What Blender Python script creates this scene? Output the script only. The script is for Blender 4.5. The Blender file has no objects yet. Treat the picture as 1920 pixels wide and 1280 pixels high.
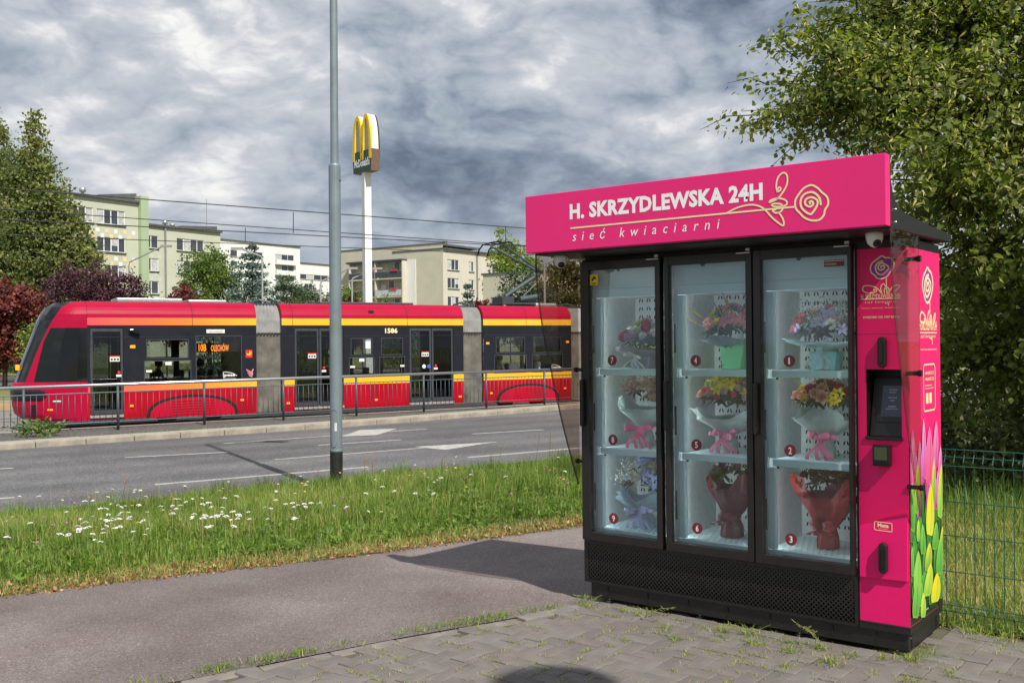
import bpy, bmesh, math, random
import numpy as np
from mathutils import Vector, Matrix
SC = bpy.context.scene
COL = SC.collection
rnd = random.Random(7)
RNG = np.random.default_rng(11)
R = math.radians

# ------------------------------------------------------------------ camera, sky, sun, exposure
F_PX, CX, CY, ROLL, CAM_H = 1879.0, 960.0, 643.0, 0.0096, 1.6
cr, sr = math.cos(ROLL), math.sin(ROLL)
cam_d = bpy.data.cameras.new("camera")
cam = bpy.data.objects.new("camera", cam_d)
COL.objects.link(cam)
cam.matrix_world = Matrix(((cr, sr, 0, 0), (0, 0, -1, 0), (-sr, cr, 0, CAM_H), (0, 0, 0, 1)))
cam_d.sensor_width = 36.0
cam_d.lens = F_PX / 1920.0 * 36.0
cam_d.shift_y = 3.0 / 1920.0
cam_d.clip_start = 0.05
cam_d.clip_end = 3000
SC.camera = cam

SUN_AZ, SUN_EL = 29.0, 48.0          # light travels to the left and away
w = bpy.data.worlds.new("World"); SC.world = w; w.use_nodes = True

def make_sky():
    nt = w.node_tree; N = nt.nodes; L = nt.links
    N.clear()
    out = N.new("ShaderNodeOutputWorld"); bg = N.new("ShaderNodeBackground")
    bg.inputs["Strength"].default_value = 0.1
    L.new(bg.outputs[0], out.inputs[0])
    sky = N.new("ShaderNodeTexSky"); sky.sky_type = 'NISHITA'; sky.sun_disc = False
    sky.sun_elevation = R(SUN_EL); sky.sun_rotation = R(180 - SUN_AZ)
    sky.air_density = 1.0; sky.dust_density = 1.0
    tc = N.new("ShaderNodeTexCoord")
    sep = N.new("ShaderNodeSeparateXYZ"); L.new(tc.outputs["Generated"], sep.inputs[0])
    def m(op, a, b=None, c=None):
        n = N.new("ShaderNodeMath"); n.operation = op
        for i, v in enumerate((a, b, c)):
            if v is None: continue
            if isinstance(v, (int, float)): n.inputs[i].default_value = v
            else: L.new(v, n.inputs[i])
        return n.outputs[0]
    zz = m('MAXIMUM', sep.outputs[2], 0.0)
    # looked at from the side the heaps stand upright: sample the field on the dome itself, flattened a little
    cmb = N.new("ShaderNodeCombineXYZ"); L.new(m('MULTIPLY', sep.outputs[0], SKY_S), cmb.inputs[0]); L.new(m('MULTIPLY', sep.outputs[1], SKY_S), cmb.inputs[1])
    L.new(m('MULTIPLY', zz, SKY_S * SKY_FLAT), cmb.inputs[2])
    def noise(vec, scale, detail, rough, off, dist=0.0):
        mp = N.new("ShaderNodeMapping"); mp.inputs["Location"].default_value = off
        L.new(vec, mp.inputs["Vector"])
        n = N.new("ShaderNodeTexNoise"); n.inputs["Scale"].default_value = scale
        n.inputs["Detail"].default_value = detail; n.inputs["Roughness"].default_value = rough
        n.inputs["Distortion"].default_value = dist
        L.new(mp.outputs[0], n.inputs["Vector"]); return n.outputs["Fac"]
    def ramp(v, stops, mode='EASE'):
        r = N.new("ShaderNodeValToRGB"); r.color_ramp.interpolation = mode
        e = r.color_ramp.elements
        e[0].position, e[0].color = stops[0][0], (*stops[0][1], 1)
        e[1].position, e[1].color = stops[-1][0], (*stops[-1][1], 1)
        for p, c in stops[1:-1]:
            k = e.new(p); k.color = (*c, 1)
        L.new(v, r.inputs[0]); return r.outputs[0]
    def mix(f, a, b, t='MIX'):
        n = N.new("ShaderNodeMix"); n.data_type = 'RGBA'; n.blend_type = t
        L.new(f, n.inputs[0]) if not isinstance(f, float) else setattr(n.inputs[0], 'default_value', f)
        for i, v in ((6, a), (7, b)):
            if isinstance(v, tuple): n.inputs[i].default_value = (*v, 1)
            else: L.new(v, n.inputs[i])
        return n.outputs[2]
    def C(r, g, b): return (r, g, b)
    O1 = SKY_OFF
    def field(off):
        mp = N.new("ShaderNodeMapping"); mp.inputs["Location"].default_value = off
        L.new(cmb.outputs[0], mp.inputs["Vector"])
        # warp the domain a little so that the puffs are not round cells
        wn = N.new("ShaderNodeTexNoise"); wn.inputs["Scale"].default_value = 3.0; wn.inputs["Detail"].default_value = 5; L.new(mp.outputs[0], wn.inputs["Vector"])
        wv = N.new("ShaderNodeVectorMath"); wv.operation = 'MULTIPLY_ADD'; L.new(wn.outputs["Color"], wv.inputs[0]); wv.inputs[1].default_value = (.30, .30, .30); L.new(mp.outputs[0], wv.inputs[2])
        acc = None
        for k_, (sc_, am_) in enumerate(((2.6, .52), (5.6, .28), (11.8, .15), (25.0, .075), (52.0, .038))):
            q = N.new("ShaderNodeTexNoise"); q.inputs["Scale"].default_value = sc_; q.inputs["Detail"].default_value = 0; L.new(wv.outputs[0], q.inputs["Vector"])
            t = m('MULTIPLY', m('ABSOLUTE', m('MULTIPLY_ADD', q.outputs["Fac"], 2.0, -1.0)), am_)
            acc = t if acc is None else m('ADD', acc, t)
        n = N.new("ShaderNodeTexNoise"); n.inputs["Scale"].default_value = 1.9; n.inputs["Detail"].default_value = 7; n.inputs["Roughness"].default_value = .50; L.new(mp.outputs[0], n.inputs["Vector"])
        return m('ADD', m('MULTIPLY', acc, 1.0), m('MULTIPLY', n.outputs["Fac"], .55)), n.outputs["Fac"], acc
    big = noise(cmb.outputs[0], 1.1, 3, 0.5, (O1[0] + 4, O1[1], O1[2]))
    n1, f1, a1 = field(O1)
    n2, f2, a2 = field((O1[0] + 0.020, O1[1] - 0.035, O1[2] + 0.075))
    dens = m('ADD', m('MULTIPLY', f1, .62), m('MULTIPLY', big, .55))
    lit = m('MULTIPLY_ADD', m('SUBTRACT', n1, n2), SKY_LIT, 0.5)
    thick = m('SUBTRACT', 1.0, m('MULTIPLY', m('SUBTRACT', dens, SKY_D0), SKY_K))
    val = m('ADD', m('ADD', m('MULTIPLY', thick, 0.62), m('MULTIPLY', lit, 0.42)), m('MULTIPLY', m('SUBTRACT', a1, .25), SKY_PUFF))
    val = m('MULTIPLY_ADD', val, .80, .15)
    cloud = ramp(val, [(0.03, C(.105, .135, .190)), (0.28, C(.185, .225, .290)), (0.50, C(.30, .34, .395)),
                       (0.76, C(.43, .45, .49)), (1.0, C(.69, .685, .675))], 'LINEAR')
    gap = ramp(dens, [(SKY_GAP, (1, 1, 1)), (SKY_GAP + .07, (0, 0, 0))])
    skyb = mix(1.0, sky.outputs[0], (.1, .1, .1), 'MULTIPLY')
    blue = mix(0.6, skyb, C(.30, .39, .50))
    col = mix(gap, cloud, blue)
    # pale hazy band low over the roofs
    hz = ramp(zz, [(0.0, (1, 1, 1)), (0.20, (0, 0, 0))])
    col = mix(m('MULTIPLY', hz, 0.35), col, C(.46, .50, .55))
    col = mix(1.0, col, (10, 10, 10), 'MULTIPLY')
    L.new(col, bg.inputs[0])

SKY_OFF = (14.3, -9.4, 8.0)
SKY_S, SKY_FLAT = 1.9, 2.0
SKY_LIT, SKY_D0, SKY_K, SKY_GAP, SKY_PUFF = 3.2, .492, 5.2, .405, .60
make_sky()
sun_d = bpy.data.lights.new("sun", 'SUN'); sun_d.energy = 4.0; sun_d.angle = R(0.6); sun_d.color = (1.0, 0.95, 0.87)
sun = bpy.data.objects.new("sun", sun_d); COL.objects.link(sun)
_L = Vector((-math.sin(R(SUN_AZ)) * math.cos(R(SUN_EL)), math.cos(R(SUN_AZ)) * math.cos(R(SUN_EL)), -math.sin(R(SUN_EL))))
sun.rotation_euler = _L.to_track_quat('-Z', 'Y').to_euler()
sun.location = (0, 0, 30)
SC.view_settings.view_transform = 'Standard'; SC.view_settings.look = 'None'
SC.view_settings.gamma = 1; SC.view_settings.use_curve_mapping = False
SC.view_settings.exposure = 0.45
SC.cycles.max_bounces = 8; SC.cycles.transparent_max_bounces = 16
SC.cycles.use_denoising = True

# ------------------------------------------------------------------ helpers
def ray(px, py):
    x, y = px - CX, -(py - CY)
    return Vector(((x * cr + y * sr) / F_PX, 1.0, (-x * sr + y * cr) / F_PX))
def at(px, py, Y):
    return Vector((0, 0, CAM_H)) + ray(px, py) * Y
def ground(px, py, z=0.0):
    d = ray(px, py); return Vector((0, 0, CAM_H)) + d * ((z - CAM_H) / d.z)
def road_z(x): return -0.4565 + 0.0078 * x
def on_road(px, py, dz=0.0):
    d = ray(px, py)
    t = (-0.4565 + dz - CAM_H) / (d.z - 0.0078 * d.x)
    return Vector((0, 0, CAM_H)) + d * t

def tag(o, label=None, cat=None, group=None, kind=None):
    if label: o['label'] = label
    if cat: o['category'] = cat
    if group: o['group'] = group
    if kind: o['kind'] = kind
    return o
def empty(name, loc=(0, 0, 0), rz=0.0, label=None, cat=None, group=None):
    o = bpy.data.objects.new(name, None); COL.objects.link(o)
    o.location = loc; o.rotation_euler = (0, 0, rz); o.empty_display_size = 0.1
    return tag(o, label, cat, group)
def link(name, me, parent=None, loc=None, rot=None, scale=None):
    o = bpy.data.objects.new(name, me); COL.objects.link(o)
    if parent: o.parent = parent
    if loc is not None: o.location = loc
    if rot is not None: o.rotation_euler = rot
    if scale is not None: o.scale = scale
    return o
def children(o): return [c for c in SC.objects if c.parent == o]
def copy_tree(o, parent=None):
    c = o.copy(); COL.objects.link(c); c.parent = parent
    for ch in list(o.children): copy_tree(ch, c)
    return c

class MB:
    """collects polygons, builds one mesh object"""
    def __init__(s): s.v = []; s.f = []; s.m = []; s.mi = 0
    def add(s, vs, fs, mi=None):
        b = len(s.v); s.v.extend([tuple(p) for p in vs])
        for f in fs: s.f.append([i + b for i in f]); s.m.append(s.mi if mi is None else mi)
        return s
    def quad(s, a, b, c, d, mi=None): return s.add([a, b, c, d], [(0, 1, 2, 3)], mi)
    def box(s, x0, x1, y0, y1, z0, z1, mi=None):
        v = [(x, y, z) for z in (z0, z1) for y in (y0, y1) for x in (x0, x1)]
        return s.add(v, [(0, 2, 3, 1), (4, 5, 7, 6), (0, 1, 5, 4), (2, 6, 7, 3), (0, 4, 6, 2), (1, 3, 7, 5)], mi)
    def prism(s, pts, fn, d0, d1, mi=None):
        """polygon pts (2D), fn(a,b,d)->xyz, extruded from d0 to d1"""
        n = len(pts)
        v = [fn(a, b, d0) for a, b in pts] + [fn(a, b, d1) for a, b in pts]
        f = [tuple(range(n)), tuple(range(2 * n - 1, n - 1, -1))]
        f += [(i, i + n, (i + 1) % n + n, (i + 1) % n) for i in range(n)]
        return s.add(v, f, mi)
    def tube(s, path, r, n=6, mi=None, cap=True, flat=1.0):
        P = [Vector(p) for p in path]; k = len(P)
        rr = r if isinstance(r, (list, tuple)) else [r] * k
        vs = []; up0 = None
        for i, p in enumerate(P):
            t = (P[min(i + 1, k - 1)] - P[max(i - 1, 0)])
            t = t.normalized() if t.length > 1e-9 else Vector((0, 0, 1))
            if up0 is None:
                up0 = Vector((0, 0, 1)) if abs(t.z) < 0.9 else Vector((0, 1, 0))
            a = t.cross(up0)
            if a.length < 1e-6: a = t.cross(Vector((1, 0.3, 0)))
            a.normalize(); b = a.cross(t).normalized(); up0 = b
            for j in range(n):
                q = 2 * math.pi * j / n
                vs.append(p + (a * math.cos(q) + b * math.sin(q) * flat) * rr[i])
        fs = [(i * n + j, i * n + (j + 1) % n, (i + 1) * n + (j + 1) % n, (i + 1) * n + j) for i in range(k - 1) for j in range(n)]
        if cap: fs += [tuple(range(n - 1, -1, -1)), tuple((k - 1) * n + j for j in range(n))]
        return s.add(vs, fs, mi)
    def lathe(s, prof, n=16, c=(0, 0, 0), mi=None, axis='z'):
        vs = []
        for r, z in prof:
            for j in range(n):
                q = 2 * math.pi * j / n
                p = (r * math.cos(q), r * math.sin(q), z)
                if axis == 'x': p = (z, p[0], p[1])
                if axis == 'y': p = (p[0], z, p[1])
                vs.append((c[0] + p[0], c[1] + p[1], c[2] + p[2]))
        k = len(prof)
        fs = [(i * n + j, i * n + (j + 1) % n, (i + 1) * n + (j + 1) % n, (i + 1) * n + j) for i in range(k - 1) for j in range(n)]
        fs += [tuple(range(n - 1, -1, -1)), tuple((k - 1) * n + j for j in range(n))]
        return s.add(vs, fs, mi)
    def mesh(s, name, mats, smooth=False, fix=True):
        me = bpy.data.meshes.new(name); me.from_pydata(s.v, [], s.f); 
        for mt in (mats if isinstance(mats, (list, tuple)) else [mats]): me.materials.append(mt)
        if any(s.m): me.polygons.foreach_set("material_index", s.m)
        if fix:
            bm = bmesh.new(); bm.from_mesh(me); bmesh.ops.recalc_face_normals(bm, faces=bm.faces); bm.to_mesh(me); bm.free()
        if smooth: me.polygons.foreach_set("use_smooth", [True] * len(me.polygons))
        me.update(); return me
    def build(s, name, mats, parent=None, smooth=False, bevel=0, seg=2, fix=True):
        o = link(name, s.mesh(name, mats, smooth, fix), parent)
        if bevel: add_bevel(o, bevel, seg)
        return o
def add_bevel(o, wd, seg=2):
    b = o.modifiers.new("bevel", 'BEVEL'); b.width = wd; b.segments = seg; b.limit_method = 'ANGLE'; b.angle_limit = R(40)
    b.harden_normals = False
    return o
def wall_grid(mb, x0, x1, z0, z1, holes, fn, depth=0.1, mi=None):
    """flat wall in (x,z) with rectangular holes; fn(x,d,z)->xyz; reveals go 'depth' inwards"""
    xs = sorted({x0, x1, *[min(max(h[i], x0), x1) for h in holes for i in (0, 1)]})
    zs = sorted({z0, z1, *[min(max(h[i], z0), z1) for h in holes for i in (2, 3)]})
    def hole(x, z): return any(h[0] < x < h[1] and h[2] < z < h[3] for h in holes)
    for i in range(len(xs) - 1):
        for j in range(len(zs) - 1):
            if hole((xs[i] + xs[i + 1]) / 2, (zs[j] + zs[j + 1]) / 2): continue
            mb.quad(fn(xs[i], 0, zs[j]), fn(xs[i + 1], 0, zs[j]), fn(xs[i + 1], 0, zs[j + 1]), fn(xs[i], 0, zs[j + 1]), mi)
    if depth:
        for h in holes:
            a, b, c, d = max(h[0], x0), min(h[1], x1), max(h[2], z0), min(h[3], z1)
            if a >= b or c >= d: continue
            if h[0] >= x0: mb.quad(fn(a, 0, c), fn(a, 0, d), fn(a, depth, d), fn(a, depth, c), mi)
            if h[1] <= x1: mb.quad(fn(b, 0, c), fn(b, depth, c), fn(b, depth, d), fn(b, 0, d), mi)
            if h[3] <= z1: mb.quad(fn(a, 0, d), fn(b, 0, d), fn(b, depth, d), fn(a, depth, d), mi)
            if h[2] >= z0: mb.quad(fn(a, 0, c), fn(a, depth, c), fn(b, depth, c), fn(b, 0, c), mi)
    return mb

def np_mesh(name, V, loops, starts, totals, mat, tint=None, smooth=False):
    me = bpy.data.meshes.new(name)
    me.vertices.add(len(V)); me.vertices.foreach_set("co", np.asarray(V, np.float32).ravel())
    me.loops.add(len(loops)); me.loops.foreach_set("vertex_index", np.asarray(loops, np.int32))
    me.polygons.add(len(starts)); me.polygons.foreach_set("loop_start", np.asarray(starts, np.int32))
    try: me.polygons.foreach_set("loop_total", np.asarray(totals, np.int32))
    except Exception: pass
    if smooth: me.polygons.foreach_set("use_smooth", np.ones(len(starts), bool))
    me.materials.append(mat)
    if tint is not None:
        a = me.attributes.new("tint", 'FLOAT', 'POINT'); a.data.foreach_set("value", np.asarray(tint, np.float32))
    me.update(calc_edges=True); me.validate(); return me
def tri_mesh(name, V, T, mat, tint=None, smooth=False):
    T = np.asarray(T, np.int32); n = len(T)
    return np_mesh(name, V, T.ravel(), np.arange(n) * 3, np.full(n, 3), mat, tint, smooth)

# ------------------------------------------------------------------ materials
def sl(c):
    """sRGB 0..255 -> linear"""
    return tuple((x / 255 / 12.92) if x / 255 <= 0.04045 else ((x / 255 + 0.055) / 1.055) ** 2.4 for x in c)
def pmat(name, col, rough=0.5, var=0.12, scale=12.0, bump=0.0, bscale=60.0, metallic=0.0, coat=0.0, spec=0.5, vs=None, col2=None, coord='Object'):
    m = bpy.data.materials.new(name); m.use_nodes = True
    N = m.node_tree.nodes; L = m.node_tree.links; b = N["Principled BSDF"]
    b.inputs["Roughness"].default_value = rough; b.inputs["Metallic"].default_value = metallic
    b.inputs["Specular IOR Level"].default_value = spec; b.inputs["Coat Weight"].default_value = coat
    tc = N.new("ShaderNodeTexCoord")
    if var or col2:
        n = N.new("ShaderNodeTexNoise"); n.inputs["Scale"].default_value = scale; n.inputs["Detail"].default_value = 6
        n.inputs["Roughness"].default_value = 0.6
        L.new(tc.outputs[coord], n.inputs["Vector"])
        r = N.new("ShaderNodeValToRGB"); e = r.color_ramp.elements
        c2 = col2 or tuple(min(1, x * (1 + var)) for x in col)
        c1 = col if col2 else tuple(x * (1 - var) for x in col)
        e[0].position, e[0].color = 0.32, (*c1, 1); e[1].position, e[1].color = 0.68, (*c2, 1)
        L.new(n.outputs["Fac"], r.inputs[0]); L.new(r.outputs[0], b.inputs["Base Color"])
        rr = N.new("ShaderNodeMapRange"); rr.inputs[3].default_value = max(0, rough - 0.08); rr.inputs[4].default_value = min(1, rough + 0.08)
        L.new(n.outputs["Fac"], rr.inputs[0]); L.new(rr.outputs[0], b.inputs["Roughness"])
    else: b.inputs["Base Color"].default_value = (*col, 1)
    if bump:
        n2 = N.new("ShaderNodeTexNoise"); n2.inputs["Scale"].default_value = bscale; n2.inputs["Detail"].default_value = 5
        L.new(tc.outputs[coord], n2.inputs["Vector"])
        bp = N.new("ShaderNodeBump"); bp.inputs["Strength"].default_value = bump; bp.inputs["Distance"].default_value = 0.01
        L.new(n2.outputs["Fac"], bp.inputs["Height"]); L.new(bp.outputs[0], b.inputs["Normal"])
    return m
def leaf_mat(name, stops, trans=0.35, rough=0.45, tcol=(1.0, 1.1, 0.5)):
    """leaf colour from the per-leaf attribute 'tint'"""
    m = bpy.data.materials.new(name); m.use_nodes = True
    N = m.node_tree.nodes; L = m.node_tree.links; N.clear()
    out = N.new("ShaderNodeOutputMaterial")
    a = N.new("ShaderNodeAttribute"); a.attribute_name = "tint"
    r = N.new("ShaderNodeValToRGB"); e = r.color_ramp.elements
    e[0].position, e[0].color = stops[0][0], (*stops[0][1], 1)
    e[1].position, e[1].color = stops[-1][0], (*stops[-1][1], 1)
    for p, c in stops[1:-1]: e.new(p).color = (*c, 1)
    L.new(a.outputs["Fac"], r.inputs[0])
    b = N.new("ShaderNodeBsdfPrincipled"); b.inputs["Roughness"].default_value = rough
    b.inputs["Specular IOR Level"].default_value = 0.4
    L.new(r.outputs[0], b.inputs["Base Color"])
    t = N.new("ShaderNodeBsdfTranslucent"); mx = N.new("ShaderNodeMix"); mx.data_type = 'RGBA'; mx.blend_type = 'MULTIPLY'
    mx.inputs[0].default_value = 1.0; L.new(r.outputs[0], mx.inputs[6]); mx.inputs[7].default_value = (*[x * 1.6 for x in tcol], 1)
    L.new(mx.outputs[2], t.inputs[0])
    ms = N.new("ShaderNodeMixShader"); ms.inputs[0].default_value = trans
    L.new(b.outputs[0], ms.inputs[1]); L.new(t.outputs[0], ms.inputs[2]); L.new(ms.outputs[0], out.inputs[0])
    return m
def glass_mat(name, tint, refl=1.0, rough=0.0, dirt=0.0, ior=1.5):
    """thin pane: tinted see-through plus a Fresnel mirror"""
    m = bpy.data.materials.new(name); m.use_nodes = True
    N = m.node_tree.nodes; L = m.node_tree.links; N.clear()
    out = N.new("ShaderNodeOutputMaterial"); t = N.new("ShaderNodeBsdfTransparent"); t.inputs[0].default_value = (*tint, 1)
    g = N.new("ShaderNodeBsdfGlossy"); g.inputs["Roughness"].default_value = rough; g.inputs[0].default_value = (1, 1, 1, 1)
    fr = N.new("ShaderNodeFresnel"); fr.inputs[0].default_value = ior
    mm = N.new("ShaderNodeMath"); mm.operation = 'MULTIPLY'; mm.inputs[1].default_value = refl; mm.use_clamp = True
    L.new(fr.outputs[0], mm.inputs[0])
    ms = N.new("ShaderNodeMixShader"); L.new(mm.outputs[0], ms.inputs[0]); L.new(t.outputs[0], ms.inputs[1]); L.new(g.outputs[0], ms.inputs[2])
    last = ms.outputs[0]
    if dirt:
        d = N.new("ShaderNodeBsdfDiffuse"); d.inputs[0].default_value = (.6, .6, .58, 1)
        tc = N.new("ShaderNodeTexCoord"); n = N.new("ShaderNodeTexNoise"); n.inputs["Scale"].default_value = 7; n.inputs["Detail"].default_value = 8
        L.new(tc.outputs["Object"], n.inputs["Vector"])
        mr = N.new("ShaderNodeMapRange"); mr.inputs[1].default_value = 0.35; mr.inputs[2].default_value = 0.75; mr.inputs[3].default_value = dirt * 0.3; mr.inputs[4].default_value = dirt
        L.new(n.outputs["Fac"], mr.inputs[0])
        m2 = N.new("ShaderNodeMixShader"); L.new(mr.outputs[0], m2.inputs[0]); L.new(last, m2.inputs[1]); L.new(d.outputs[0], m2.inputs[2]); last = m2.outputs[0]
    L.new(last, out.inputs[0]); return m
def emit_mat(name, col, s):
    m = bpy.data.materials.new(name); m.use_nodes = True
    b = m.node_tree.nodes["Principled BSDF"]; b.inputs["Base Color"].default_value = (*col, 1)
    b.inputs["Emission Color"].default_value = (*col, 1); b.inputs["Emission Strength"].default_value = s
    return m

def text_mesh(name, s, mat, width=None, height=None, bold=0.0, shear=0.0, spacing=1.0, extrude=0.0, res=2):
    cu = bpy.data.curves.new(name, 'FONT'); cu.body = s; cu.size = 1.0; cu.offset = bold; cu.shear = shear
    cu.space_character = spacing; cu.extrude = 0.0; cu.resolution_u = res; cu.align_x = 'LEFT'
    o = bpy.data.objects.new(name, cu); COL.objects.link(o)
    dg = bpy.context.evaluated_depsgraph_get()
    me = bpy.data.meshes.new_from_object(o.evaluated_get(dg))
    bpy.data.objects.remove(o); bpy.data.curves.remove(cu)
    v = np.empty(len(me.vertices) * 3, np.float32); me.vertices.foreach_get("co", v); v = v.reshape(-1, 3)
    mn, mx = v.min(0), v.max(0)
    v[:, 0] -= mn[0]; v[:, 1] -= mn[1]
    sx = width / (mx[0] - mn[0]) if width else None
    sy = height / (mx[1] - mn[1]) if height else sx
    if sx is None: sx = sy
    v[:, 0] *= sx; v[:, 1] *= sy
    me.vertices.foreach_set("co", v.ravel()); me.materials.clear(); me.materials.append(mat); me.update()
    return me
FRONT = (R(90), 0, 0)             # text facing -y
SIDE = (R(90), 0, R(90))          # text facing +x
def text(name, s, mat, parent, loc, rot=FRONT, **k):
    me = text_mesh(name, s, mat, **k)
    return link(name, me, parent, loc, rot)
def stroke(mb, pts, wd, fn, closed=False, mi=None, th=0.0015):
    """flat line of width wd along 2D pts; fn(a,b,d)->xyz"""
    P = [Vector((p[0], p[1])) for p in pts]; n = len(P)
    L_, R_ = [], []
    for i in range(n):
        a = P[(i - 1) % n] if closed or i > 0 else P[i]; b = P[(i + 1) % n] if closed or i < n - 1 else P[i]
        t = b - a; t = t.normalized() if t.length > 1e-9 else Vector((1, 0)); nn = Vector((-t.y, t.x)) * wd / 2
        L_.append(P[i] + nn); R_.append(P[i] - nn)
    for i in range(n if closed else n - 1):
        j = (i + 1) % n
        mb.quad(fn(*L_[i], th), fn(*L_[j], th), fn(*R_[j], th), fn(*R_[i], th), mi)
def smooth_path(pts, k=6, closed=False):
    P = [Vector(p) for p in pts]; n = len(P); out = []
    for i in range(n if closed else n - 1):
        g = lambda q: P[q % n] if closed else P[min(max(q, 0), n - 1)]
        p0, p1, p2, p3 = g(i - 1), g(i), g(i + 1), g(i + 2)
        for j in range(k):
            t = j / k
            out.append(0.5 * ((2 * p1) + (p2 - p0) * t + (2 * p0 - 5 * p1 + 4 * p2 - p3) * t * t + (3 * p1 - p0 - 3 * p2 + p3) * t ** 3))
    if not closed: out.append(P[-1])
    return out
def add_uv_tint(me, vals):
    a = me.attributes.new("tint", 'FLOAT', 'POINT'); a.data.foreach_set("value", np.asarray(vals, np.float32))
# ------------------------------------------------------------------ shared materials
M = {}
M['steel'] = pmat('brushed_steel', (.62, .62, .62), .3, .05, 40, metallic=1.0)
M['fence_grey'] = pmat('grey_fence_paint', (.055, .075, .085), .45, .15, 8)
M['black'] = pmat('black_powder_coat', (.012, .011, .011), .42, .25, 30, bump=.15, bscale=600)
M['black_gloss'] = pmat('black_gloss', (.008, .008, .009), .15, .1, 10)
M['rubber'] = pmat('black_rubber', (.015, .015, .015), .7, .1, 20)
M['white_plastic'] = pmat('white_plastic', (.72, .72, .70), .4, .05, 10)
M['concrete'] = pmat('concrete', (.36, .33, .28), .85, .18, 9, bump=.3, bscale=90)
M['kerb'] = pmat('kerb_concrete', (.30, .265, .21), .88, .28, 3.0, bump=.4, bscale=70)

# ------------------------------------------------------------------ setting: ground sheets
def sheet(name, poly, mat, z=None):
    """flat polygon [(x,y,z)...] as one setting object"""
    me = bpy.data.meshes.new(name)
    me.from_pydata([tuple(p) for p in poly], [], [tuple(range(len(poly)))]); me.materials.append(mat)
    bm = bmesh.new(); bm.from_mesh(me); bmesh.ops.triangulate(bm, faces=bm.faces)
    bmesh.ops.recalc_face_normals(bm, faces=bm.faces)
    if sum(f.normal.z for f in bm.faces) < 0: bmesh.ops.reverse_faces(bm, faces=bm.faces)
    bm.to_mesh(me); bm.free()
    return tag(link(name, me), kind='structure')
def strip(name, A, B, mat, sub=1, hfn=None):
    """ruled strip between polylines A and B (same length)"""
    V, Fc = [], []
    n = len(A)
    for i in range(n):
        for j in range(sub + 1):
            t = j / sub; p = Vector(A[i]).lerp(Vector(B[i]), t)
            if hfn: p.z = hfn(A[i], B[i], t)
            V.append(tuple(p))
    for i in range(n - 1):
        for j in range(sub):
            a = i * (sub + 1) + j
            Fc.append((a, a + sub + 1, a + sub + 2, a + 1))
    me = bpy.data.meshes.new(name); me.from_pydata(V, [], Fc); me.materials.append(mat)
    bm = bmesh.new(); bm.from_mesh(me); bmesh.ops.recalc_face_normals(bm, faces=bm.faces)
    if sum(f.normal.z for f in bm.faces) < 0: bmesh.ops.reverse_faces(bm, faces=bm.faces)
    bm.to_mesh(me); bm.free()
    me.polygons.foreach_set("use_smooth", [True] * len(me.polygons))
    return tag(link(name, me), kind='structure')
def resample(P, n):
    P = [Vector(p) for p in P]; d = [0]
    for i in range(1, len(P)): d.append(d[-1] + (P[i] - P[i - 1]).length)
    out = []
    for k in range(n):
        s = d[-1] * k / (n - 1); i = 1
        while i < len(P) - 1 and d[i] < s: i += 1
        t = (s - d[i - 1]) / max(1e-9, d[i] - d[i - 1]); out.append(P[i - 1].lerp(P[i], t))
    return out
def road_pt(x, y, dz=0.0): return Vector((x, y, road_z(x) + dz))

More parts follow.
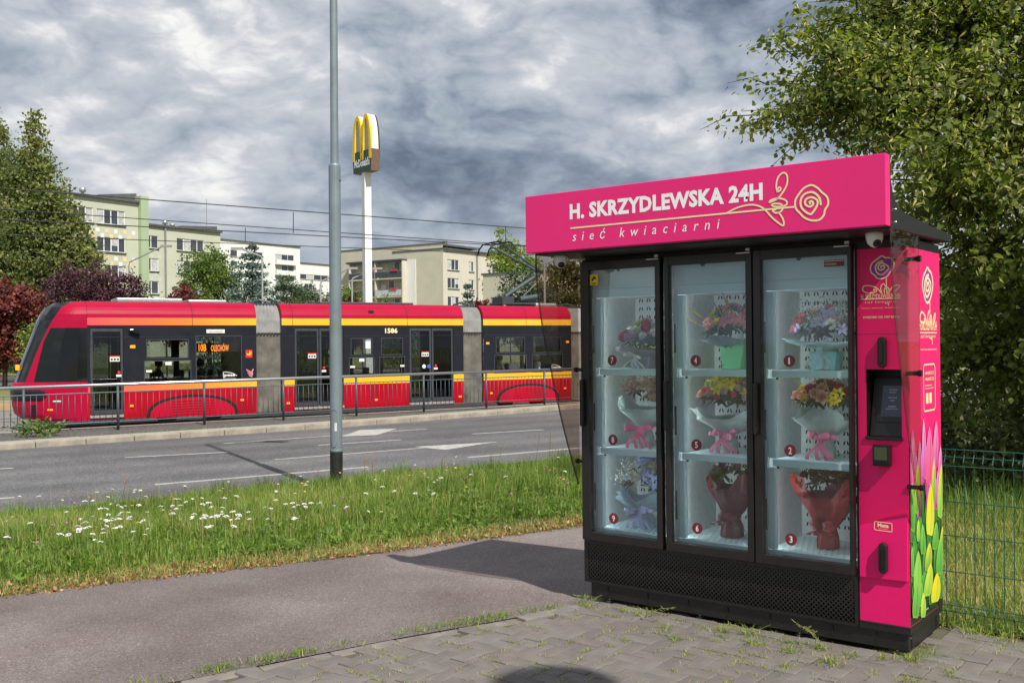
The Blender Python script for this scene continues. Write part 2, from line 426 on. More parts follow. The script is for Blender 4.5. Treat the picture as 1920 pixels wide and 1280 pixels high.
def asphalt(name, c1, c2, speck, big=0.35, wet=0.9, specksz=260.0, grain=0.5, sp0=.955, crack=0.0, wearband=None):
    m = bpy.data.materials.new(name); m.use_nodes = True
    N = m.node_tree.nodes; L = m.node_tree.links; b = N["Principled BSDF"]; b.inputs["Roughness"].default_value = wet
    b.inputs["Specular IOR Level"].default_value = 0.3
    tc = N.new("ShaderNodeTexCoord")
    n1 = N.new("ShaderNodeTexNoise"); n1.inputs["Scale"].default_value = big; n1.inputs["Detail"].default_value = 8; n1.inputs["Roughness"].default_value = .62
    L.new(tc.outputs["Object"], n1.inputs["Vector"])
    r1 = N.new("ShaderNodeValToRGB"); r1.color_ramp.elements[0].position = .35; r1.color_ramp.elements[1].position = .66
    r1.color_ramp.elements[0].color = (*c1, 1); r1.color_ramp.elements[1].color = (*c2, 1)
    L.new(n1.outputs["Fac"], r1.inputs[0])
    v = N.new("ShaderNodeTexVoronoi"); v.inputs["Scale"].default_value = specksz; L.new(tc.outputs["Object"], v.inputs["Vector"])
    sep = N.new("ShaderNodeSeparateColor"); L.new(v.outputs["Color"], sep.inputs[0])
    r2 = N.new("ShaderNodeMapRange"); r2.inputs[1].default_value = 0; r2.inputs[2].default_value = 1
    r2.inputs[3].default_value = 1 - grain; r2.inputs[4].default_value = 1 + grain
    L.new(sep.outputs[0], r2.inputs[0])
    mx = N.new("ShaderNodeMix"); mx.data_type = 'RGBA'; mx.blend_type = 'MULTIPLY'; mx.inputs[0].default_value = 1
    L.new(r1.outputs[0], mx.inputs[6]); L.new(r2.outputs[0], mx.inputs[7])
    r3 = N.new("ShaderNodeMapRange"); r3.inputs[1].default_value = sp0; r3.inputs[2].default_value = sp0 + .02; L.new(sep.outputs[1], r3.inputs[0])
    m2 = N.new("ShaderNodeMix"); m2.data_type = 'RGBA'; L.new(r3.outputs[0], m2.inputs[0]); L.new(mx.outputs[2], m2.inputs[6]); m2.inputs[7].default_value = (*speck, 1)
    last = m2.outputs[2]
    def fac(v, op='MULTIPLY'):
        q = N.new("ShaderNodeMix"); q.data_type = 'RGBA'; q.blend_type = op; q.inputs[0].default_value = 1; return q
    # older and newer patches of surfacing
    pv = N.new("ShaderNodeTexNoise"); pv.inputs["Scale"].default_value = .22; pv.inputs["Detail"].default_value = 4; L.new(tc.outputs["Object"], pv.inputs["Vector"])
    pr = N.new("ShaderNodeMapRange"); pr.inputs[1].default_value = .46; pr.inputs[2].default_value = .54; pr.inputs[3].default_value = .90; pr.inputs[4].default_value = 1.10; L.new(pv.outputs["Fac"], pr.inputs[0])
    q = fac(0); L.new(last, q.inputs[6]); L.new(pr.outputs[0], q.inputs[7]); last = q.outputs[2]
    if crack:
        wn = N.new("ShaderNodeTexNoise"); wn.inputs["Scale"].default_value = 2.2; wn.inputs["Detail"].default_value = 6; L.new(tc.outputs["Object"], wn.inputs["Vector"])
        wv = N.new("ShaderNodeVectorMath"); wv.operation = 'MULTIPLY_ADD'; L.new(wn.outputs["Color"], wv.inputs[0]); wv.inputs[1].default_value = (.8, .8, .8); L.new(tc.outputs["Object"], wv.inputs[2])
        ce = N.new("ShaderNodeTexVoronoi"); ce.feature = 'DISTANCE_TO_EDGE'; ce.inputs["Scale"].default_value = .38; L.new(wv.outputs[0], ce.inputs["Vector"])
        cm = N.new("ShaderNodeMapRange"); cm.inputs[1].default_value = .0015; cm.inputs[2].default_value = .006; cm.inputs[3].default_value = 1 - crack; cm.inputs[4].default_value = 1; L.new(ce.outputs["Distance"], cm.inputs[0])
        q = fac(0); L.new(last, q.inputs[6]); L.new(cm.outputs[0], q.inputs[7]); last = q.outputs[2]
    if wearband:
        # darker oil and rubber tracks along the lanes
        mp = N.new("ShaderNodeMapping"); mp.inputs["Rotation"].default_value = (0, 0, -wearband); L.new(tc.outputs["Object"], mp.inputs["Vector"])
        wv = N.new("ShaderNodeTexWave"); wv.bands_direction = 'Y'; wv.inputs["Scale"].default_value = .19; wv.inputs["Distortion"].default_value = 1.2; wv.inputs["Detail"].default_value = 3; wv.inputs["Detail Scale"].default_value = .4
        L.new(mp.outputs[0], wv.inputs["Vector"])
        wm = N.new("ShaderNodeMapRange"); wm.inputs[3].default_value = .86; wm.inputs[4].default_value = 1.07; L.new(wv.outputs["Fac"], wm.inputs[0])
        q = fac(0); L.new(last, q.inputs[6]); L.new(wm.outputs[0], q.inputs[7]); last = q.outputs[2]
    L.new(last, b.inputs["Base Color"])
    bp = N.new("ShaderNodeBump"); bp.inputs["Strength"].default_value = .5; bp.inputs["Distance"].default_value = .004
    L.new(v.outputs["Distance"], bp.inputs["Height"]); L.new(bp.outputs[0], b.inputs["Normal"])
    return m
M['road'] = asphalt('road_asphalt', (.108, .108, .114), (.142, .141, .142), (.30, .29, .28), .5, .85, 60, .40, .955, .22, .56)
M['path'] = asphalt('path_asphalt', (.148, .118, .112), (.208, .178, .172), (.38, .34, .30), .9, .9, 150, .34, .974, .10)
M['soil'] = pmat('soil_thatch', (.060, .045, .022), .95, .3, 6, bump=.5, bscale=40, col2=(.10, .085, .035))
M['edging'] = pmat('edging_concrete', (.20, .18, .16), .9, .2, 6, bump=.3, bscale=90)
M['sand'] = pmat('joint_sand', (.12, .105, .075), .95, .3, 14, bump=.5, bscale=120, col2=(.09, .085, .04))
M['dark_paving'] = pmat('dark_paving', (.105, .10, .098), .9, .2, 5, bump=.3, bscale=60)
M['far_grass'] = pmat('far_grass', (.13, .15, .035), .95, .3, .5, bump=.4, bscale=4, col2=(.19, .185, .06))
M['paint'] = pmat('road_paint', (.42, .41, .385), .75, .25, 9, bump=.3, bscale=200)
M['track_ballast'] = pmat('track_bed', (.20, .19, .175), .9, .2, 8, bump=.3, bscale=40)
M['rust_gravel'] = pmat('brown_gravel', (.34, .225, .115), .95, .2, 3, bump=.3, bscale=40)

# machine frame
KC = Vector((1.986, 5.035, 0.0)); KRZ = math.atan2(-.617, .787)
EX = Vector((math.cos(KRZ), math.sin(KRZ), 0)); EY = Vector((-EX.y, EX.x, 0))
def kw(x, y, z=0.0): return KC + EX * x + EY * y + Vector((0, 0, z))
# tram frame
TO = Vector((-12.303, 24.962, -0.5)); TD = Vector((.871, .492, 0)).normalized(); TN = Vector((-TD.y, TD.x, 0)); TRZ = math.atan2(TD.y, TD.x)
def tw(s, y, z=0.0): return TO + TD * s + TN * y + Vector((0, 0, z))

base = sheet('ground', [(-900, -300, -.9), (900, -300, -.9), (900, 1500, -.9), (-900, 1500, -.9)], M['far_grass'])

# path (brown asphalt) between verge and paving
PF = [(-30, -9.2), (-12, 1.35), (-6, 4.88), (-3.313, 6.455), (-2.451, 6.933), (-1.265, 7.573), (.614, 8.758), (2.2, 9.85), (4.0, 11.4), (9, 16.5), (24, 33)]
PF = [(x * 1.044, y * 1.044) for x, y in PF]
PN = [(-30, -13.4), (-12, -2.05), (-6, 1.95), (-3.3, 3.73), (-1.69, 4.767), (-.602, 5.516), (.408, 6.12), (1.5, 7.2), (3.2, 9.0), (8.4, 14.3), (23, 30)]
PFs = resample([(x, y, -.07) for x, y in PF], 90); PNs = resample([(x, y, -.008) for x, y in PN], 90)
def wob(P, amp, seed):
    r = random.Random(seed); out = []
    for p in P: out.append(p + Vector((r.uniform(-amp, amp), r.uniform(-amp, amp), 0)))
    return out
path = strip('path', wob(PFs, .03, 3), PNs, M['path'], 4)
pave_base = sheet('paving_bed', [(p.x - .10, p.y + .14, -.016) for p in PNs[:60]] + [(9, 6, -.016), (9, -10, -.016), (-28, -16, -.016)], M['sand'])
lawn = sheet('lawn', [tuple(kw(-1.2, .80, -.004)), tuple(kw(.2, .72, -.004)), tuple(kw(6, .72, -.004)), (40, 0, -.004), (40, 48, -.004), (22, 42, -.004), (7, 19, -.004), (3.9, 12.5, -.004), (2.5, 8.6, -.004)], M['soil'])

# road: near edge line, kerb line
NEs = resample([road_pt(*p) for p in [(-40, -10.6), (-22, 1.9), (-12, 8.8), (-2.434, 15.5), (1.083, 17.9), (8, 22.8), (40, 45)]], 90)
kp = [on_road(*q) for q in ((8, 843), (197, 830), (500, 810.5), (770, 791), (1046, 769))]
k0 = kp[0] - (kp[1] - kp[0]).normalized() * 1; kd = (kp[2] - kp[0]).normalized(); ke = (kp[4] - kp[2]).normalized()
KL = [kp[0] - kd * 34, kp[0] - kd * 12] + kp + [kp[4] + ke * 10, kp[4] + ke * 32]
for p in KL: p.z = road_z(p.x)
KLs = resample(KL, 90)
road = strip('road', NEs, KLs, M['road'], 6)
def verge_h(a, b, t):
    s = t * t * (3 - 2 * t)
    return a[2] * (1 - s) + b[2] * s - 0.004
VE = [Vector((p.x, p.y, p.z)) for p in PFs]
verge = strip('verge_soil', wob(VE, .02, 5), [p + Vector((0, 0, -.006)) for p in NEs], M['soil'], 10, verge_h)

# painted markings
def marking(px0, px1, wd, name='lane_marking'):
    a, b = on_road(*px0, .004), on_road(*px1, .004)
    d = (b - a).normalized(); n = Vector((-d.y, d.x, 0)) * wd / 2
    return sheet(name, [tuple(a - n), tuple(b - n), tuple(b + n), tuple(a + n)], M['paint'])
for a, b, wd in [((235, 857), (428, 847), .13), ((418, 831), (800, 803.5), .11), ((597, 834), (752, 824), .13), ((515, 861), (930, 828.5), .11), ((885, 813), (1020, 805), .13),
                 ((878, 857), (1085, 839.5), .13), ((290, 908), (690, 875), .13), ((-170, 888), (25, 877), .13), ((-200, 948), (27, 932), .13), ((640, 906), (1100, 862), .24)]:
    marking(a, b, wd)
for poly in [((640, 818), (674, 806), (745, 803), (708, 815)), ((776, 837), (930, 828), (835, 843))]:
    sheet('arrow_marking', [tuple(on_road(*q, .007)) for q in poly], M['paint'])

# kerb of separate stones, flat slabs behind it
def pavement():
    root = empty('kerb'); root['kind'] = 'structure'
    P = resample(KL, 400); L0 = 0; pts = [P[0]]
    acc = 0
    for i in range(1, len(P)):
        acc += (P[i] - P[i - 1]).length
        if acc >= 1.0: pts.append(P[i]); acc = 0
    stone = MB().box(.006, .994, 0, .16, -.14, .12).mesh('kerb_stone', M['kerb'])
    slab = MB().box(.005, .995, 0, .52, -.1, .0).mesh('kerb_slab', M['concrete'])
    backs = []
    for i in range(len(pts) - 1):
        a, b = pts[i], pts[i + 1]
        if b.x < -15 or a.x > 6: backs.append((a, b)); continue
        d = b - a; rz = math.atan2(d.y, d.x); n = Vector((-math.sin(rz), math.cos(rz), 0)); pit = math.atan2(d.z, math.hypot(d.x, d.y))
        o = link('kerb_stone', stone, root, a + Vector((0, 0, rnd.uniform(-.006, .006))) + n * rnd.uniform(-.006, .006), (0, -pit, rz), ((b - a).length, 1, 1)); add_bevel(o, .012)
        o = link('kerb_slab', slab, root, a + n * .165 + Vector((0, 0, .118 + rnd.uniform(-.004, .004))), (0, -pit, rz), ((b - a).length, 1, 1)); add_bevel(o, .006)
        backs.append((a, b))
    mb = MB()
    for a, b in backs:
        if b.x < -15 or a.x > 6:
            d = (b - a).normalized(); n = Vector((-d.y, d.x, 0)); u = Vector((0, 0, .12))
            mb.add([a, b, b + u, a + u, b + n * .68 + u, a + n * .68 + u], [(0, 1, 2, 3), (3, 2, 4, 5)])
    mb.build('kerb_run', M['kerb'], root)
pavement()
Kb = []
for i, p in enumerate(KLs):
    d = (KLs[min(i + 1, 89)] - KLs[max(i - 1, 0)]).normalized(); n = Vector((-d.y, d.x, 0)); Kb.append(p + n * .3 + Vector((0, 0, .105)))
def tram_line(y, z, pts): return [tw((p - TO).dot(TD), y, z) for p in pts]
PB = tram_line(-.78, 0, KLs)
for p in PB: p.z = road_z(p.x) + .10
platform = strip('pavement', Kb, PB, M['dark_paving'], 3)
PB2 = [p + Vector((0, 0, .012)) for p in PB]; PB3 = [p + TN * .34 + Vector((0, 0, .0)) for p in PB2]
strip('track_edging', PB2, PB3, M['concrete'])
def tband(name, y0, y1, z, mat, s0=-60, s1=110):
    return sheet(name, [tuple(tw(s0, y0, z)), tuple(tw(s1, y0, z)), tuple(tw(s1, y1, z)), tuple(tw(s0, y1, z))], mat)
tband('track_bed', -.9, 10.3, -.03, M['track_ballast'])
tband('gravel_strip', 10.3, 16.2, -.02, M['rust_gravel'])
tband('paving_line', 16.2, 16.9, -.01, M['concrete'])
tband('grass_strip', 16.9, 31, -.02, M['far_grass'])
tband('far_pavement', 31, 33, -.015, M['concrete'])
tband('far_road', 33, 44, -.04, M['road'], -120, 160)
tband('far_footway', 44, 56, -.02, M['concrete'], -120, 160)
tband('far_lawn', 56, 120, -.02, M['far_grass'], -160, 260)
def rails():
    for yc in (.46, 1.89, 4.2, 5.63):
        mb = MB(); mb.box(-60, 90, yc - .035, yc + .035, -.03, .0)
        o = mb.build('tram_rail', M['steel']); o.location = TO; o.rotation_euler = (0, 0, TRZ); tag(o, kind='structure')
rails()

# ------------------------------------------------------------------ paving bricks (herringbone), laid in the kiosk's frame
M['brick'] = [pmat('paving_brick_%s' % n, c, .92, .14, 7, bump=.35, bscale=180, coord='Object') for n, c in (('warm', (.168, .148, .136)), ('cool', (.178, .162, .154)), ('dark', (.152, .136, .127)))]
def inside_paving(p):
    # right-hand side of the path edge, in front of the fence
    q = p - KC; 
    if q.dot(EY) > .66: return False
    for i in range(len(PNs) - 1):
        a, b = PNs[i], PNs[i + 1]
        if a.x <= p.x < b.x:
            return p.y < a.y + (b.y - a.y) * (p.x - a.x) / (b.x - a.x) - .13
    return False
def bricks():
    root = empty('brick_paving'); root['kind'] = 'structure'
    meshes = []
    for vi in range(9):
        bm = bmesh.new(); bmesh.ops.create_cube(bm, size=1.0)
        for v in bm.verts: v.co = Vector((v.co.x * .1965, v.co.y * .0965, (v.co.z - .5) * .05))
        top = [e for e in bm.edges if all(v.co.z > -.01 for v in e.verts)]
        bmesh.ops.bevel(bm, geom=top, offset=.0035, segments=1, affect='EDGES')
        for v in bm.verts:
            v.co.x += rnd.uniform(-.0015, .0015); v.co.y += rnd.uniform(-.0015, .0015)
        me = bpy.data.meshes.new('paving_brick'); bm.to_mesh(me); bm.free(); me.materials.append(M['brick'][vi % 3]); meshes.append(me)
    cells = []
    for i in range(-60, 60):
        for j in range(-60, 40):
            k = (i - j) % 4
            if k == 0: c = ((i + 1) * .1, (j + .5) * .1, 0.0)
            elif k == 3: c = ((i + .5) * .1, (j + 1) * .1, R(90))
            else: continue
            p = kw(c[0] + .03, c[1] + .026)
            if -1.97 < c[0] < -.02 and .04 < c[1] < .55: continue
            if not inside_paving(p): continue
            d = p.y
            vis = d > 4.55 and abs(p.x / d) < .55
            cells.append((0 if vis else 1, math.hypot(p.x, p.y), c, p))
    cells.sort(key=lambda t: (t[0], t[1]))
    cells = [c for c in cells if c[1] < 13]
    rest = MB()
    for n, (vis, d, c, p) in enumerate(cells):
        z = rnd.uniform(-.004, .003); rx, ry = rnd.gauss(0, .008), rnd.gauss(0, .008)
        if n < 300:
            o = link('paving_brick', meshes[rnd.randrange(9)], root, (p.x, p.y, z), (rx, ry, KRZ + c[2] + rnd.gauss(0, .008)))
        else:
            Mx = Matrix.Translation((p.x, p.y, z)) @ Matrix.Rotation(KRZ + c[2], 4, 'Z')
            h = [(-.098, -.048, -.004), (.098, -.048, -.004), (.098, .048, -.004), (-.098, .048, -.004), (-.095, -.045, 0), (.095, -.045, 0), (.095, .045, 0), (-.095, .045, 0)]
            rest.add([Mx @ Vector(q) for q in h], [(4, 5, 6, 7), (0, 1, 5, 4), (1, 2, 6, 5), (2, 3, 7, 6), (3, 0, 4, 7)], rnd.randrange(3))
    o = rest.build('paving_bricks_beyond', M['brick'], root); o['kind'] = 'stuff'
    return [c[3] for c in cells[:300]]
brick_spots = bricks()
# thin concrete edging along the path
def edging():
    root = empty('path_edging'); root['kind'] = 'structure'
    Q = [p for p in PNs if -7 < p.x < 3.4]; P = [Q[0]]
    for q0, q1 in zip(Q[:-1], Q[1:]):
        n = max(1, round((q1 - q0).length / .5))
        for k in range(1, n + 1): P.append(q0.lerp(q1, k / n))
    for a, b in zip(P[:-1], P[1:]):
        d = b - a; rz = math.atan2(d.y, d.x)
        mb = MB().box(.005, d.length - .005, -.092, .004, -.1, -.004)
        o = link('edging_stone', mb.mesh('edging_stone', M['edging']), root, (a.x, a.y, rnd.uniform(-.010, .002)), (0, rnd.gauss(0, .006), rz)); add_bevel(o, .006)
edging()
# ------------------------------------------------------------------ flower vending kiosk
M['pink'] = pmat('pink_vinyl', (.80, .009, .150), .45, .04, 3, bump=.06, bscale=500, spec=.3)
M['pink_sign'] = pmat('pink_sign_panel', (.80, .022, .185), .42, .03, 3, bump=.06, bscale=500, spec=.35)
M['led_white'] = emit_mat('led_tube', (.95, 1.0, 1.0), 7.0)
M['cream'] = pmat('cream_print', (.86, .76, .42), .5, .02, 5)
M['white_print'] = pmat('white_print', (.90, .90, .90), .45, .02, 5)
M['purple'] = pmat('purple_print', (.36, .012, .30), .5, .05, 5)
M['door_frame'] = pmat('black_door_frame', (.016, .014, .014), .33, .2, 20)
M['fridge_white'] = pmat('fridge_white', (.72, .88, .91), .45, .04, 4)
M['fridge_grey'] = pmat('fridge_liner_grey', (.66, .67, .66), .5, .10, 30)
M['slot'] = pmat('vent_slot_black', (.006, .006, .006), .8, 0)
M['glass'] = glass_mat('door_glass', (.89, .958, .972), 1.1, .0, .012)
M['smoked'] = glass_mat('smoked_glass', (.82, .75, .70), .16, .0, .0)
M['maroon'] = pmat('maroon_sticker', (.16, .016, .022), .4, .05, 8)
M['yellow'] = pmat('yellow_sticker', (.85, .66, .01), .4, .04, 8)
M['screen'] = pmat('screen_glass', (.035, .05, .085), .12, .05, 3, spec=.7)
M['lcd'] = pmat('lcd_display', (.07, .10, .05), .2, .1, 5)
M['zinc'] = pmat('zinc_hinge', (.6, .58, .52), .35, .1, 20, metallic=1.0)

def fpx(px, py, y=0.0):
    """photo direction met with the kiosk's plane y=const -> local (x, z)"""
    o = Vector((0, 0, CAM_H)); d = ray(px, py)
    t = ((KC + EY * y - o).dot(EY)) / d.dot(EY); p = o + d * t - KC
    return p.dot(EX), p.z
def spx(px, py, x=0.0):
    o = Vector((0, 0, CAM_H)); d = ray(px, py)
    t = ((KC + EX * x - o).dot(EX)) / d.dot(EX); p = o + d * t - KC
    return p.dot(EY), p.z

def kiosk():
    k = empty('flower_kiosk', KC, KRZ, 'black and pink flower vending kiosk with three glass fridge doors on the brick paving', 'vending kiosk')
    # plinth with slots and feet
    mb = MB(); mb.box(-1.925, -.012, .012, .565, .025, .138)
    pl = mb.build('plinth', M['black'], k, bevel=.003)
    mb = MB()
    for x in (-1.80, -1.52, -1.25, -1.0, -.75, -.40, -.17):
        MB().box(x - .004, x + .004, .008, .0115, .045, .10).build('plinth_slot', M['slot'], pl)
    for y in (.06, .50): MB().box(-.0119, -.008, y, y + .004, .03, .13).build('plinth_seam', M['slot'], pl)
    for y in (.055, .507):
        for z in (.115, .085): MB().lathe([(.004, 0), (.003, .003)], 8, (-.0115, y, z), axis='x').build('rivet', M['zinc'], pl)
    for x in (-1.82, -1.2, -.6, -.08):
        for y in (.06, .5):
            MB().lathe([(.022, 0), (.022, .008), (.009, .012), (.009, .03)], 10, (x, y, -.004)).build('foot', M['zinc'], k)
    # trim under the control cabinet, wider than the plinth
    MB().box(-.252, .004, -.004, .578, .1405, .1525).build('base_trim', M['black'], k, bevel=.003)
    MB().box(-.255, .0035, -.003, .575, .113, .1403).build('base_trim', M['black'], k, bevel=.002)
    # ventilation grille: lattice of diamonds, holes grow downwards
    x0, x1, z0, z1 = -1.962, -.258, .116, .376
    MB().box(x0, x1, .03, .05, z0, z1).build('grille_back', M['slot'], k)
    mb = MB(); P = .0265
    mx0, mx1, mz0, mz1 = x0 + .035, x1 - .022, z0 + .012, z1 - .022
    nx = int((mx1 - mx0) / P); nz = int((mz1 - mz0) / (P / 2))
    cx = [(mx0 + mx1) / 2 + (i - nx / 2) * P for i in range(nx + 1)]
    for j in range(nz + 1):
        z = mz0 + j * P / 2
        for i in range(nx + 1):
            x = cx[i] + (P / 2 if j % 2 else 0)
            if x > cx[-1] + .001: continue
            h = P / 2; t = 1 - (z - mz0) / (mz1 - mz0); r = h * (.30 + .47 * t)
            o = [(x - h, z), (x, z - h), (x + h, z), (x, z + h)]; q = [(x - r, z), (x, z - r), (x + r, z), (x, z + r)]
            vs = [(a, -.006, b) for a, b in o] + [(a, -.006, b) for a, b in q] + [(a, .004, b) for a, b in q]
            fs = [(i_, (i_ + 1) % 4, (i_ + 1) % 4 + 4, i_ + 4) for i_ in range(4)] + [(i_ + 4, (i_ + 1) % 4 + 4, (i_ + 1) % 4 + 8, i_ + 8) for i_ in range(4)]
            mb.add(vs, fs)
    mb.build('grille', M['black'], k, fix=False)
    mb = MB(); e = P / 2
    mb.box(x0, cx[0] - e + .006, -.0065, .02, z0, z1); mb.box(cx[-1] + e - .006, x1, -.0065, .02, z0, z1)
    mb.box(cx[0] - e, cx[-1] + e, -.0068, .02, z0, mz0 + .002); mb.box(cx[0] - e, cx[-1] + e, -.0068, .02, mz1 + .002, z1)
    mb.build('grille_frame', M['black'], k)
    # fridge shell
    mb = MB()
    mb.box(-1.965, -1.925, .0, .575, .378, 2.07); mb.box(-.262, -.252, .0, .575, .14, 2.07)
    mb.box(-1.965, -.252, .545, .578, .14, 2.07); mb.box(-1.965, -.252, .0, .578, 2.07, 2.112); mb.box(-1.965, -.252, .0, .578, .377, .40)
    mb.box(-1.385, -1.355, .005, .05, .40, 2.07); mb.box(-.812, -.795, .005, .05, .40, 2.07)
    mb.build('fridge_shell', M['black'], k, bevel=.002)
    # liner: back, dividers, header, sill, shelves
    DX = [(-1.918, -1.392), (-1.348, -.815), (-.790, -.268)]
    mb = MB(); mb.box(-1.924, -.264, .535, .543, .402, 2.068); mb.build('fridge_back', M['fridge_grey'], k)
    vent = MB()
    for a, b in DX:
        mb = MB(); mb.box(a - .006, a + .016, .09, .534, .402, 2.068); mb.box(b - .016, b + .006, .09, .534, .402, 2.068); mb.build('side_liner', M['fridge_grey'], k)
        mb = MB(); mb.box(a, b, .055, .075, 1.93, 2.068); mb.build('header_panel', M['fridge_white'], k, bevel=.002)
        mb = MB(); mb.box(a, b, .048, .085, 1.875, 1.929); mb.build('header_rail', M['fridge_white'], k, bevel=.003)
        mb = MB(); mb.box(a, b, .05, .54, 1.885, 1.9, ); mb.build('ceiling_panel', M['fridge_grey'], k)
        mb = MB(); mb.box(a, b, .052, .532, .402, .446); fl = mb.build('fridge_floor', M['fridge_white'], k, bevel=.003)
        ho = MB()
        for i in range(14):
            for j in range(9):
                x, y = a + .05 + i * .034 + (.017 if j % 2 else 0), .10 + j * .05
                if x < b - .02: ho.box(x - .004, x + .004, y - .004, y + .004, .4462, .4468)
        ho.build('floor_perforation', M['slot'], fl)['kind'] = 'stuff'
        for z in (.946, 1.434):
            mb = MB(); mb.box(a + .052, b - .004, .045, .53, z - .012, z); mb.box(a + .052, b - .004, .04, .052, z - .036, z + .001)
            mb.build('shelf', M['fridge_white'], k, bevel=.002)
            for x in (a + .075,): MB().lathe([(.007, 0), (.007, .012)], 8, (x, .06, z - .05)).build('shelf_clip', M['black'], k)
        for z0_, z1_ in ((.447, .905), (.947, 1.395), (1.436, 1.872)):
            mb = MB(); mb.box(a + .024, a + .068, .04, .075, z0_ + .004, z1_ - .002); po = mb.build('door_post', M['fridge_white'], k, bevel=.006)
            MB().box(a + .028, a + .054, .0765, .082, z0_ + .02, z1_ - .02).build('led_strip', M['led_white'], po)
            MB().box(b - .012, b - .0015, .0765, .088, z0_ + .02, z1_ - .02).build('led_strip', M['led_white'], k)  # unseen right-hand strip, added to light the bouquets
            mb = MB(); zm = (z0_ + z1_) / 2; mb.box(a + .006, a + .018, .036, .05, zm - .12, zm + .05); mb.build('lock_strip', M['slot'], k)
            MB().box(b - .022, b - .002, .04, .06, z0_ + .07, z0_ + .11).build('lock_plate', M['white_plastic'], k)
            MB().box(b - .022, b - .002, .04, .06, z1_ - .12, z1_ - .08).build('lock_plate', M['white_plastic'], k)
        mb = MB(); mb.box(a, a + .022, .038, .06, .447, 1.874); mb.build('post_rail', M['fridge_white'], k)
        # vent slots in the back wall: pairs of small slanted leaves
        for r_ in range(26):
            z = .52 + r_ * .054
            for c in range(9):
                x = a + .06 + c * .056
                if x > b - .04: continue
                for s_ in (-1, 1):
                    pts = [(x + s_ * .003, z + .014), (x + s_ * .011, z + .010), (x + s_ * .017, z - .006), (x + s_ * .012, z - .014), (x + s_ * .006, z - .006)]
                    vent.add([(p, .5335, q) for p, q in pts], [(0, 1, 2, 3, 4)])
    vent.build('back_vents', M['slot'], k)['kind'] = 'stuff'
    # doors
    doors = [((-1.944, -1.384), (-1.885, -1.418)), ((-1.357, -.811), (-1.328, -.848)), ((-.803, -.263), (-.760, -.283))]
    digits = [('7', '8', '9'), ('4', '5', '6'), ('1', '2', '3')]
    for i, ((a, b), (ga, gb)) in enumerate(doors):
        zb, zt, gzb, gzt = .386, 2.094, .437, 2.041
        mb = MB(); y0, y1 = -.052, -.004
        mb.box(a, ga, y0, y1, zb, zt); mb.box(gb, b, y0, y1, zb, zt)
        mb.box(ga, gb, y0 + .0005, y1, zb, gzb); mb.box(ga, gb, y0 + .0005, y1, gzt, zt)
        d = mb.build('glass_door', M['door_frame'], k, bevel=.003)
        MB().box(ga - .004, gb + .004, -.034, -.029, gzb - .004, gzt + .004).build('door_pane', M['glass'], d)
        hx = a + .018
        mb = MB(); mb.box(hx - .013, hx + .013, -.083, -.0522, 1.085, 1.372); mb.build('door_handle', M['black'], d, bevel=.008)
        mb = MB(); mb.box(b - .09, b - .01, -.0535, -.0524, 2.081, 2.087); mb.box(b - .03, b - .006, -.06, -.05, 2.0945, 2.108); mb.build('hinge', M['zinc'], d)
        for j, ch in enumerate(digits[i]):
            sx = (-1.726, -1.164, -.605)[i]; sz = (1.490, 1.009, .533)[j]
            st = MB().lathe([(.0325, 0), (.0325, .001)], 24, (sx, -.0355, sz), axis='y').build('number_sticker', M['maroon'], d)
            st['label'] = 'round maroon sticker with number ' + ch
            me = text_mesh('number', ch, M['white_print'], height=.036, width=.018 if ch != '1' else .010, bold=.012)
            link('number', me, st, (sx - (.009 if ch != '1' else .006), -.0365, sz - .018), FRONT)
        if i == 0:
            st = MB().box(-1.881, -1.822, -.0362, -.0352, 1.950, 2.015).build('camera_sticker', M['yellow'], d)
            mb = MB(); mb.add([(x, -.0366, z) for x, z in ((-1.871, 1.982), (-1.850, 2.006), (-1.842, 2.000), (-1.862, 1.974))], [(0, 1, 2, 3)])
            mb.add([(x, -.0366, z) for x, z in ((-1.852, 1.992), (-1.836, 1.984), (-1.834, 1.992), (-1.848, 1.999))], [(0, 1, 2, 3)])
            mb.box(-1.871, -1.833, -.0366, -.0363, 1.960, 1.9635); mb.box(-1.866, -1.838, -.0366, -.0363, 1.9545, 1.957)
            mb.build('camera_symbol', M['slot'], st)
        if i == 2:
            st = MB().box(-.410, -.303, -.0362, -.0352, 1.983, 2.018).build('sticker', M['maroon'], d)
            mb = MB(); mb.box(-.408, -.306, -.0366, -.0363, 2.011, 2.0135); mb.build('sticker_line', M['white_print'], st)
            text('sticker_text', 'KWIACIARNIA', M['cream'], st, (-.405, -.0366, 1.990), width=.062, height=.012)
        mb = MB().lathe([(.012, 0), (.012, .008)], 12, ((ga + gb) / 2 - .03, -.03, gzt - .004), axis='y'); mb.build('sensor', M['black'], d)
    # control cabinet
    ca = MB()
    hole = [(-.207, -.030, 1.097, 1.448)]
    wall_grid(ca, -.2495, -.0005, .153, 2.066, hole, lambda x, d_, z: (x, d_, z), 0)
    ca.box(-.2495, -.0006, .001, .57, .153, .30); ca.box(-.2495, -.0006, .001, .57, 1.60, 2.066); ca.box(-.2495, -.0006, .2, .57, .30, 1.60)
    cab = ca.build('control_cabinet', M['pink'], k)
    MB().box(-.252, .0, -.001, .577, 2.067, 2.111).build('cabinet_cap', M['black'], k, bevel=.002)
    MB().box(-.2515, -.2497, -.003, .02, .155, 2.066).build('cabinet_gap', M['slot'], k)
    MB().box(-.249, -.001, -.0012, .0002, 1.629, 1.6315).build('panel_seam', pmat('seam_pink', (.45, .012, .09), .5, .0), cab)
    # lower service flap with slanted top edge, standing proud
    lf = MB().prism([(-.246, .378), (-.006, .384), (-.003, .744), (-.246, .640)], lambda a, b, d_: (a, d_, b), -.014, .0)
    flap = lf.build('service_flap', M['pink'], k, bevel=.002)
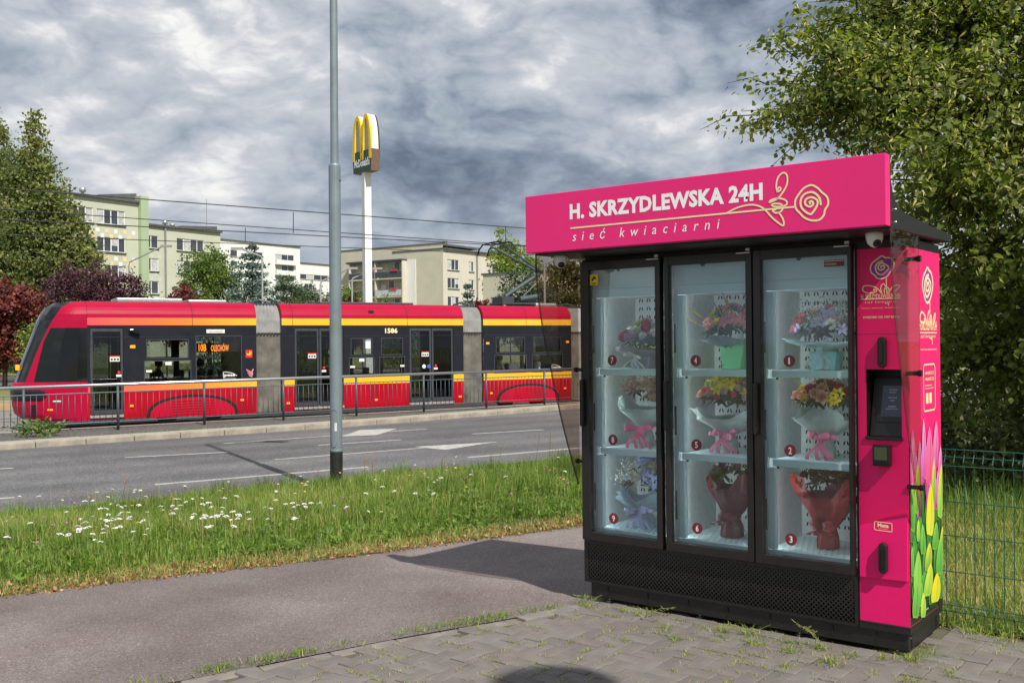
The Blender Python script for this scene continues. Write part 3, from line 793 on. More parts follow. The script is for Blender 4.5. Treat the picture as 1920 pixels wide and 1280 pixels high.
    for zc, y in ((1.5355, -.001), (.4925, -.0145)):
        mb = MB(); n = 10; pts = []
        for q in range(n + 1): pts.append((.0215 * math.cos(math.pi * q / n), .057 + .0215 * math.sin(math.pi * q / n)))
        for q in range(n + 1): pts.append((-.0215 * math.cos(math.pi * q / n), -.057 - .0215 * math.sin(math.pi * q / n)))
        mb.prism(pts, lambda a, b, d_: (-.120 + a, d_, zc + b), y, y - .030)
        h = mb.build('swing_handle', M['black'], k if zc > 1 else flap, bevel=.006)
        MB().box(-.128, -.112, y - .037, y - .0302, zc - .055, zc + .05).build('handle_grip', M['black_gloss'], h, bevel=.004)
    # screen recess
    mb = MB()
    mb.quad((-.207, 0, 1.097), (-.207, 0, 1.448), (-.207, .17, 1.448), (-.207, .17, 1.097)); mb.quad((-.030, 0, 1.097), (-.030, .17, 1.097), (-.030, .17, 1.448), (-.030, 0, 1.448))
    mb.quad((-.207, 0, 1.448), (-.030, 0, 1.448), (-.030, .17, 1.448), (-.207, .17, 1.448)); mb.quad((-.207, 0, 1.097), (-.207, .17, 1.097), (-.030, .17, 1.097), (-.030, 0, 1.097))
    mb.quad((-.207, .17, 1.097), (-.207, .17, 1.448), (-.030, .17, 1.448), (-.030, .17, 1.097))
    rec = mb.build('screen_recess', M['black'], k)
    MB().box(-.212, -.025, -.012, .0, 1.088, 1.106).build('recess_sill', M['black'], k, bevel=.002)
    mb = MB(); mb.add([(-.2, .028, 1.106), (-.034, .028, 1.106), (-.034, .11, 1.40), (-.2, .11, 1.40), (-.2, .168, 1.106), (-.034, .168, 1.106), (-.034, .168, 1.40), (-.2, .168, 1.40)],
                      [(0, 1, 2, 3), (0, 3, 7, 4), (1, 5, 6, 2), (3, 2, 6, 7)])
    con = mb.build('console', M['black'], k)
    def cons(x, t, dd):   # point on the tilted console face, t 0..1 up, dd proud
        return (x, .028 + .082 * t - dd * .963, 1.106 + .294 * t + dd * .27)
    def cpan(name, xa, xb, ta, tb, dd, mat, par):
        mb = MB(); v = [cons(xa, ta, 0.0005), cons(xb, ta, 0.0005), cons(xb, tb, .0005), cons(xa, tb, .0005), cons(xa, ta, dd), cons(xb, ta, dd), cons(xb, tb, dd), cons(xa, tb, dd)]
        mb.add(v, [(4, 5, 6, 7), (0, 1, 5, 4), (1, 2, 6, 5), (2, 3, 7, 6), (3, 0, 4, 7)]); return mb.build(name, mat, par)
    bez = cpan('screen_bezel', -.170, -.038, .24, .90, .006, M['black'], con)
    scr = cpan('screen', -.150, -.045, .33, .86, .008, M['screen'], con)
    ang = math.atan2(.082, .294)
    for t, s_, wd in ((.78, 'WYBIERZ', .040), (.735, 'BUKIET', .032), (.64, 'SPRAWDZ', .042), (.595, 'CENY', .024), (.49, 'ODBIERZ', .038), (.445, 'REZERWACJA', .058)):
        me = text_mesh('screen_text', s_, M['white_plastic'], width=wd, height=.0075)
        link('screen_text', me, scr, cons(-.0975 - wd / 2, t, .009), (R(90) - ang, 0, 0))
    # payment terminal
    t = MB().box(-.167, -.080, -.040, -.0005, .958, 1.064).build('payment_terminal', M['black'], k, bevel=.004)
    MB().box(-.156, -.093, -.0425, -.0402, .990, 1.055).build('display', M['lcd'], t)
    MB().box(-.163, -.084, -.052, -.0402, .960, .978).build('card_slot', M['black_gloss'], t, bevel=.003)
    # printed matter on the front of the cabinet
    F_ = lambda a, b, d_: (a, -.0008 - d_, b)
    def zp(pts, ox, oy, sc): return [fpx(ox + x / sc, oy + y / sc) for x, y in pts]
    Z = lambda pts: zp(pts, 1590, 460, 7.11)
    def rose(prefix, outer, inner, par, fn, wd, conv):
        o = smooth_path(conv(outer), 5, True)
        mb = MB(); mb.add([fn(p.x, p.y, .0006) for p in o], [tuple(range(len(o)))]); f = mb.build('rose_fill', M['purple'], par)
        mb = MB(); stroke(mb, o, wd, fn, True, th=.0012); ip = smooth_path(conv(inner), 5); stroke(mb, ip, wd * 1.1, fn, th=.0013); mb.build('rose_outline', M['cream'], par, fix=False)
    OUT = [(450, 142), (500, 165), (555, 165), (600, 200), (617, 250), (590, 320), (555, 365), (520, 415), (450, 445), (390, 435), (360, 400), (315, 365), (300, 305), (325, 235), (385, 190)]
    INN = [(470, 210), (420, 220), (375, 265), (370, 325), (400, 375), (450, 390), (500, 355), (545, 295), (500, 255), (450, 235), (410, 265), (405, 310), (440, 330), (475, 315), (490, 285), (465, 270), (440, 280), (445, 300)]
    rose('rose', OUT, INN, cab, F_, .0062, Z)
    mb = MB()
    for pts in ([(512, 435), (512, 520), (520, 600), (535, 640)],
                [(445, 637), (400, 580), (330, 545), (240, 537), (200, 560), (205, 605), (250, 632), (330, 632), (380, 610), (378, 590), (350, 590), (350, 610)],
                [(455, 637), (437, 580), (450, 530), (480, 515), (500, 545), (512, 590), (525, 637)], [(490, 637), (485, 590), (510, 560), (540, 570), (550, 600), (545, 637)],
                [(560, 600), (600, 550), (660, 530), (687, 535), (680, 560), (640, 600), (610, 630)]):
        stroke(mb, smooth_path(Z(pts), 5), .0052, F_, th=.0012)
    for pts in ([(178, 720), (697, 703)], [(500, 778), (515, 765)], [(528, 765), (540, 775), (540, 800)]):
        stroke(mb, Z(pts), .0045, F_, th=.0012)
    mb.build('flower_line_art', M['cream'], cab, fix=False)
    text('logo_text', 'H. SKRZYDLEWSKA 24H', M['cream'], cab, (-.229, -.0022, 1.809), width=.199, height=.024, bold=.01)
    text('subtitle_text', 'sieć kwiaciarni', M['cream'], cab, (-.210, -.0022, 1.786), width=.158, height=.014, shear=.25, spacing=1.5)
    text('motto_text', 'TRADYCJA - RZETELNOŚĆ - PROFESJONALIZM', M['cream'], cab, (-.229, -.0022, 1.757), width=.194, height=.008)
    text('since_text', 'KWIECIMY OD 1937 ROKU', M['cream'], cab, (-.219, -.0022, 1.708), width=.182, height=.012, bold=.015)
    text('maker_text', 'Meta', M['cream'], flap, (-.151, -.0162, .645), width=.055, height=.020, bold=.03)
    text('maker_text', 'technologies', M['cream'], flap, (-.147, -.0162, .636), width=.046, height=.005)
    mb = MB(); c = [(-.164, .629), (-.082, .627), (-.079, .630), (-.079, .667), (-.082, .670), (-.164, .672), (-.167, .669), (-.167, .632)]
    stroke(mb, c, .003, lambda a, b, d_: (a, -.0150 - d_, b), True); mb.build('maker_frame', M['cream'], flap, fix=False)
    # right side panel with print
    side = MB().box(-.0003, .0018, .0, .578, .1535, 2.066).build('side_panel', M['pink'], k)
    S_ = lambda a, b, d_: (.0019 + d_, a, b)
    def zs(pts): return [spx(1590 + x / 7.11, 460 + y / 7.11, .0019) for x, y in pts]
    OUT = [(1055, 295), (1075, 330), (1105, 370), (1122, 450), (1128, 530), (1115, 620), (1090, 720), (1062, 762), (1035, 745), (1010, 660), (995, 580), (990, 500), (1005, 410), (1030, 350)]
    INN = [(1075, 395), (1045, 410), (1020, 490), (1018, 590), (1040, 680), (1065, 670), (1095, 590), (1100, 510), (1080, 460), (1055, 430), (1038, 500), (1040, 590), (1060, 610), (1078, 560), (1072, 500), (1055, 510), (1060, 550)]
    rose('rose', OUT, INN, side, S_, .013, zs)
    mb = MB()
    for pts in ([(1088, 755), (1090, 900), (1100, 1060)], [(1050, 1060), (1030, 960), (1000, 900), (975, 890), (958, 950), (965, 1010), (1000, 1035), (1025, 1010), (1025, 975), (1012, 990)],
                [(1062, 1060), (1058, 960), (1075, 880), (1088, 900), (1092, 1000), (1100, 1060)], [(1075, 1060), (1080, 980), (1100, 935), (1112, 980), (1110, 1060)],
                [(1130, 1060), (1135, 990), (1150, 920), (1158, 910), (1155, 980), (1135, 1060)]):
        stroke(mb, smooth_path(zs(pts), 5), .011, S_, th=.0012)
    stroke(mb, [(.205, 1.634), (.512, 1.634)], .006, S_); stroke(mb, [(.385, 1.602), (.405, 1.605), (.425, 1.595), (.425, 1.572)], .009, S_)
    bx = [(.275, 1.222), (.455, 1.222), (.472, 1.238), (.472, 1.448), (.455, 1.466), (.275, 1.466), (.26, 1.448), (.26, 1.238)]
    stroke(mb, bx, .008, S_, True)
    for yy in (.325, .385): mb.box(.0022, .0032, yy - .02, yy + .02, 1.26, 1.315)      # plain blocks where codes stand
    mb.build('side_line_art', M['cream'], side, fix=False)
    text('side_logo_text', 'H.SKRZYDLEWSKA 24H', M['cream'], side, (.0035, .200, 1.646), SIDE, width=.312, height=.050, bold=.02)
    text('side_subtitle_text', 'sieć kwiaciarni', M['cream'], side, (.0035, .215, 1.606), SIDE, width=.27, height=.022, shear=.2)
    text('side_motto_text', 'TRADYCJA RZETELNOŚĆ', M['cream'], side, (.0035, .205, 1.540), SIDE, width=.30, height=.010, bold=.02)
    for z, s_, wd in ((1.412, '+48 42 672 39 27', .16), (1.380, '+48 600 872 725', .155), (1.352, 'kwiaciarnie', .12), (1.335, 'skrzydlewska24h', .15)):
        text('contact_text', s_, M['cream'], side, (.0035, .29, z), SIDE, width=wd, height=.018 if z > 1.37 else .009, bold=.02)
    # printed tulips on the lower side: flat shapes with the print's own colours
    tulip_print(side)
    MB().box(.0018, .0045, .50, .578, .1535, .26).build('corner_plate', M['black'], k, bevel=.001)
    MB().box(.0018, .0030, .487, .490, .27, 2.066).build('side_panel_seam', M['pink_sign'], side)
    # canopy roof and sign
    prof = [(-.405, 2.118), (.635, 2.128), (.635, 2.172), (.161, 2.190), (-.20, 2.212), (-.30, 2.232), (-.36, 2.275), (-.395, 2.34), (-.405, 2.36)]
    roof = MB().prism(prof, lambda a, b, d_: (d_, a, b), -2.025, .052).build('canopy', M['black'], k, bevel=.004)
    for y, z in ((-.33, 2.215), (-.33, 2.155)): MB().lathe([(.006, 0), (.004, .004)], 8, (.052, y, z), axis='x').build('canopy_bolt', M['zinc'], roof)
    MB().box(-1.95, -.02, .01, .56, 2.1125, 2.119).build('roof_riser', M['black'], k)
    sg = MB().box(-2.045, .050, -.470, -.4055, 2.128, 2.463).build('sign_box', M['pink_sign'], k, bevel=.003)
    MB().box(-2.0452, .0502, -.4052, -.4005, 2.131, 2.460).build('sign_back', M['black'], sg)
    G_ = lambda a, b, d_: (a, -.4704 - d_, b)
    Gz = lambda pts: [fpx(1040 + x / 3.4286, 300 + y / 3.4286, -.4715) for x, y in pts]
    me = text_mesh('sign_title', 'H. SKRZYDLEWSKA 24H', M['white_print'], width=1.172, height=.089, bold=.044, spacing=1.05)
    ttl = link('sign_title', me, sg, (-1.726, -.4712, 2.301), FRONT)
    me = text_mesh('sign_subtitle', 'sieć kwiaciarni', M['white_print'], width=.918, height=.058, shear=.22, spacing=2.05)
    link('sign_subtitle', me, sg, (-1.708, -.4715, 2.177), FRONT)
    mb = MB()
    stroke(mb, [(-1.722, 2.2515), (-.390, 2.2525)], .0085, G_)
    for pts in ([(1435, 205), (1450, 195), (1453, 182), (1443, 176), (1435, 188), (1432, 207), (1425, 165), (1437, 112), (1468, 83), (1493, 97), (1495, 150), (1472, 200), (1440, 243), (1402, 265), (1380, 272), (1395, 256), (1440, 247), (1482, 257), (1494, 280), (1470, 298), (1420, 300), (1395, 290), (1415, 281), (1455, 285), (1468, 308), (1450, 334), (1420, 340), (1402, 325), (1425, 318)],
                [(1100, 345), (1180, 305), (1270, 288), (1340, 310), (1400, 372), (1458, 418), (1474, 412), (1466, 375), (1440, 336)]):
        stroke(mb, smooth_path(Gz(pts), 6), .0082, G_, th=.0019)
    stroke(mb, smooth_path(Gz([(1650, 162), (1690, 180), (1715, 205), (1752, 240), (1758, 285), (1738, 320), (1730, 355), (1700, 385), (1650, 388), (1605, 370), (1575, 340), (1550, 310), (1547, 262), (1570, 220), (1605, 180)]), 6, True), .0092, G_, True)
    stroke(mb, smooth_path(Gz([(1712, 290), (1700, 240), (1660, 208), (1610, 218), (1582, 258), (1590, 310), (1640, 348), (1665, 330), (1690, 285), (1685, 255), (1650, 240), (1615, 255), (1612, 285), (1640, 300), (1662, 285), (1655, 265), (1640, 270), (1645, 285)]), 6), .0100, G_, th=.0019)
    mb.build('sign_line_art', M['cream'], sg, fix=False)
    # dome cameras under the canopy
    for x, lens in ((-.06, 0), (-1.915, 1)):
        mb = MB(); mb.lathe([(.040, 0), (.041, -.015), (.039, -.034), (.032, -.054), (.018, -.068), (.005, -.074)], 18, (x, -.30, 2.117))
        c = mb.build('dome_camera', M['white_plastic'], k, smooth=True)
        mb = MB(); v = Vector((.55, -.55, -.62)).normalized()
        for q in range(1):
            ce = Vector((x, -.30, 2.083)) + v * .031
            a = v.cross(Vector((0, 0, 1))).normalized(); b = a.cross(v)
            ring = [[ce + (a * math.cos(2 * math.pi * j / 14) + b * math.sin(2 * math.pi * j / 14)) * r_ + v * h_ for j in range(14)] for r_, h_ in ((.020, -.01), (.020, .006), (.012, .011))]
            vs = [p for rg in ring for p in rg]
            mb.add(vs, [(i * 14 + j, i * 14 + (j + 1) % 14, (i + 1) * 14 + (j + 1) % 14, (i + 1) * 14 + j) for i in range(2) for j in range(14)] + [tuple(range(28, 42))])
        mb.build('camera_lens', M['black_gloss'], c, smooth=True)
    # smoked side screens on stand-offs
    for x, nm in ((.058, 1), (-2.0, -1)):
        edge = smooth_path([(-.430, 2.118), (-.425, 1.98), (-.385, 1.75), (-.305, 1.488), (-.20, 1.177), (-.11, .95), (-.006, .715)], 5)
        poly = [(p.x, p.y) for p in edge] + [(.004, .715), (.004, 2.118)]
        g = MB().prism(poly, lambda a, b, d_: (x + d_, a, b), -.003, .003, ).build('side_screen', M['smoked'], k)
        mb = MB(); stroke(mb, edge, .007, lambda a, b, d_: (x + d_, a, b), th=.0036); stroke(mb, edge, .007, lambda a, b, d_: (x + d_, a, b), th=-.0036)
        mb.build('screen_edge', M['slot'], g, fix=False)
        for z in (2.0, 1.43, .86):
            y = -.012
            s_ = 1 if nm > 0 else -1
            mb = MB().lathe([(.011, 0), (.011, s_ * .060), (.016, s_ * .060), (.016, s_ * .078)], 12, (x - s_ * .062, y if z > 1 else .0 - .004, z), axis='x'); mb.build('stand_off', M['black_gloss'], g, smooth=False)
    return k

def tulip_print(side):
    m = bpy.data.materials.new('tulip_print'); m.use_nodes = True
    N = m.node_tree.nodes; L = m.node_tree.links; b = N["Principled BSDF"]; b.inputs["Roughness"].default_value = .35
    b.inputs["Coat Weight"].default_value = .2
    a = N.new("ShaderNodeAttribute"); a.attribute_name = "print"; L.new(a.outputs["Color"], b.inputs["Base Color"])
    V, Fc, Cc = [], [], []
    lay = [0]
    def poly(outline, colfn, flat=True):
        """fan of an outline; colfn(u,v) from normalised position"""
        lay[0] += 1; d = .0019 + .00003 * lay[0]
        ys = [p[0] for p in outline]; zs_ = [p[1] for p in outline]
        y0, y1, z0, z1 = min(ys), max(ys), min(zs_), max(zs_); cy_, cz_ = (y0 + y1) / 2, (z0 + z1) / 2
        bi = len(V); n = len(outline)
        for s_ in (1.0, .82, .45, .0):
            for p in (outline if s_ > 0 else [(cy_, cz_)]):
                q = (cy_ + (p[0] - cy_) * s_, cz_ + (p[1] - cz_) * (s_ * .5 + .5 if s_ < 1 else 1))
                q = (cy_ + (p[0] - cy_) * s_, cz_ + (p[1] - cz_) * s_)
                V.append((d, min(max(q[0], .002), .576), max(q[1], .155)))
                Cc.append(colfn((q[0] - y0) / (y1 - y0 + 1e-9), (q[1] - z0) / (z1 - z0 + 1e-9), s_))
        for r_ in range(2):
            for j in range(n): Fc.append((bi + r_ * n + j, bi + r_ * n + (j + 1) % n, bi + (r_ + 1) * n + (j + 1) % n, bi + (r_ + 1) * n + j))
        for j in range(n): Fc.append((bi + 2 * n + j, bi + 2 * n + (j + 1) % n, bi + 3 * n))
    lerp = lambda a_, b_, t: tuple(x + (y - x) * t for x, y in zip(a_, b_))
    # dark green ground of the print with a ragged upper edge
    top = [(.002, 1.0), (.05, .98), (.10, 1.05), (.16, 1.0), (.22, 1.08), (.28, .98), (.34, 1.06), (.40, .99), (.46, 1.04), (.52, .97), (.576, 1.0)]
    r_ = random.Random(4)
    poly([(.002, .155), (.576, .155), (.576, .70), (.50, .80), (.44, .72), (.38, .86), (.30, .76), (.24, .90), (.16, .84), (.09, .97), (.04, .84), (.002, .90)], lambda u, v, s_: lerp((.006, .022, .008), (.012, .07, .02), v))
    def blade(y, z0, z1, wd, lean, c0, c1):
        n = 7; o = []
        for i in range(n + 1):
            t = i / n; o.append((y + lean * t * t + wd * math.sin(math.pi * min(1, .15 + t * .85)) * .5, z0 + (z1 - z0) * t))
        for i in range(n, -1, -1):
            t = i / n; o.append((y + lean * t * t - wd * math.sin(math.pi * min(1, .15 + t * .85)) * .5, z0 + (z1 - z0) * t))
        poly(o, lambda u, v, s_: lerp(c0, c1, v * .8 + .2 * u))
    for i in range(70):
        y = r_.uniform(.0, .57); z0 = r_.uniform(.155, .72); h = r_.uniform(.22, .42)
        g = r_.uniform(.6, 1.3)
        blade(y, z0, min(1.06, z0 + h), r_.uniform(.02, .05), r_.uniform(-.05, .06), (.004, .03 * g, .012), (.05 * g, .26 * g, .05 * g))
    def bud(y, z0, z1, wd, lean, cb, ct, edge):
        wd *= 1.12; n = 12; o = []
        def prof(t): return (math.sin(math.pi * min(1, .06 + .94 * t) ** .80)) ** .62 * (1.08 - .22 * t)
        for i in range(n + 1):
            t = i / n; o.append((y + lean * t + wd * .5 * prof(t), z0 + (z1 - z0) * t))
        for i in range(n - 1, 0, -1):
            t = i / n; o.append((y + lean * t - wd * .5 * prof(t), z0 + (z1 - z0) * t))
        def cf(u, v, s_):
            c = lerp(cb, ct, max(0, min(1, v * 1.15 - .05))); c = lerp(c, edge, (.55 if s_ > .9 else .12) * (.4 + .6 * abs(u - .35)))
            return tuple(x * (1.0 + .35 * (.5 - abs(u - .38))) for x in c)
        poly(o, cf)
        # centre crease between the petals
        mid = [(y + lean * t + wd * (.06 + .12 * t), z0 + (z1 - z0) * t) for t in (.08, .3, .55, .8)]
        poly([(a_ - .003, b_) for a_, b_ in mid] + [(a_ + .003, b_) for a_, b_ in mid[::-1]], lambda u, v, s_: lerp(cb, (.02, .08, .02), .45))
    rr = random.Random(9)
    GR, GL_, YE, YL = (.03, .30, .05), (.16, .52, .08), (.80, .62, .02), (.62, .70, .06)
    PK, PL, MG = (.72, .03, .22), (.80, .30, .55), (.62, .02, .50)
    for q in range(34):
        y = rr.uniform(.02, .56); z = rr.uniform(.17, .68); bud(y, z, z + rr.uniform(.11, .17), rr.uniform(.06, .09), rr.uniform(-.02, .03), (.015, .13, .03), (.08, .36, .06), (.2, .5, .08))
    for q in range(16):
        y = rr.uniform(.02, .56); z = rr.uniform(.66, .96); bud(y, z, z + rr.uniform(.16, .22), rr.uniform(.06, .08), rr.uniform(-.02, .03), (.40, .01, .22), (.66, .10, .42), (.7, .3, .5))
    for a_ in ((.45, .90, 1.16, .10, .02, PK, PL, MG), (.05, .83, 1.12, .09, .01, PK, PL, MG), (.17, .80, 1.08, .085, .0, (.6, .05, .1), PL, MG), (.25, .86, 1.19, .075, -.01, MG, PL, (.5, .3, .1)), (.335, .82, 1.14, .13, .01, (.75, .06, .10), (.78, .12, .42), PL),
               (.53, .80, 1.02, .08, .02, MG, PL, PK), (.40, .76, .98, .075, .03, MG, PL, (.7, .02, .4)), (.48, .70, .90, .07, .02, MG, PL, (.8, .1, .6)), (.30, .72, .88, .05, .01, PK, MG, PL),
               (.10, .70, .97, .08, .03, GR, YL, YE), (.03, .62, .88, .09, .0, GR, GL_, YL), (.40, .70, .95, .07, .02, GR, YL, YE), (.52, .62, .92, .10, .04, GL_, YL, YE),
               (.335, .555, .835, .135, .02, YL, YE, (.6, .75, .05)), (.13, .56, .68, .06, .0, GL_, YL, GR), (.21, .48, .645, .085, -.01, GR, GL_, YL), (.42, .47, .62, .10, .03, GR, GL_, YL), (.55, .44, .58, .08, .02, GR, YL, YE),
               (.02, .40, .56, .06, .0, GR, GL_, YL), (.29, .38, .53, .12, .03, GR, YL, YE), (.10, .31, .52, .12, .02, GL_, (.22, .60, .10), YE), (.50, .32, .52, .12, .02, GR, GL_, YL), (.275, .25, .42, .14, .06, GL_, YL, YE),
               (.07, .18, .38, .11, .02, GR, GL_, YE), (.165, .22, .35, .08, .0, GR, GL_, YL), (.42, .19, .345, .16, .03, (.55, .6, .03), YE, (.9, .75, .02)), (.20, .157, .29, .085, .0, GL_, YL, YE)):
        bud(*a_)
    me = bpy.data.meshes.new('tulip_print'); me.from_pydata(V, [], Fc); me.materials.append(m)
    at_ = me.attributes.new("print", 'FLOAT_COLOR', 'POINT')
    at_.data.foreach_set("color", np.asarray([(*c, 1) for c in Cc], np.float32).ravel())
    o = link('tulip_print', me, side); o['label'] = 'printed photograph of green, yellow and pink tulips'
    text('print_credit', 'flowers', M['white_print'], side, (.0065, .22, .185), SIDE, width=.08, height=.012)
KIOSK = kiosk()
# ------------------------------------------------------------------ tram
M['tram_red'] = pmat('tram_red', (.40, .003, .016), .45, .14, 1.3, coat=.05, spec=.15)
M['tram_roof'] = pmat('tram_crimson', (.37, .003, .034), .42, .06, 2, coat=.05, spec=.15)
M['tram_yellow'] = pmat('tram_yellow', (.86, .47, .025), .3, .04, 2, coat=.4)
M['tram_dark'] = pmat('tram_anthracite', (.013, .014, .021), .4, .15, 3, spec=.3)
M['tram_trim'] = pmat('tram_trim', (.045, .05, .06), .4, .1, 6)
M['tram_glass'] = glass_mat('tram_window', (.76, .78, .77), .8)
M['cab_glass'] = glass_mat('cab_window', (.50, .53, .52), .8)
M['windscreen'] = pmat('windscreen_black', (.007, .009, .009), .05, .1, 4, spec=.4)
M['bellows'] = pmat('bellows_rubber', (.23, .215, .185), .85, .4, 2.2, bump=.2, bscale=20)
M['bellows_light'] = pmat('bellows_rubber_top', (.40, .40, .39), .8, .2, 3)
M['seat'] = pmat('seat_fabric', (.03, .035, .06), .9, .2, 8)
M['interior'] = pmat('tram_interior', (.22, .22, .21), .7, .1, 3)
M['amber'] = emit_mat('amber_lamp', (.9, .30, .01), .5)
M['led'] = emit_mat('led_display', (1.0, .26, .005), 2.2)
M['led_board'] = pmat('led_board', (.022, .022, .012), .4, .1, 10)
M['alu'] = pmat('aluminium_sill', (.45, .45, .44), .45, .1, 10, metallic=.6)
M['red_light'] = pmat('red_button', (.8, .02, .03), .35, 0)
M['sticker_w'] = pmat('white_sticker', (.75, .74, .68), .5, .05, 10)
M['pinkish'] = pmat('salmon_print', (.80, .30, .32), .4, .03, 5)
M['blue_print'] = pmat('blue_print', (.05, .12, .55), .4, .03, 5)
def grad_stripe():
    m = bpy.data.materials.new('stripe_gradient'); m.use_nodes = True
    N = m.node_tree.nodes; L = m.node_tree.links; b = N["Principled BSDF"]; b.inputs["Roughness"].default_value = .3; b.inputs["Coat Weight"].default_value = .4
    tc = N.new("ShaderNodeTexCoord"); sp = N.new("ShaderNodeSeparateXYZ"); L.new(tc.outputs["Object"], sp.inputs[0])
    mr = N.new("ShaderNodeMapRange"); mr.inputs[1].default_value = 1.6; mr.inputs[2].default_value = 6.0; L.new(sp.outputs[0], mr.inputs[0])
    r = N.new("ShaderNodeValToRGB"); e = r.color_ramp.elements
    e[0].color = (.72, .075, .09, 1); e[1].color = (.86, .46, .03, 1); k = e.new(.55); k.color = (.82, .22, .05, 1)
    L.new(mr.outputs[0], r.inputs[0]); L.new(r.outputs[0], b.inputs["Base Color"]); return m
M['stripe_grad'] = grad_stripe()
TWD = 2.35
def roof_prof(k=7):
    return [(.46 * (1 - math.cos(math.pi / 2 * i / k)), 2.86 + .44 * math.sin(math.pi / 2 * i / k)) for i in range(k + 1)]

def seated(parent_frame, s, y, facing, top, hair, skin, label, name='person', scale=1.0, bag=False):
    """seated passenger: one continuous body, hips on the seat"""
    o = empty(name, tw(s, y, .93), TRZ + (0 if facing > 0 else math.pi), label, 'person', 'passengers in the tram')
    J = {'pelvis': (0, 0, .06, .15), 'belly': (-.03, 0, .22, .145), 'chest': (-.03, 0, .42, .155), 'neck': (0, 0, .565, .058), 'head': (.035, 0, .68, .098), 'crown': (.03, 0, .77, .075),
         'shl': (-.02, .16, .50, .075), 'ell': (.08, .21, .27, .05), 'hal': (.30, .13, .22, .036), 'shr': (-.02, -.16, .50, .075), 'elr': (.10, -.20, .27, .05), 'har': (.31, -.10, .24, .036),
         'knl': (.42, .10, .09, .075), 'fol': (.45, .10, -.36, .05), 'tol': (.57, .10, -.41, .04), 'knr': (.42, -.10, .09, .075), 'for': (.45, -.10, -.36, .05), 'tor': (.57, -.10, -.41, .04)}
    E_ = [('pelvis', 'belly'), ('belly', 'chest'), ('chest', 'neck'), ('neck', 'head'), ('head', 'crown'), ('chest', 'shl'), ('shl', 'ell'), ('ell', 'hal'), ('chest', 'shr'), ('shr', 'elr'), ('elr', 'har'),
          ('pelvis', 'knl'), ('knl', 'fol'), ('fol', 'tol'), ('pelvis', 'knr'), ('knr', 'for'), ('for', 'tor')]
    ks = list(J); me = bpy.data.meshes.new('body'); me.from_pydata([J[k][:3] for k in ks], [(ks.index(a), ks.index(b)) for a, b in E_], [])
    b = link('body', me, o); md = b.modifiers.new('skin', 'SKIN')
    for i, k_ in enumerate(ks):
        me.skin_vertices[0].data[i].radius = (J[k_][3], J[k_][3]); me.skin_vertices[0].data[i].use_root = (k_ == 'pelvis')
    sb = b.modifiers.new('sub', 'SUBSURF'); sb.levels = 1; sb.render_levels = 1
    dg = bpy.context.evaluated_depsgraph_get(); m2 = bpy.data.meshes.new_from_object(b.evaluated_get(dg)); b.modifiers.clear(); b.data = m2
    m2.materials.clear(); m2.materials.append(top); m2.materials.append(skin); m2.materials.append(M['seat'])
    for p in m2.polygons:
        c = p.center
        p.material_index = 1 if (c.z > .565 or (c.x > .235 and c.z > .14)) else (2 if c.z < .14 and c.x > .1 else 0)
        p.use_smooth = True
    hr = MB().lathe([(.02, .125), (.075, .105), (.106, .055), (.110, 0), (.100, -.05), (.085, -.08)], 14, (.012, 0, .70)).build('hair', hair, o, smooth=True)
    face = MB(); face.lathe([(.012, 0), (.006, .022)], 6, (.128, 0, .675), axis='x'); face.build('nose', skin, b)
    eye = MB()
    for q in (-1, 1): eye.lathe([(.009, 0), (.008, .006)], 6, (.120, q * .034, .70), axis='x')
    eye.build('eyes', M['slot'], b)
    return o

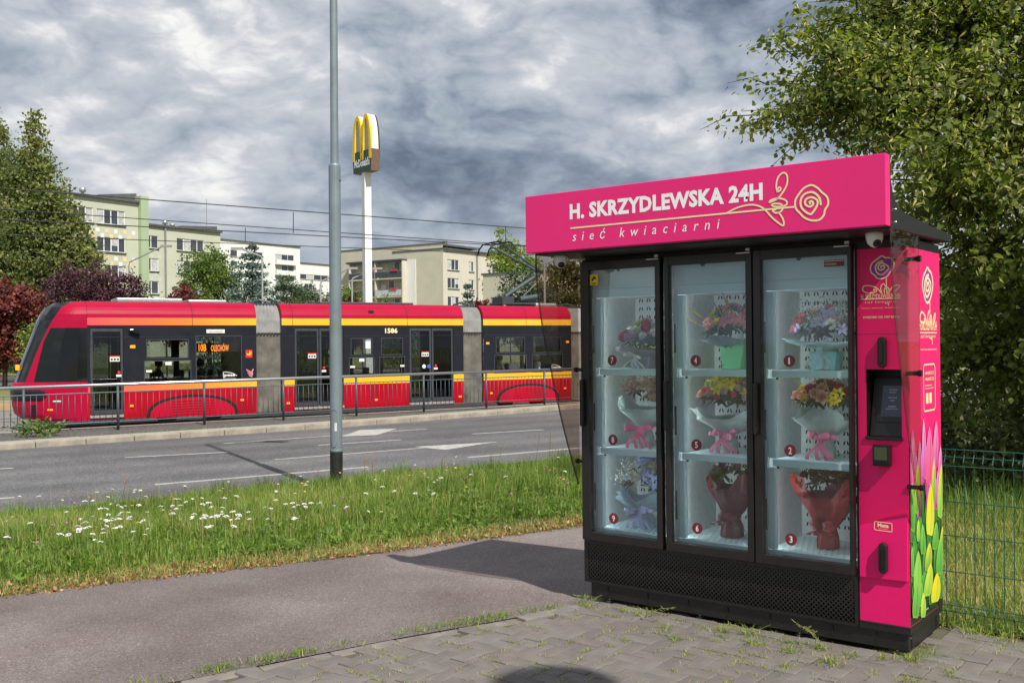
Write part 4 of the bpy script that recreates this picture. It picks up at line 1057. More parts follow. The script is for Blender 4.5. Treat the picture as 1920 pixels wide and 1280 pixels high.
def tram():
    t = empty('tram', TO, TRZ, 'long red tram with yellow stripes and dark window band running behind the railing', 'tram')
    fr = lambda x, d, z: (x, d, z)
    secs = [(1.60, 5.96), (6.68, 12.40), (13.10, 16.37), (17.05, 19.0)]
    wins = {0: [(3.0, 4.17), (4.33, 5.53)], 1: [(8.68, 9.43), (9.63, 10.41)], 2: [(13.50, 14.64), (14.88, 16.01)], 3: []}
    drs = {0: [(1.66, 2.47, 1)], 1: [(7.04, 8.50, 2), (10.58, 12.05, 2)], 2: [], 3: []}
    for i, (a, b) in enumerate(secs):
        D = [(d[0], d[1], .34, 2.60) for d in drs[i]]
        W = []
        for x0, x1 in wins[i]:
            if i == 0 and x0 > 4: W.append((x0, x1, 1.16, 2.36))
            else: W += [(x0 + .06, x1 - .06, 1.80, 2.27), (x0, x1, 1.14, 1.71)]
        W0 = [(x0, x1, 1.175, z1) if z0 < 1.175 else (x0, x1, z0, z1) for x0, x1, z0, z1 in W]
        # dark window band, near and far side
        mb = MB()
        far = lambda x, d, z: (x, TWD - d, z)
        wall_grid(mb, a, b, 1.16, 2.66, W0 + D, fr, .05)
        body = mb.build('car_body', M['tram_dark'], t)
        wall_grid(MB_far := MB(), a, b, 1.16, 2.66, W0 + D, far, .05); MB_far.build('far_side_wall', M['tram_dark'], body)
        rp = roof_prof()
        mb = MB()
        for k in range(len(rp) - 1):
            (y0, z0), (y1, z1) = rp[k], rp[k + 1]
            mb.quad((a, y0, z0), (b, y0, z0), (b, y1, z1), (a, y1, z1)); mb.quad((a, TWD - y0, z0), (b, TWD - y0, z0), (b, TWD - y1, z1), (a, TWD - y1, z1))
        for s_ in (a, b):
            pts = [(s_, y, z) for y, z in rp] + [(s_, TWD - y, z) for y, z in rp[::-1]]
            mb.add(pts, [tuple(range(len(pts)))])
        mb.build('roof_edge', M['tram_roof'], body, smooth=True)
        MB().box(a, b, .455, TWD - .455, 3.24, 3.298).build('roof_top', M['tram_trim'], body)
        for z0, z1, nm in ((2.661, 2.859, 'upper_stripe'), (.941, 1.159, 'lower_stripe')):
            for fn_ in (fr, far):
                dd = D if z0 < 2 else []
                edges = [a] + [q for d_ in dd for q in d_[:2]] + [b]
                for u0, u1 in zip(edges[::2], edges[1::2]):
                    mb = MB(); wall_grid(mb, u0, u1, z0, z1, [], fn_, .05); mb.build(nm, M['stripe_grad'] if i == 0 else M['tram_yellow'], body)
        for fn_ in (lambda x, d, z: (x, d + max(0, .55 - z) * .12, z), far):
            edges = [a] + [q for d_ in D for q in d_[:2]] + [b]
            for u0, u1 in zip(edges[::2], edges[1::2]):
                mb = MB(); wall_grid(mb, u0, u1, .22, .34, [], fn_, .05); wall_grid(mb, u0, u1, .34, .939, [], fn_, .05); mb.build('skirt', M['tram_red'], body)
            for d_ in D: mb = MB(); wall_grid(mb, d_[0], d_[1], .22, .338, [], fn_, .05); mb.build('skirt', M['tram_red'], body)
        # end bulkheads, floor and ceiling
        MB().box(a, b, .06, TWD - .06, .30, .36).build('floor_panel', M['interior'], body); MB().box(a, b, .06, TWD - .06, 2.62, 2.655).build('ceiling_panel', M['interior'], body)
        for s_ in (a, b):
            e_ = MB(); e_.box(s_ - .004, s_ + .004, .02, .55, .25, 2.86); e_.box(s_ - .004, s_ + .004, TWD - .55, TWD - .02, .25, 2.86); e_.build('bulkhead', M['tram_trim'], body)
        # body seams
        sm = [s_ for s_ in ((4.23,), (7.0, 10.52), (14.66,), ())[i]]
        for s_ in sm:
            MB().box(s_ - .006, s_ + .006, -.003, .004, 2.55, 2.86).build('body_seam', M['slot'], body)
            mb = MB(); 
            for k in range(len(rp) - 1):
                (y0, z0), (y1, z1) = rp[k], rp[k + 1]
                mb.quad((s_ - .007, y0 - .003, z0), (s_ + .007, y0 - .003, z0), (s_ + .007, y1 - .003, z1 + .003), (s_ - .007, y1 - .003, z1 + .003))
            mb.build('roof_seam', M['slot'], body)
        MB().box(a, b, -.002, .002, 2.655, 2.664).build('stripe_seam', M['slot'], body)
        MB().box(a + .02, b - .02, -.002, .001, 2.352, 2.358).build('band_seam', M['tram_trim'], body)
        # windows
        for x0, x1, z0, z1 in W:
            z0 = max(z0, 1.175)
            mb = MB(); f = .022
            mb.box(x0 - f, x1 + f, -.008, .03, z1, z1 + f); mb.box(x0 - f, x1 + f, -.008, .03, z0 - f, z0); mb.box(x0 - f, x0, -.008, .03, z0, z1); mb.box(x1, x1 + f, -.008, .03, z0, z1)
            wn = mb.build('window', M['tram_trim'], body)
            MB().box(x0, x1, .028, .032, z0, z1).build('window_pane', M['tram_glass'], body)
            MB().box(x0, x1, TWD - .032, TWD - .028, z0, z1).build('window_pane', M['tram_glass'], body)
        # doors
        for x0, x1, n in drs[i]:
            wdt = (x1 - x0) / n
            for q in range(n):
                u0, u1 = x0 + q * wdt + .012, x0 + (q + 1) * wdt - .012
                for yy in (.012, TWD - .05):
                    mb = MB(); f = .055
                    mb.box(u0, u0 + f, yy, yy + .035, .37, 2.58); mb.box(u1 - f, u1, yy, yy + .035, .37, 2.58); mb.box(u0 + f, u1 - f, yy, yy + .035, .37, .47); mb.box(u0 + f, u1 - f, yy, yy + .035, 2.50, 2.58)
                    d = mb.build('door', M['tram_trim'], body)
                    MB().box(u0 + f, u1 - f, yy + .015, yy + .019, .47, 2.50).build('door_pane', M['cab_glass'], body)
                if q == n - 1:
                    MB().lathe([(.036, 0), (.036, .02)], 14, (u0 + .12 if n == 2 else u1 - .10, -.008, 1.44), axis='y').build('door_button', M['red_light'], body)
                    MB().box(u0 + .06 if n == 2 else u1 - .17, u0 + .19 if n == 2 else u1 - .04, .006, .010, 1.32, 1.38).build('sticker', M['sticker_w'], body)
                if q == 0:
                    st = MB().box(u1 - .32, u1 - .08, .004, .008, 1.72, 1.87).build('sticker', M['sticker_w'], body)
                    MB().box(u1 - .32, u1 - .08, .002, .0038, 1.84, 1.872).build('sticker_band', M['red_light'], body)
                    for c_ in range(3): MB().box(u1 - .30 + c_ * .075, u1 - .25 + c_ * .075, .002, .0038, 1.75, 1.80).build('sticker_mark', M['slot'], body)
            MB().box(x0 - .01, x1 + .01, -.01, .10, .27, .335).build('door_sill', M['alu'], body)
            if i == 1 and x0 > 10:
                for c_, mt in ((11.06, M['white_plastic']), (11.22, M['blue_print'])): MB().lathe([(.062, 0), (.062, .003)], 16, (c_, .003, 1.42), axis='y').build('round_sticker', mt, body)
        # amber lamps
        lamps = {0: [(2.70, 2.10, .13), (2.66, .55, .09), (5.55, .60, .09)], 1: [(6.85, .46, .09), (9.5, .46, .09), (12.27, .46, .09)], 2: [(13.25, 2.10, .11), (16.22, 2.12, .11), (13.36, .53, .09), (16.12, .60, .09)], 3: []}[i]
        for s_, z, l_ in lamps: MB().box(s_ - l_ / 2, s_ + l_ / 2, -.02 + max(0, .55 - z) * .12, .02, z - l_ * .3, z + l_ * .3).build('marker_lamp', M['amber'], body, bevel=.008)
        # wheel arch covers
        for s0, s1, zt in {0: [(3.03, 5.44, .80)], 2: [(13.55, 15.90, .80)]}.get(i, []):
            c_, hw = (s0 + s1) / 2, (s1 - s0) / 2
            arc = [(c_ + hw * math.cos(q), .22 + (zt - .22) * abs(math.sin(q)) ** .75) for q in [math.pi * j / 24 for j in range(25)]]
            inn = [(c_ + (x - c_) * .92, .22 + (z - .22) * .87) for x, z in arc]
            wc = MB().prism(inn, lambda p, q, d: (p, d, q), -.022, .05).build('wheel_cover', pmat('wheel_cover_red', (.47, .003, .028), .4, .08, 2, coat=.05, spec=.2), body)
            mb = MB()
            for j in range(24): mb.quad((arc[j][0], -.006, arc[j][1]), (arc[j + 1][0], -.006, arc[j + 1][1]), (inn[j + 1][0], -.006, inn[j + 1][1]), (inn[j][0], -.006, inn[j][1]))
            mb.build('wheel_arch', M['slot'], body)
            for j in range(6): MB().box(c_ - .55, c_ + .55, -.032, -.0225, .27 + j * .07, .305 + j * .07).build('cover_rib', M['tram_red'], body, bevel=.006)
            # running gear behind the cover
            for wx in (c_ - .6, c_ + .6): MB().lathe([(.30, 0), (.30, .12), (.05, .13)], 20, (wx, .42, .30), axis='y').build('wheel', M['tram_trim'], body)
        # seats
        for k in range(int((b - a) / .8)):
            sx = a + .5 + k * .8
            if any(d[0] - .3 < sx < d[1] + .2 for d in drs[i]): continue
            for yy in (.45, 1.75):
                mb = MB(); mb.box(sx - .22, sx + .22, yy - .2, yy + .22, .72, .82); mb.box(sx - .26, sx - .18, yy - .2, yy + .22, .80, 1.42)
                mb.build('seat', M['seat'], body, bevel=.03)
        for pxx in (a + .9, (a + b) / 2, b - .9): MB().tube([(pxx, 1.18, .36), (pxx, 1.18, 2.62)], .018, 8).build('grab_pole', M['sticker_w'], body)
    # bellows
    for a, b in ((5.965, 6.675), (12.405, 13.095), (16.375, 17.045)):
        rp = [(.05, .24), (.05, 2.45)] + [(.05 + y * .9, z - .05) for y, z in roof_prof(4)]
        full = rp + [(TWD - y, z) for y, z in rp[::-1]]
        n = 15; mb = MB()
        for r_ in range(n + 1):
            s_ = a + (b - a) * r_ / n; ins = .075 if r_ % 2 else 0
            for y, z in full: mb.v.append((s_, y + (ins if y < TWD / 2 else -ins), z - (ins if z > 2.9 else 0)))
        m_ = len(full)
        for r_ in range(n):
            for j in range(m_ - 1):
                mb.f.append((r_ * m_ + j, r_ * m_ + j + 1, (r_ + 1) * m_ + j + 1, (r_ + 1) * m_ + j)); mb.m.append(1 if full[j][1] >= 2.4 else 0)
        bl = mb.build('bellows', [M['bellows'], M['bellows_light']], t)
        MB().box(a + .02, b - .02, .04, .07, 2.425, 2.452).build('bellows_seam', M['slot'], bl)
        mb = MB(); mb.box(a - .05, b + .05, .55, TWD - .55, 3.20, 3.30); mb.tube([(a, .7, 3.32), (a + .3, .8, 3.40), (b - .1, .75, 3.34)], .03, 6); mb.build('joint_cover', M['tram_trim'], bl)
    # cab
    sfz = [(.22, .55), (.28, .10), (.40, -.04), (.60, -.09), (.87, -.10), (1.02, -.12), (1.16, -.10), (1.22, -.03), (1.60, .085), (1.95, .205), (2.26, .315), (2.60, .43), (2.79, .50), (2.95, .57), (3.13, .69), (3.25, .87), (3.285, 1.1)]
    plz = [(1.16, .17), (1.22, .18), (2.12, .49), (2.79, .80), (3.13, 1.02), (3.285, 1.3)]
    prz = [(1.16, .345), (1.22, .36), (2.60, .68), (3.285, 1.45)]
    ip = lambda T, z: float(np.interp(z, [q[0] for q in T], [q[1] for q in T]))
    zs = [.22, .28, .40, .60, .80, .87, 1.02, 1.12, 1.175, 1.22, 1.45, 1.7, 1.95, 2.26, 2.60, 2.66, 2.79, 2.95, 3.05, 3.13, 3.20, 3.25, 3.285]
    S1 = 1.595
    def yoff(z):
        k_ = max(0, (z - 2.86) / .44); return .46 * (1 - math.sqrt(max(0, 1 - min(1, k_) ** 2)))
    def ny(s, z):
        sf = ip(sfz, z); q = min(1, max(0, (S1 - s) / (S1 - sf))); hw = TWD / 2 - yoff(z)
        return TWD / 2 - hw * (1 - q ** 2.6) ** (1 / 2.6)
    cols = []
    for z in zs:
        sf = ip(sfz, z); pl = max(ip(plz, max(z, 1.16)), sf + .03); pr = max(ip(prz, max(z, 1.16)), pl + .05)
        pts = [sf + (pl - sf) * (q / 5) ** 2 for q in range(6)] + [pl + (pr - pl) * q / 3 for q in (1, 2, 3)] + [pr + (S1 - pr) * q / 5 for q in range(1, 6)]
        cols.append([(s_, ny(s_, z), z) for s_ in pts])
    def cabpart(name, sel, mat, sides=(0, 1)):
        mb = MB()
        for mir in sides:
            for r_ in range(len(zs) - 1):
                zm = (zs[r_] + zs[r_ + 1]) / 2
                for c_ in range(13):
                    if not sel(zm, c_): continue
                    q = [cols[r_][c_], cols[r_][c_ + 1], cols[r_ + 1][c_ + 1], cols[r_ + 1][c_]]
                    if mir: q = [(x, TWD - y, z) for x, y, z in q]
                    mb.quad(*q)
        return mb
    win = lambda zm, c_: 1.22 < zm < 2.60 and c_ >= 8
    scr = lambda zm, c_: (zm > 1.22 and c_ < 5)
    mb = cabpart('cab_body', lambda z, c_: not win(z, c_) and not scr(z, c_), None)
    cab = mb.build('cab_body', M['tram_roof'], t, smooth=True)
    cabpart('', lambda z, c_: scr(z, c_), None).build('windscreen', M['windscreen'], cab, smooth=True)
    for sd in (0, 1): cabpart('', lambda z, c_: win(z, c_), None, (sd,)).build('cab_window', M['windscreen'], cab, smooth=True)
    top = [cols[-1][c_] for c_ in range(14)]
    mb = MB(); mb.add(top + [(x, TWD - y, z) for x, y, z in top[::-1]], [tuple(range(28))]); mb.build('cab_roof', M['tram_dark'], cab)
    # dark bumper band round the nose with rounded end
    mb = MB(); bz = [.76, .82, .90, .98, 1.04]
    def bp(s, z, o=.025):
        y = ny(s, z); return (s - o * .6, y - o, z)
    ends = [.50, .60, .66, .62, .50]
    for mir in (0, 1):
        g = []
        for z, e_ in zip(bz, ends):
            sf = ip(sfz, z); g.append([bp(sf + (e_ - sf) * (q / 10) ** 1.5, z, .03 if .78 < z < 1.0 else .012) for q in range(11)])
        for r_ in range(4):
            for c_ in range(10):
                q = [g[r_][c_], g[r_][c_ + 1], g[r_ + 1][c_ + 1], g[r_ + 1][c_]]
                if mir: q = [(x, TWD - y, z) for x, y, z in q]
                mb.quad(*q)
    mb.build('bumper', M['tram_dark'], cab, smooth=True)
    mb = MB()
    for z in [.36 + .04 * q for q in range(8)]: mb.box(.30, .42, ny(.36, z) - .03, ny(.36, z) + .02, z, z + .018)
    mb.build('vent_grille', M['slot'], cab)
    y_ = ny(.9, .6)
    MB().box(.78, .98, y_ - .01, y_ + .03, .70, .75).build('cab_step', M['alu'], cab, bevel=.01)
    MB().box(.66, .80, ny(.72, .5) - .014, ny(.72, .5) + .02, .50, .54).build('marker_lamp', M['amber'], cab, bevel=.006)
    MB().box(-.01, .08, ny(.04, 1.58) - .25, ny(.04, 1.58) - .02, 1.52, 1.66).build('turn_lamp', M['amber'], cab, bevel=.01)
    MB().box(1.588, 1.60, .0, TWD, .3, 2.6).build('cab_bulkhead', M['tram_dark'], cab)
    # destination display, number, stickers on the side
    b0 = [c for c in t.children if c.name.startswith('car_body')]
    b0.sort(key=lambda o: o.name)
    ds = MB().box(4.36, 5.46, .10, .13, 1.93, 2.18).build('destination_display', M['led_board'], t)
    for s_, wd, x in (('10B', .205, 4.41), ('OLECHÓW', .48, 4.74)): text('destination_text', s_, M['led'], ds, (x, .0985, 1.955), width=wd, height=.20 if s_ == '10B' else .215, bold=.012)
    text('fleet_number', '1586', M['cream'], t, (9.80, -.004, 2.43), width=.40, height=.15, bold=.035)
    st = MB().box(4.60, 5.09, -.004, .002, 2.45, 2.55).build('notice', M['sticker_w'], t)
    text('notice_text', 'WEJŚCIE TYLKO PRZEZ DRZWI', M['slot'], st, (4.63, -.006, 2.505), width=.42, height=.025); text('notice_text', 'OZNACZONE PRZYCISKIEM', M['slot'], st, (4.66, -.006, 2.465), width=.36, height=.025)
    for x in (3.03, 8.70, 10.28): MB().box(x, x + .15, -.003, .003, 1.42, 1.48).build('sticker', M['sticker_w'], t)
    for x, z in ((3.52, 1.60), (8.98, 1.60), (9.18, 1.98)): MB().box(x, x + .16, -.001, .004, z, z + (.09 if z < 1.9 else .22)).build('paper_notice', M['white_plastic'], t)
    em = MB().box(5.66, 5.84, -.004, .002, 1.77, 1.98).build('city_emblem', M['red_light'], t)
    mb = MB(); bt = [(5.675, 1.90), (5.70, 1.84), (5.76, 1.825), (5.80, 1.85), (5.83, 1.93), (5.80, 1.92), (5.79, 1.88), (5.75, 1.865), (5.71, 1.875)]
    mb.add([(x, -.006, z) for x, z in bt], [tuple(range(9))]); mb.add([(x, -.006, z) for x, z in ((5.74, 1.86), (5.77, 1.86), (5.79, 1.95), (5.77, 1.95))], [(0, 1, 2, 3)]); mb.build('boat_symbol', M['yellow'], em)
    mb = MB()
    for q, (x0, z0, x1, z1) in enumerate(((5.66, 1.44, 5.86, 1.33), (5.68, 1.39, 5.86, 1.30), (5.70, 1.33, 5.85, 1.27), (5.73, 1.27, 5.84, 1.23), (5.74, 1.43, 5.80, 1.35), (5.86, 1.44, 5.80, 1.33))):
        mb.add([(x0, -.004, z0 + .02), (x0 + .02, -.004, z0 - .01), (x1, -.004, z1 - .01), (x1 - .01, -.004, z1 + .025)], [(0, 1, 2, 3)])
    mb.build('eagle_symbol', M['pinkish'], t)
    for x in (5.05, 15.62):
        mb = MB(); stroke(mb, smooth_path([(x, 1.215), (x, 1.375), (x + .14, 1.37), (x + .26, 1.34), (x + .36, 1.27)], 5), .014, lambda a_, b_, d_: (a_, -.004 - d_, b_)); mk = mb.build('maker_badge', M['white_print'], t, fix=False)
        text('maker_text', 'pesa', M['white_print'], mk, (x + .02, -.006, 1.235), width=.29, height=.085, bold=.02); text('maker_text', 'Bydgoszcz SA', M['white_print'], mk, (x + .01, -.006, 1.195), width=.33, height=.022)
    cm = MB().prism([(2.60, 2.55), (2.70, 2.57), (2.86, 2.50), (2.88, 2.43), (2.80, 2.42), (2.62, 2.50)], lambda a_, b_, d_: (a_, d_, b_), -.12, -.002).build('mirror_camera', M['black_gloss'], t, bevel=.02)
    MB().box(9.30, 9.46, .03, .12, 3.0, 3.1).build('roof_vent', M['slot'], t)
    # roof equipment and pantograph
    for a, b, h in ((2.4, 4.1, .10), (4.25, 5.3, .07), (8.0, 11.0, .06), (15.4, 16.2, .10)): MB().box(a, b, .6, 1.75, 3.298, 3.31 + h).build('roof_unit', M['alu'] if b != 11.0 else M['tram_trim'], t, bevel=.03)
    pg = MB(); Y = 1.175
    pg.box(14.2, 15.9, Y - .45, Y + .45, 3.36, 3.42); pg.box(14.25, 14.7, Y - .35, Y + .35, 3.42, 3.62); pg.box(15.0, 15.9, Y - .1, Y + .1, 3.42, 3.50)
    pan = pg.build('pantograph', M['tram_trim'], t, bevel=.01)
    for y in (-.38, .38):
        for x in (14.3, 15.8): MB().lathe([(.05, 0), (.06, .03), (.04, .05), (.06, .07)], 8, (x, Y + y, 3.297)).build('insulator', M['pinkish'], pan)
    MB().tube([(14.55, Y, 3.64), (15.95, Y, 4.48)], .065, 10).build('lower_arm', M['fence_grey'], pan)
    MB().tube([(15.02, Y - .15, 3.55), (15.75, Y - .15, 3.66)], .09, 10).build('spring_drum', M['fence_grey'], pan)
    MB().tube([(15.2, Y + .05, 3.6), (15.95, Y + .05, 4.25)], .014, 6).build('control_rod', M['fence_grey'], pan)
    for y in (-.08, .10):
        MB().tube([(15.97, Y + y * .6, 4.46), (14.25, Y + y * 4.2, 5.33)], .038, 8).build('upper_arm', M['fence_grey'], pan)
    MB().tube([(15.9, Y, 4.40), (14.4, Y - .1, 5.2)], .010, 6).build('control_rod', M['fence_grey'], pan)
    for x in (14.05, 14.42):
        pth = [(x, Y - .98, 5.05), (x, Y - .86, 5.24), (x, Y - .6, 5.38), (x, Y, 5.40), (x, Y + .6, 5.38), (x, Y + .86, 5.24), (x, Y + .98, 5.05)]
        MB().tube(pth, .026, 8).build('contact_strip', M['slot'], pan)
    for y in (-.5, 0, .5): MB().tube([(14.05, Y + y, 5.37), (14.42, Y + y, 5.37)], .02, 6).build('head_bar', M['slot'], pan)
    return t
TRAM = tram()
SKIN = pmat('skin', (.50, .28, .19), .55, .08, 20)
seated(TRAM, 13.80, .27, 1, pmat('pale_grey_jacket', (.40, .42, .46), .8, .3, 9), pmat('black_hair', (.008, .007, .006), .6, .2, 60), SKIN, 'dark-haired passenger in a pale grey jacket seated at the tram window beside a light bag')
seated(TRAM, 15.20, .27, -1, pmat('white_blue_shirt', (.55, .58, .64), .8, .35, 12), pmat('grey_hair', (.46, .45, .43), .7, .2, 60), SKIN, 'grey-haired passenger in a white and blue top at the rear tram window')
DK = pmat('dark_coat', (.012, .012, .014), .8, .2, 9)
seated(TRAM, 3.55, 1.2, 1, DK, DK, SKIN, 'passenger in dark clothes behind the front tram window')
seated(TRAM, 4.55, .5, -1, DK, DK, SKIN, 'passenger in dark clothes below the orange destination display')
def tote():
    b = MB().prism([(-.19, 0), (.19, 0), (.21, .33), (-.17, .33)], lambda a, c, d: (a, d, c), -.07, .07).build('tote_bag', pmat('pale_bag_cloth', (.58, .61, .66), .8, .15, 14, bump=.4, bscale=30), None, bevel=.03)
    b.location = tw(14.30, .24, 1.12); b.rotation_euler = (0, 0, TRZ); tag(b, 'pale grey bag on the tram seat beside the dark-haired passenger', 'bag')
    MB().tube([(-.06, 0, .32), (-.05, 0, .45), (.05, 0, .45), (.06, 0, .32)], .012, 6).build('bag_handle', b.data.materials[0], b)
tote()

# ------------------------------------------------------------------ pedestrian railing
def railing():
    A, B = Vector((-11.428, 23.428, 0)), Vector((.989, 31.064, 0)); d = (B - A); d.z = 0; Ls = d.length; d.normalize(); rz = math.atan2(d.y, d.x)
    sp = Ls / 7
    r = empty('railing', (A.x, A.y, 0), rz, 'grey pedestrian railing with thin bars and steel handrail along the tram track', 'railing')
    H_ = 1.10
    post = MB().lathe([(.034, 0), (.034, H_ - .03)], 8).mesh('post', M['fence_grey'], True)
    bar = MB().lathe([(.0085, .20), (.0085, .915)], 6).mesh('bar', M['fence_grey'], True)
    k0, k1 = -4, 9
    for k in range(k0, k1 + 1):
        x = k * sp; p = A + d * x; z = road_z(p.x) + .115
        link('post', post, r, (x, 0, z))
        if k == k1: break
        p2 = A + d * (x + sp); z2 = road_z(p2.x) + .115
        for zz, rr in ((.20, .014), (.915, .014)):
            MB().tube([(x, 0, z + zz), (x + sp, 0, z2 + zz)], rr, 6).build('cross_rail', M['fence_grey'], r)
        n = 15
        for j in range(1, n):
            t = j / n; link('bar', bar, r, (x + sp * t, 0, z + (z2 - z) * t), (rnd.gauss(0, .006), rnd.gauss(0, .006), 0))
    pa, pb = A + d * (k0 * sp), A + d * (k1 * sp)
    MB().tube([(k0 * sp, 0, road_z(pa.x) + .115 + H_), (k1 * sp, 0, road_z(pb.x) + .115 + H_)], .042, 10).build('handrail', M['steel'], r, smooth=True)
railing()

# ------------------------------------------------------------------ lamp post beside the road
M['post_grey'] = pmat('post_galvanised', (.20, .245, .27), .5, .12, 3, bump=.08, bscale=30, metallic=.2)
def lamp_post():
    b = on_road(631, 912); b = ground(631, 908, -.36)
    o = empty('lamp_post', b, 0, 'tall grey steel lamp post with black foot in the meadow verge', 'lamp post'); o.rotation_euler = (0, R(.22), R(-20))
    zj = (908 - 310) / F_PX * b.y; zb = (908 - 846) / F_PX * b.y
    MB().lathe([(.088, -.3), (.088, zb)], 24).build('base_sleeve', pmat('bitumen_black', (.012, .012, .011), .6, .3, 12, bump=.2, bscale=60), o, smooth=False)
    MB().lathe([(.086, zb), (.0845, zb + .02), (.083, zj - .01), (.072, zj + .015)], 24).build('lower_shaft', M['post_grey'], o, smooth=False)
    MB().lathe([(.0835, zb - .002), (.0895, zb + .004), (.0895, zb + .028), (.084, zb + .034)], 24).build('sleeve_collar', M['post_grey'], o)
    MB().lathe([(.0565, zj), (.050, zj + 4.8)], 20).build('upper_shaft', M['post_grey'], o)
    # inspection hatch
    mb = MB(); ring = []
    za, zc = (908 - 838) / F_PX * b.y, (908 - 768) / F_PX * b.y; hw = .62
    pts = []
    for q in range(13): pts.append((hw * math.cos(math.pi * q / 12), zc - .09 + .09 * math.sin(math.pi * q / 12)))
    for q in range(13): pts.append((-hw * math.cos(math.pi * q / 12), za + .12 - .12 * math.sin(math.pi * q / 12)))
    cyl = lambda a, b_, d: (.0842 * math.sin(a + .10) * (1 + d), -.0842 * math.cos(a + .10) * (1 + d), b_)
    stroke(mb, pts, .035, lambda a, b_, d: cyl(a, b_, .012), True); 
    mb2 = MB(); stroke(mb2, pts, .012, lambda a, b_, d: cyl(a, b_, .014), True)
    mb2.build('inspection_hatch', M['fence_grey'], o, fix=False)
    zs_ = (908 - 800) / F_PX * b.y
    mb = MB(); g = 5
    for j in range(g):
        a0, a1 = .16 + .38 * j / g, .16 + .38 * (j + 1) / g
        mb.quad(cyl(a0, zs_ - .05, .02), cyl(a1, zs_ - .05, .02), cyl(a1, zs_ + .06, .02), cyl(a0, zs_ + .06, .02))
    st = mb.build('warning_sticker', M['sticker_w'], o, fix=False)
    mb = MB(); stroke(mb, [(.22, zs_ - .01), (.48, zs_ - .01), (.35, zs_ + .045)], .02, lambda a, b_, d: cyl(a, b_, .024), True); stroke(mb, [(.24, zs_ - .03), (.46, zs_ - .03)], .008, lambda a, b_, d: cyl(a, b_, .024)); mb.build('warning_triangle', M['fence_grey'], st, fix=False)
    MB().lathe([(.01, 0), (.01, .012)], 8, (.084, .0, zj - .22), axis='x').build('bolt', M['black'], o)
    MB().tube([(0, 0, zj + 4.8), (.05, .02, zj + 5.0), (.4, .2, zj + 5.15), (1.2, .6, zj + 5.2)], .03, 8).build('lamp_arm', M['post_grey'], o)
    MB().box(1.1, 1.7, .45, .75, zj + 5.13, zj + 5.25).build('lamp_head', M['post_grey'], o, bevel=.03)
lamp_post()

# ------------------------------------------------------------------ overhead line
def wires():
    wm = pmat('wire', (.035, .037, .04), .6, .1, 3)
    def run(P, sag, r):
        pts = []
        for (a, b) in zip(P[:-1], P[1:]):
            for k in range(12):
                t = k / 12; q = a.lerp(b, t); q.z -= sag * 4 * t * (1 - t); pts.append(q)
        pts.append(P[-1]); return MB().tube(pts, r, 4)
    Yl, Yr = 24.9, 33.2
    def P2(l, r_, ext=True):
        dl = r_[0] - l[0]
        a, b = at(l[0], l[1], Yl), at(r_[0], r_[1], Yl + (Yr - Yl) * (r_[0]) / 1070)
        e = (b - a); return [a - e * .6, a, b, b + e * .5]
    for nm, top, con, drops in (('near', ((0, 353), (985, 428)), ((0, 411), (985, 462)), ((550, 398, 437), (948, 425, 458))),):
        o = empty('overhead_line', (0, 0, 0), 0, 'upper tram overhead line with carrying wire, contact wire and thin droppers', 'overhead line')
        run(P2(*top), .0, .014).build('carrying_wire', wm, o); run(P2(*con), .0, .013).build('contact_wire', wm, o)
        for x, y0, y1 in drops:
            Y = Yl + (Yr - Yl) * x / 1070
            MB().tube([at(x, y0, Y), at(x, y1, Y)], .012, 4).build('dropper', wm, o)
    o = empty('overhead_line', (0, 0, 0), 0, 'lower tram overhead line of the far track with sagging wire and two droppers', 'overhead line')
    Yl, Yr = 29.0, 38.5
    run(P2((0, 392), (905, 455)), .0, .014).build('carrying_wire', wm, o); run(P2((0, 440), (930, 475)), 0, .013).build('contact_wire', wm, o)
    for x, y0, y1 in ((460, 427, 455), (838, 452, 474)):
        Y = Yl + (Yr - Yl) * x / 1070
        MB().tube([at(x, y0, Y), at(x, y1, Y)], .012, 4).build('dropper', wm, o)
wires()

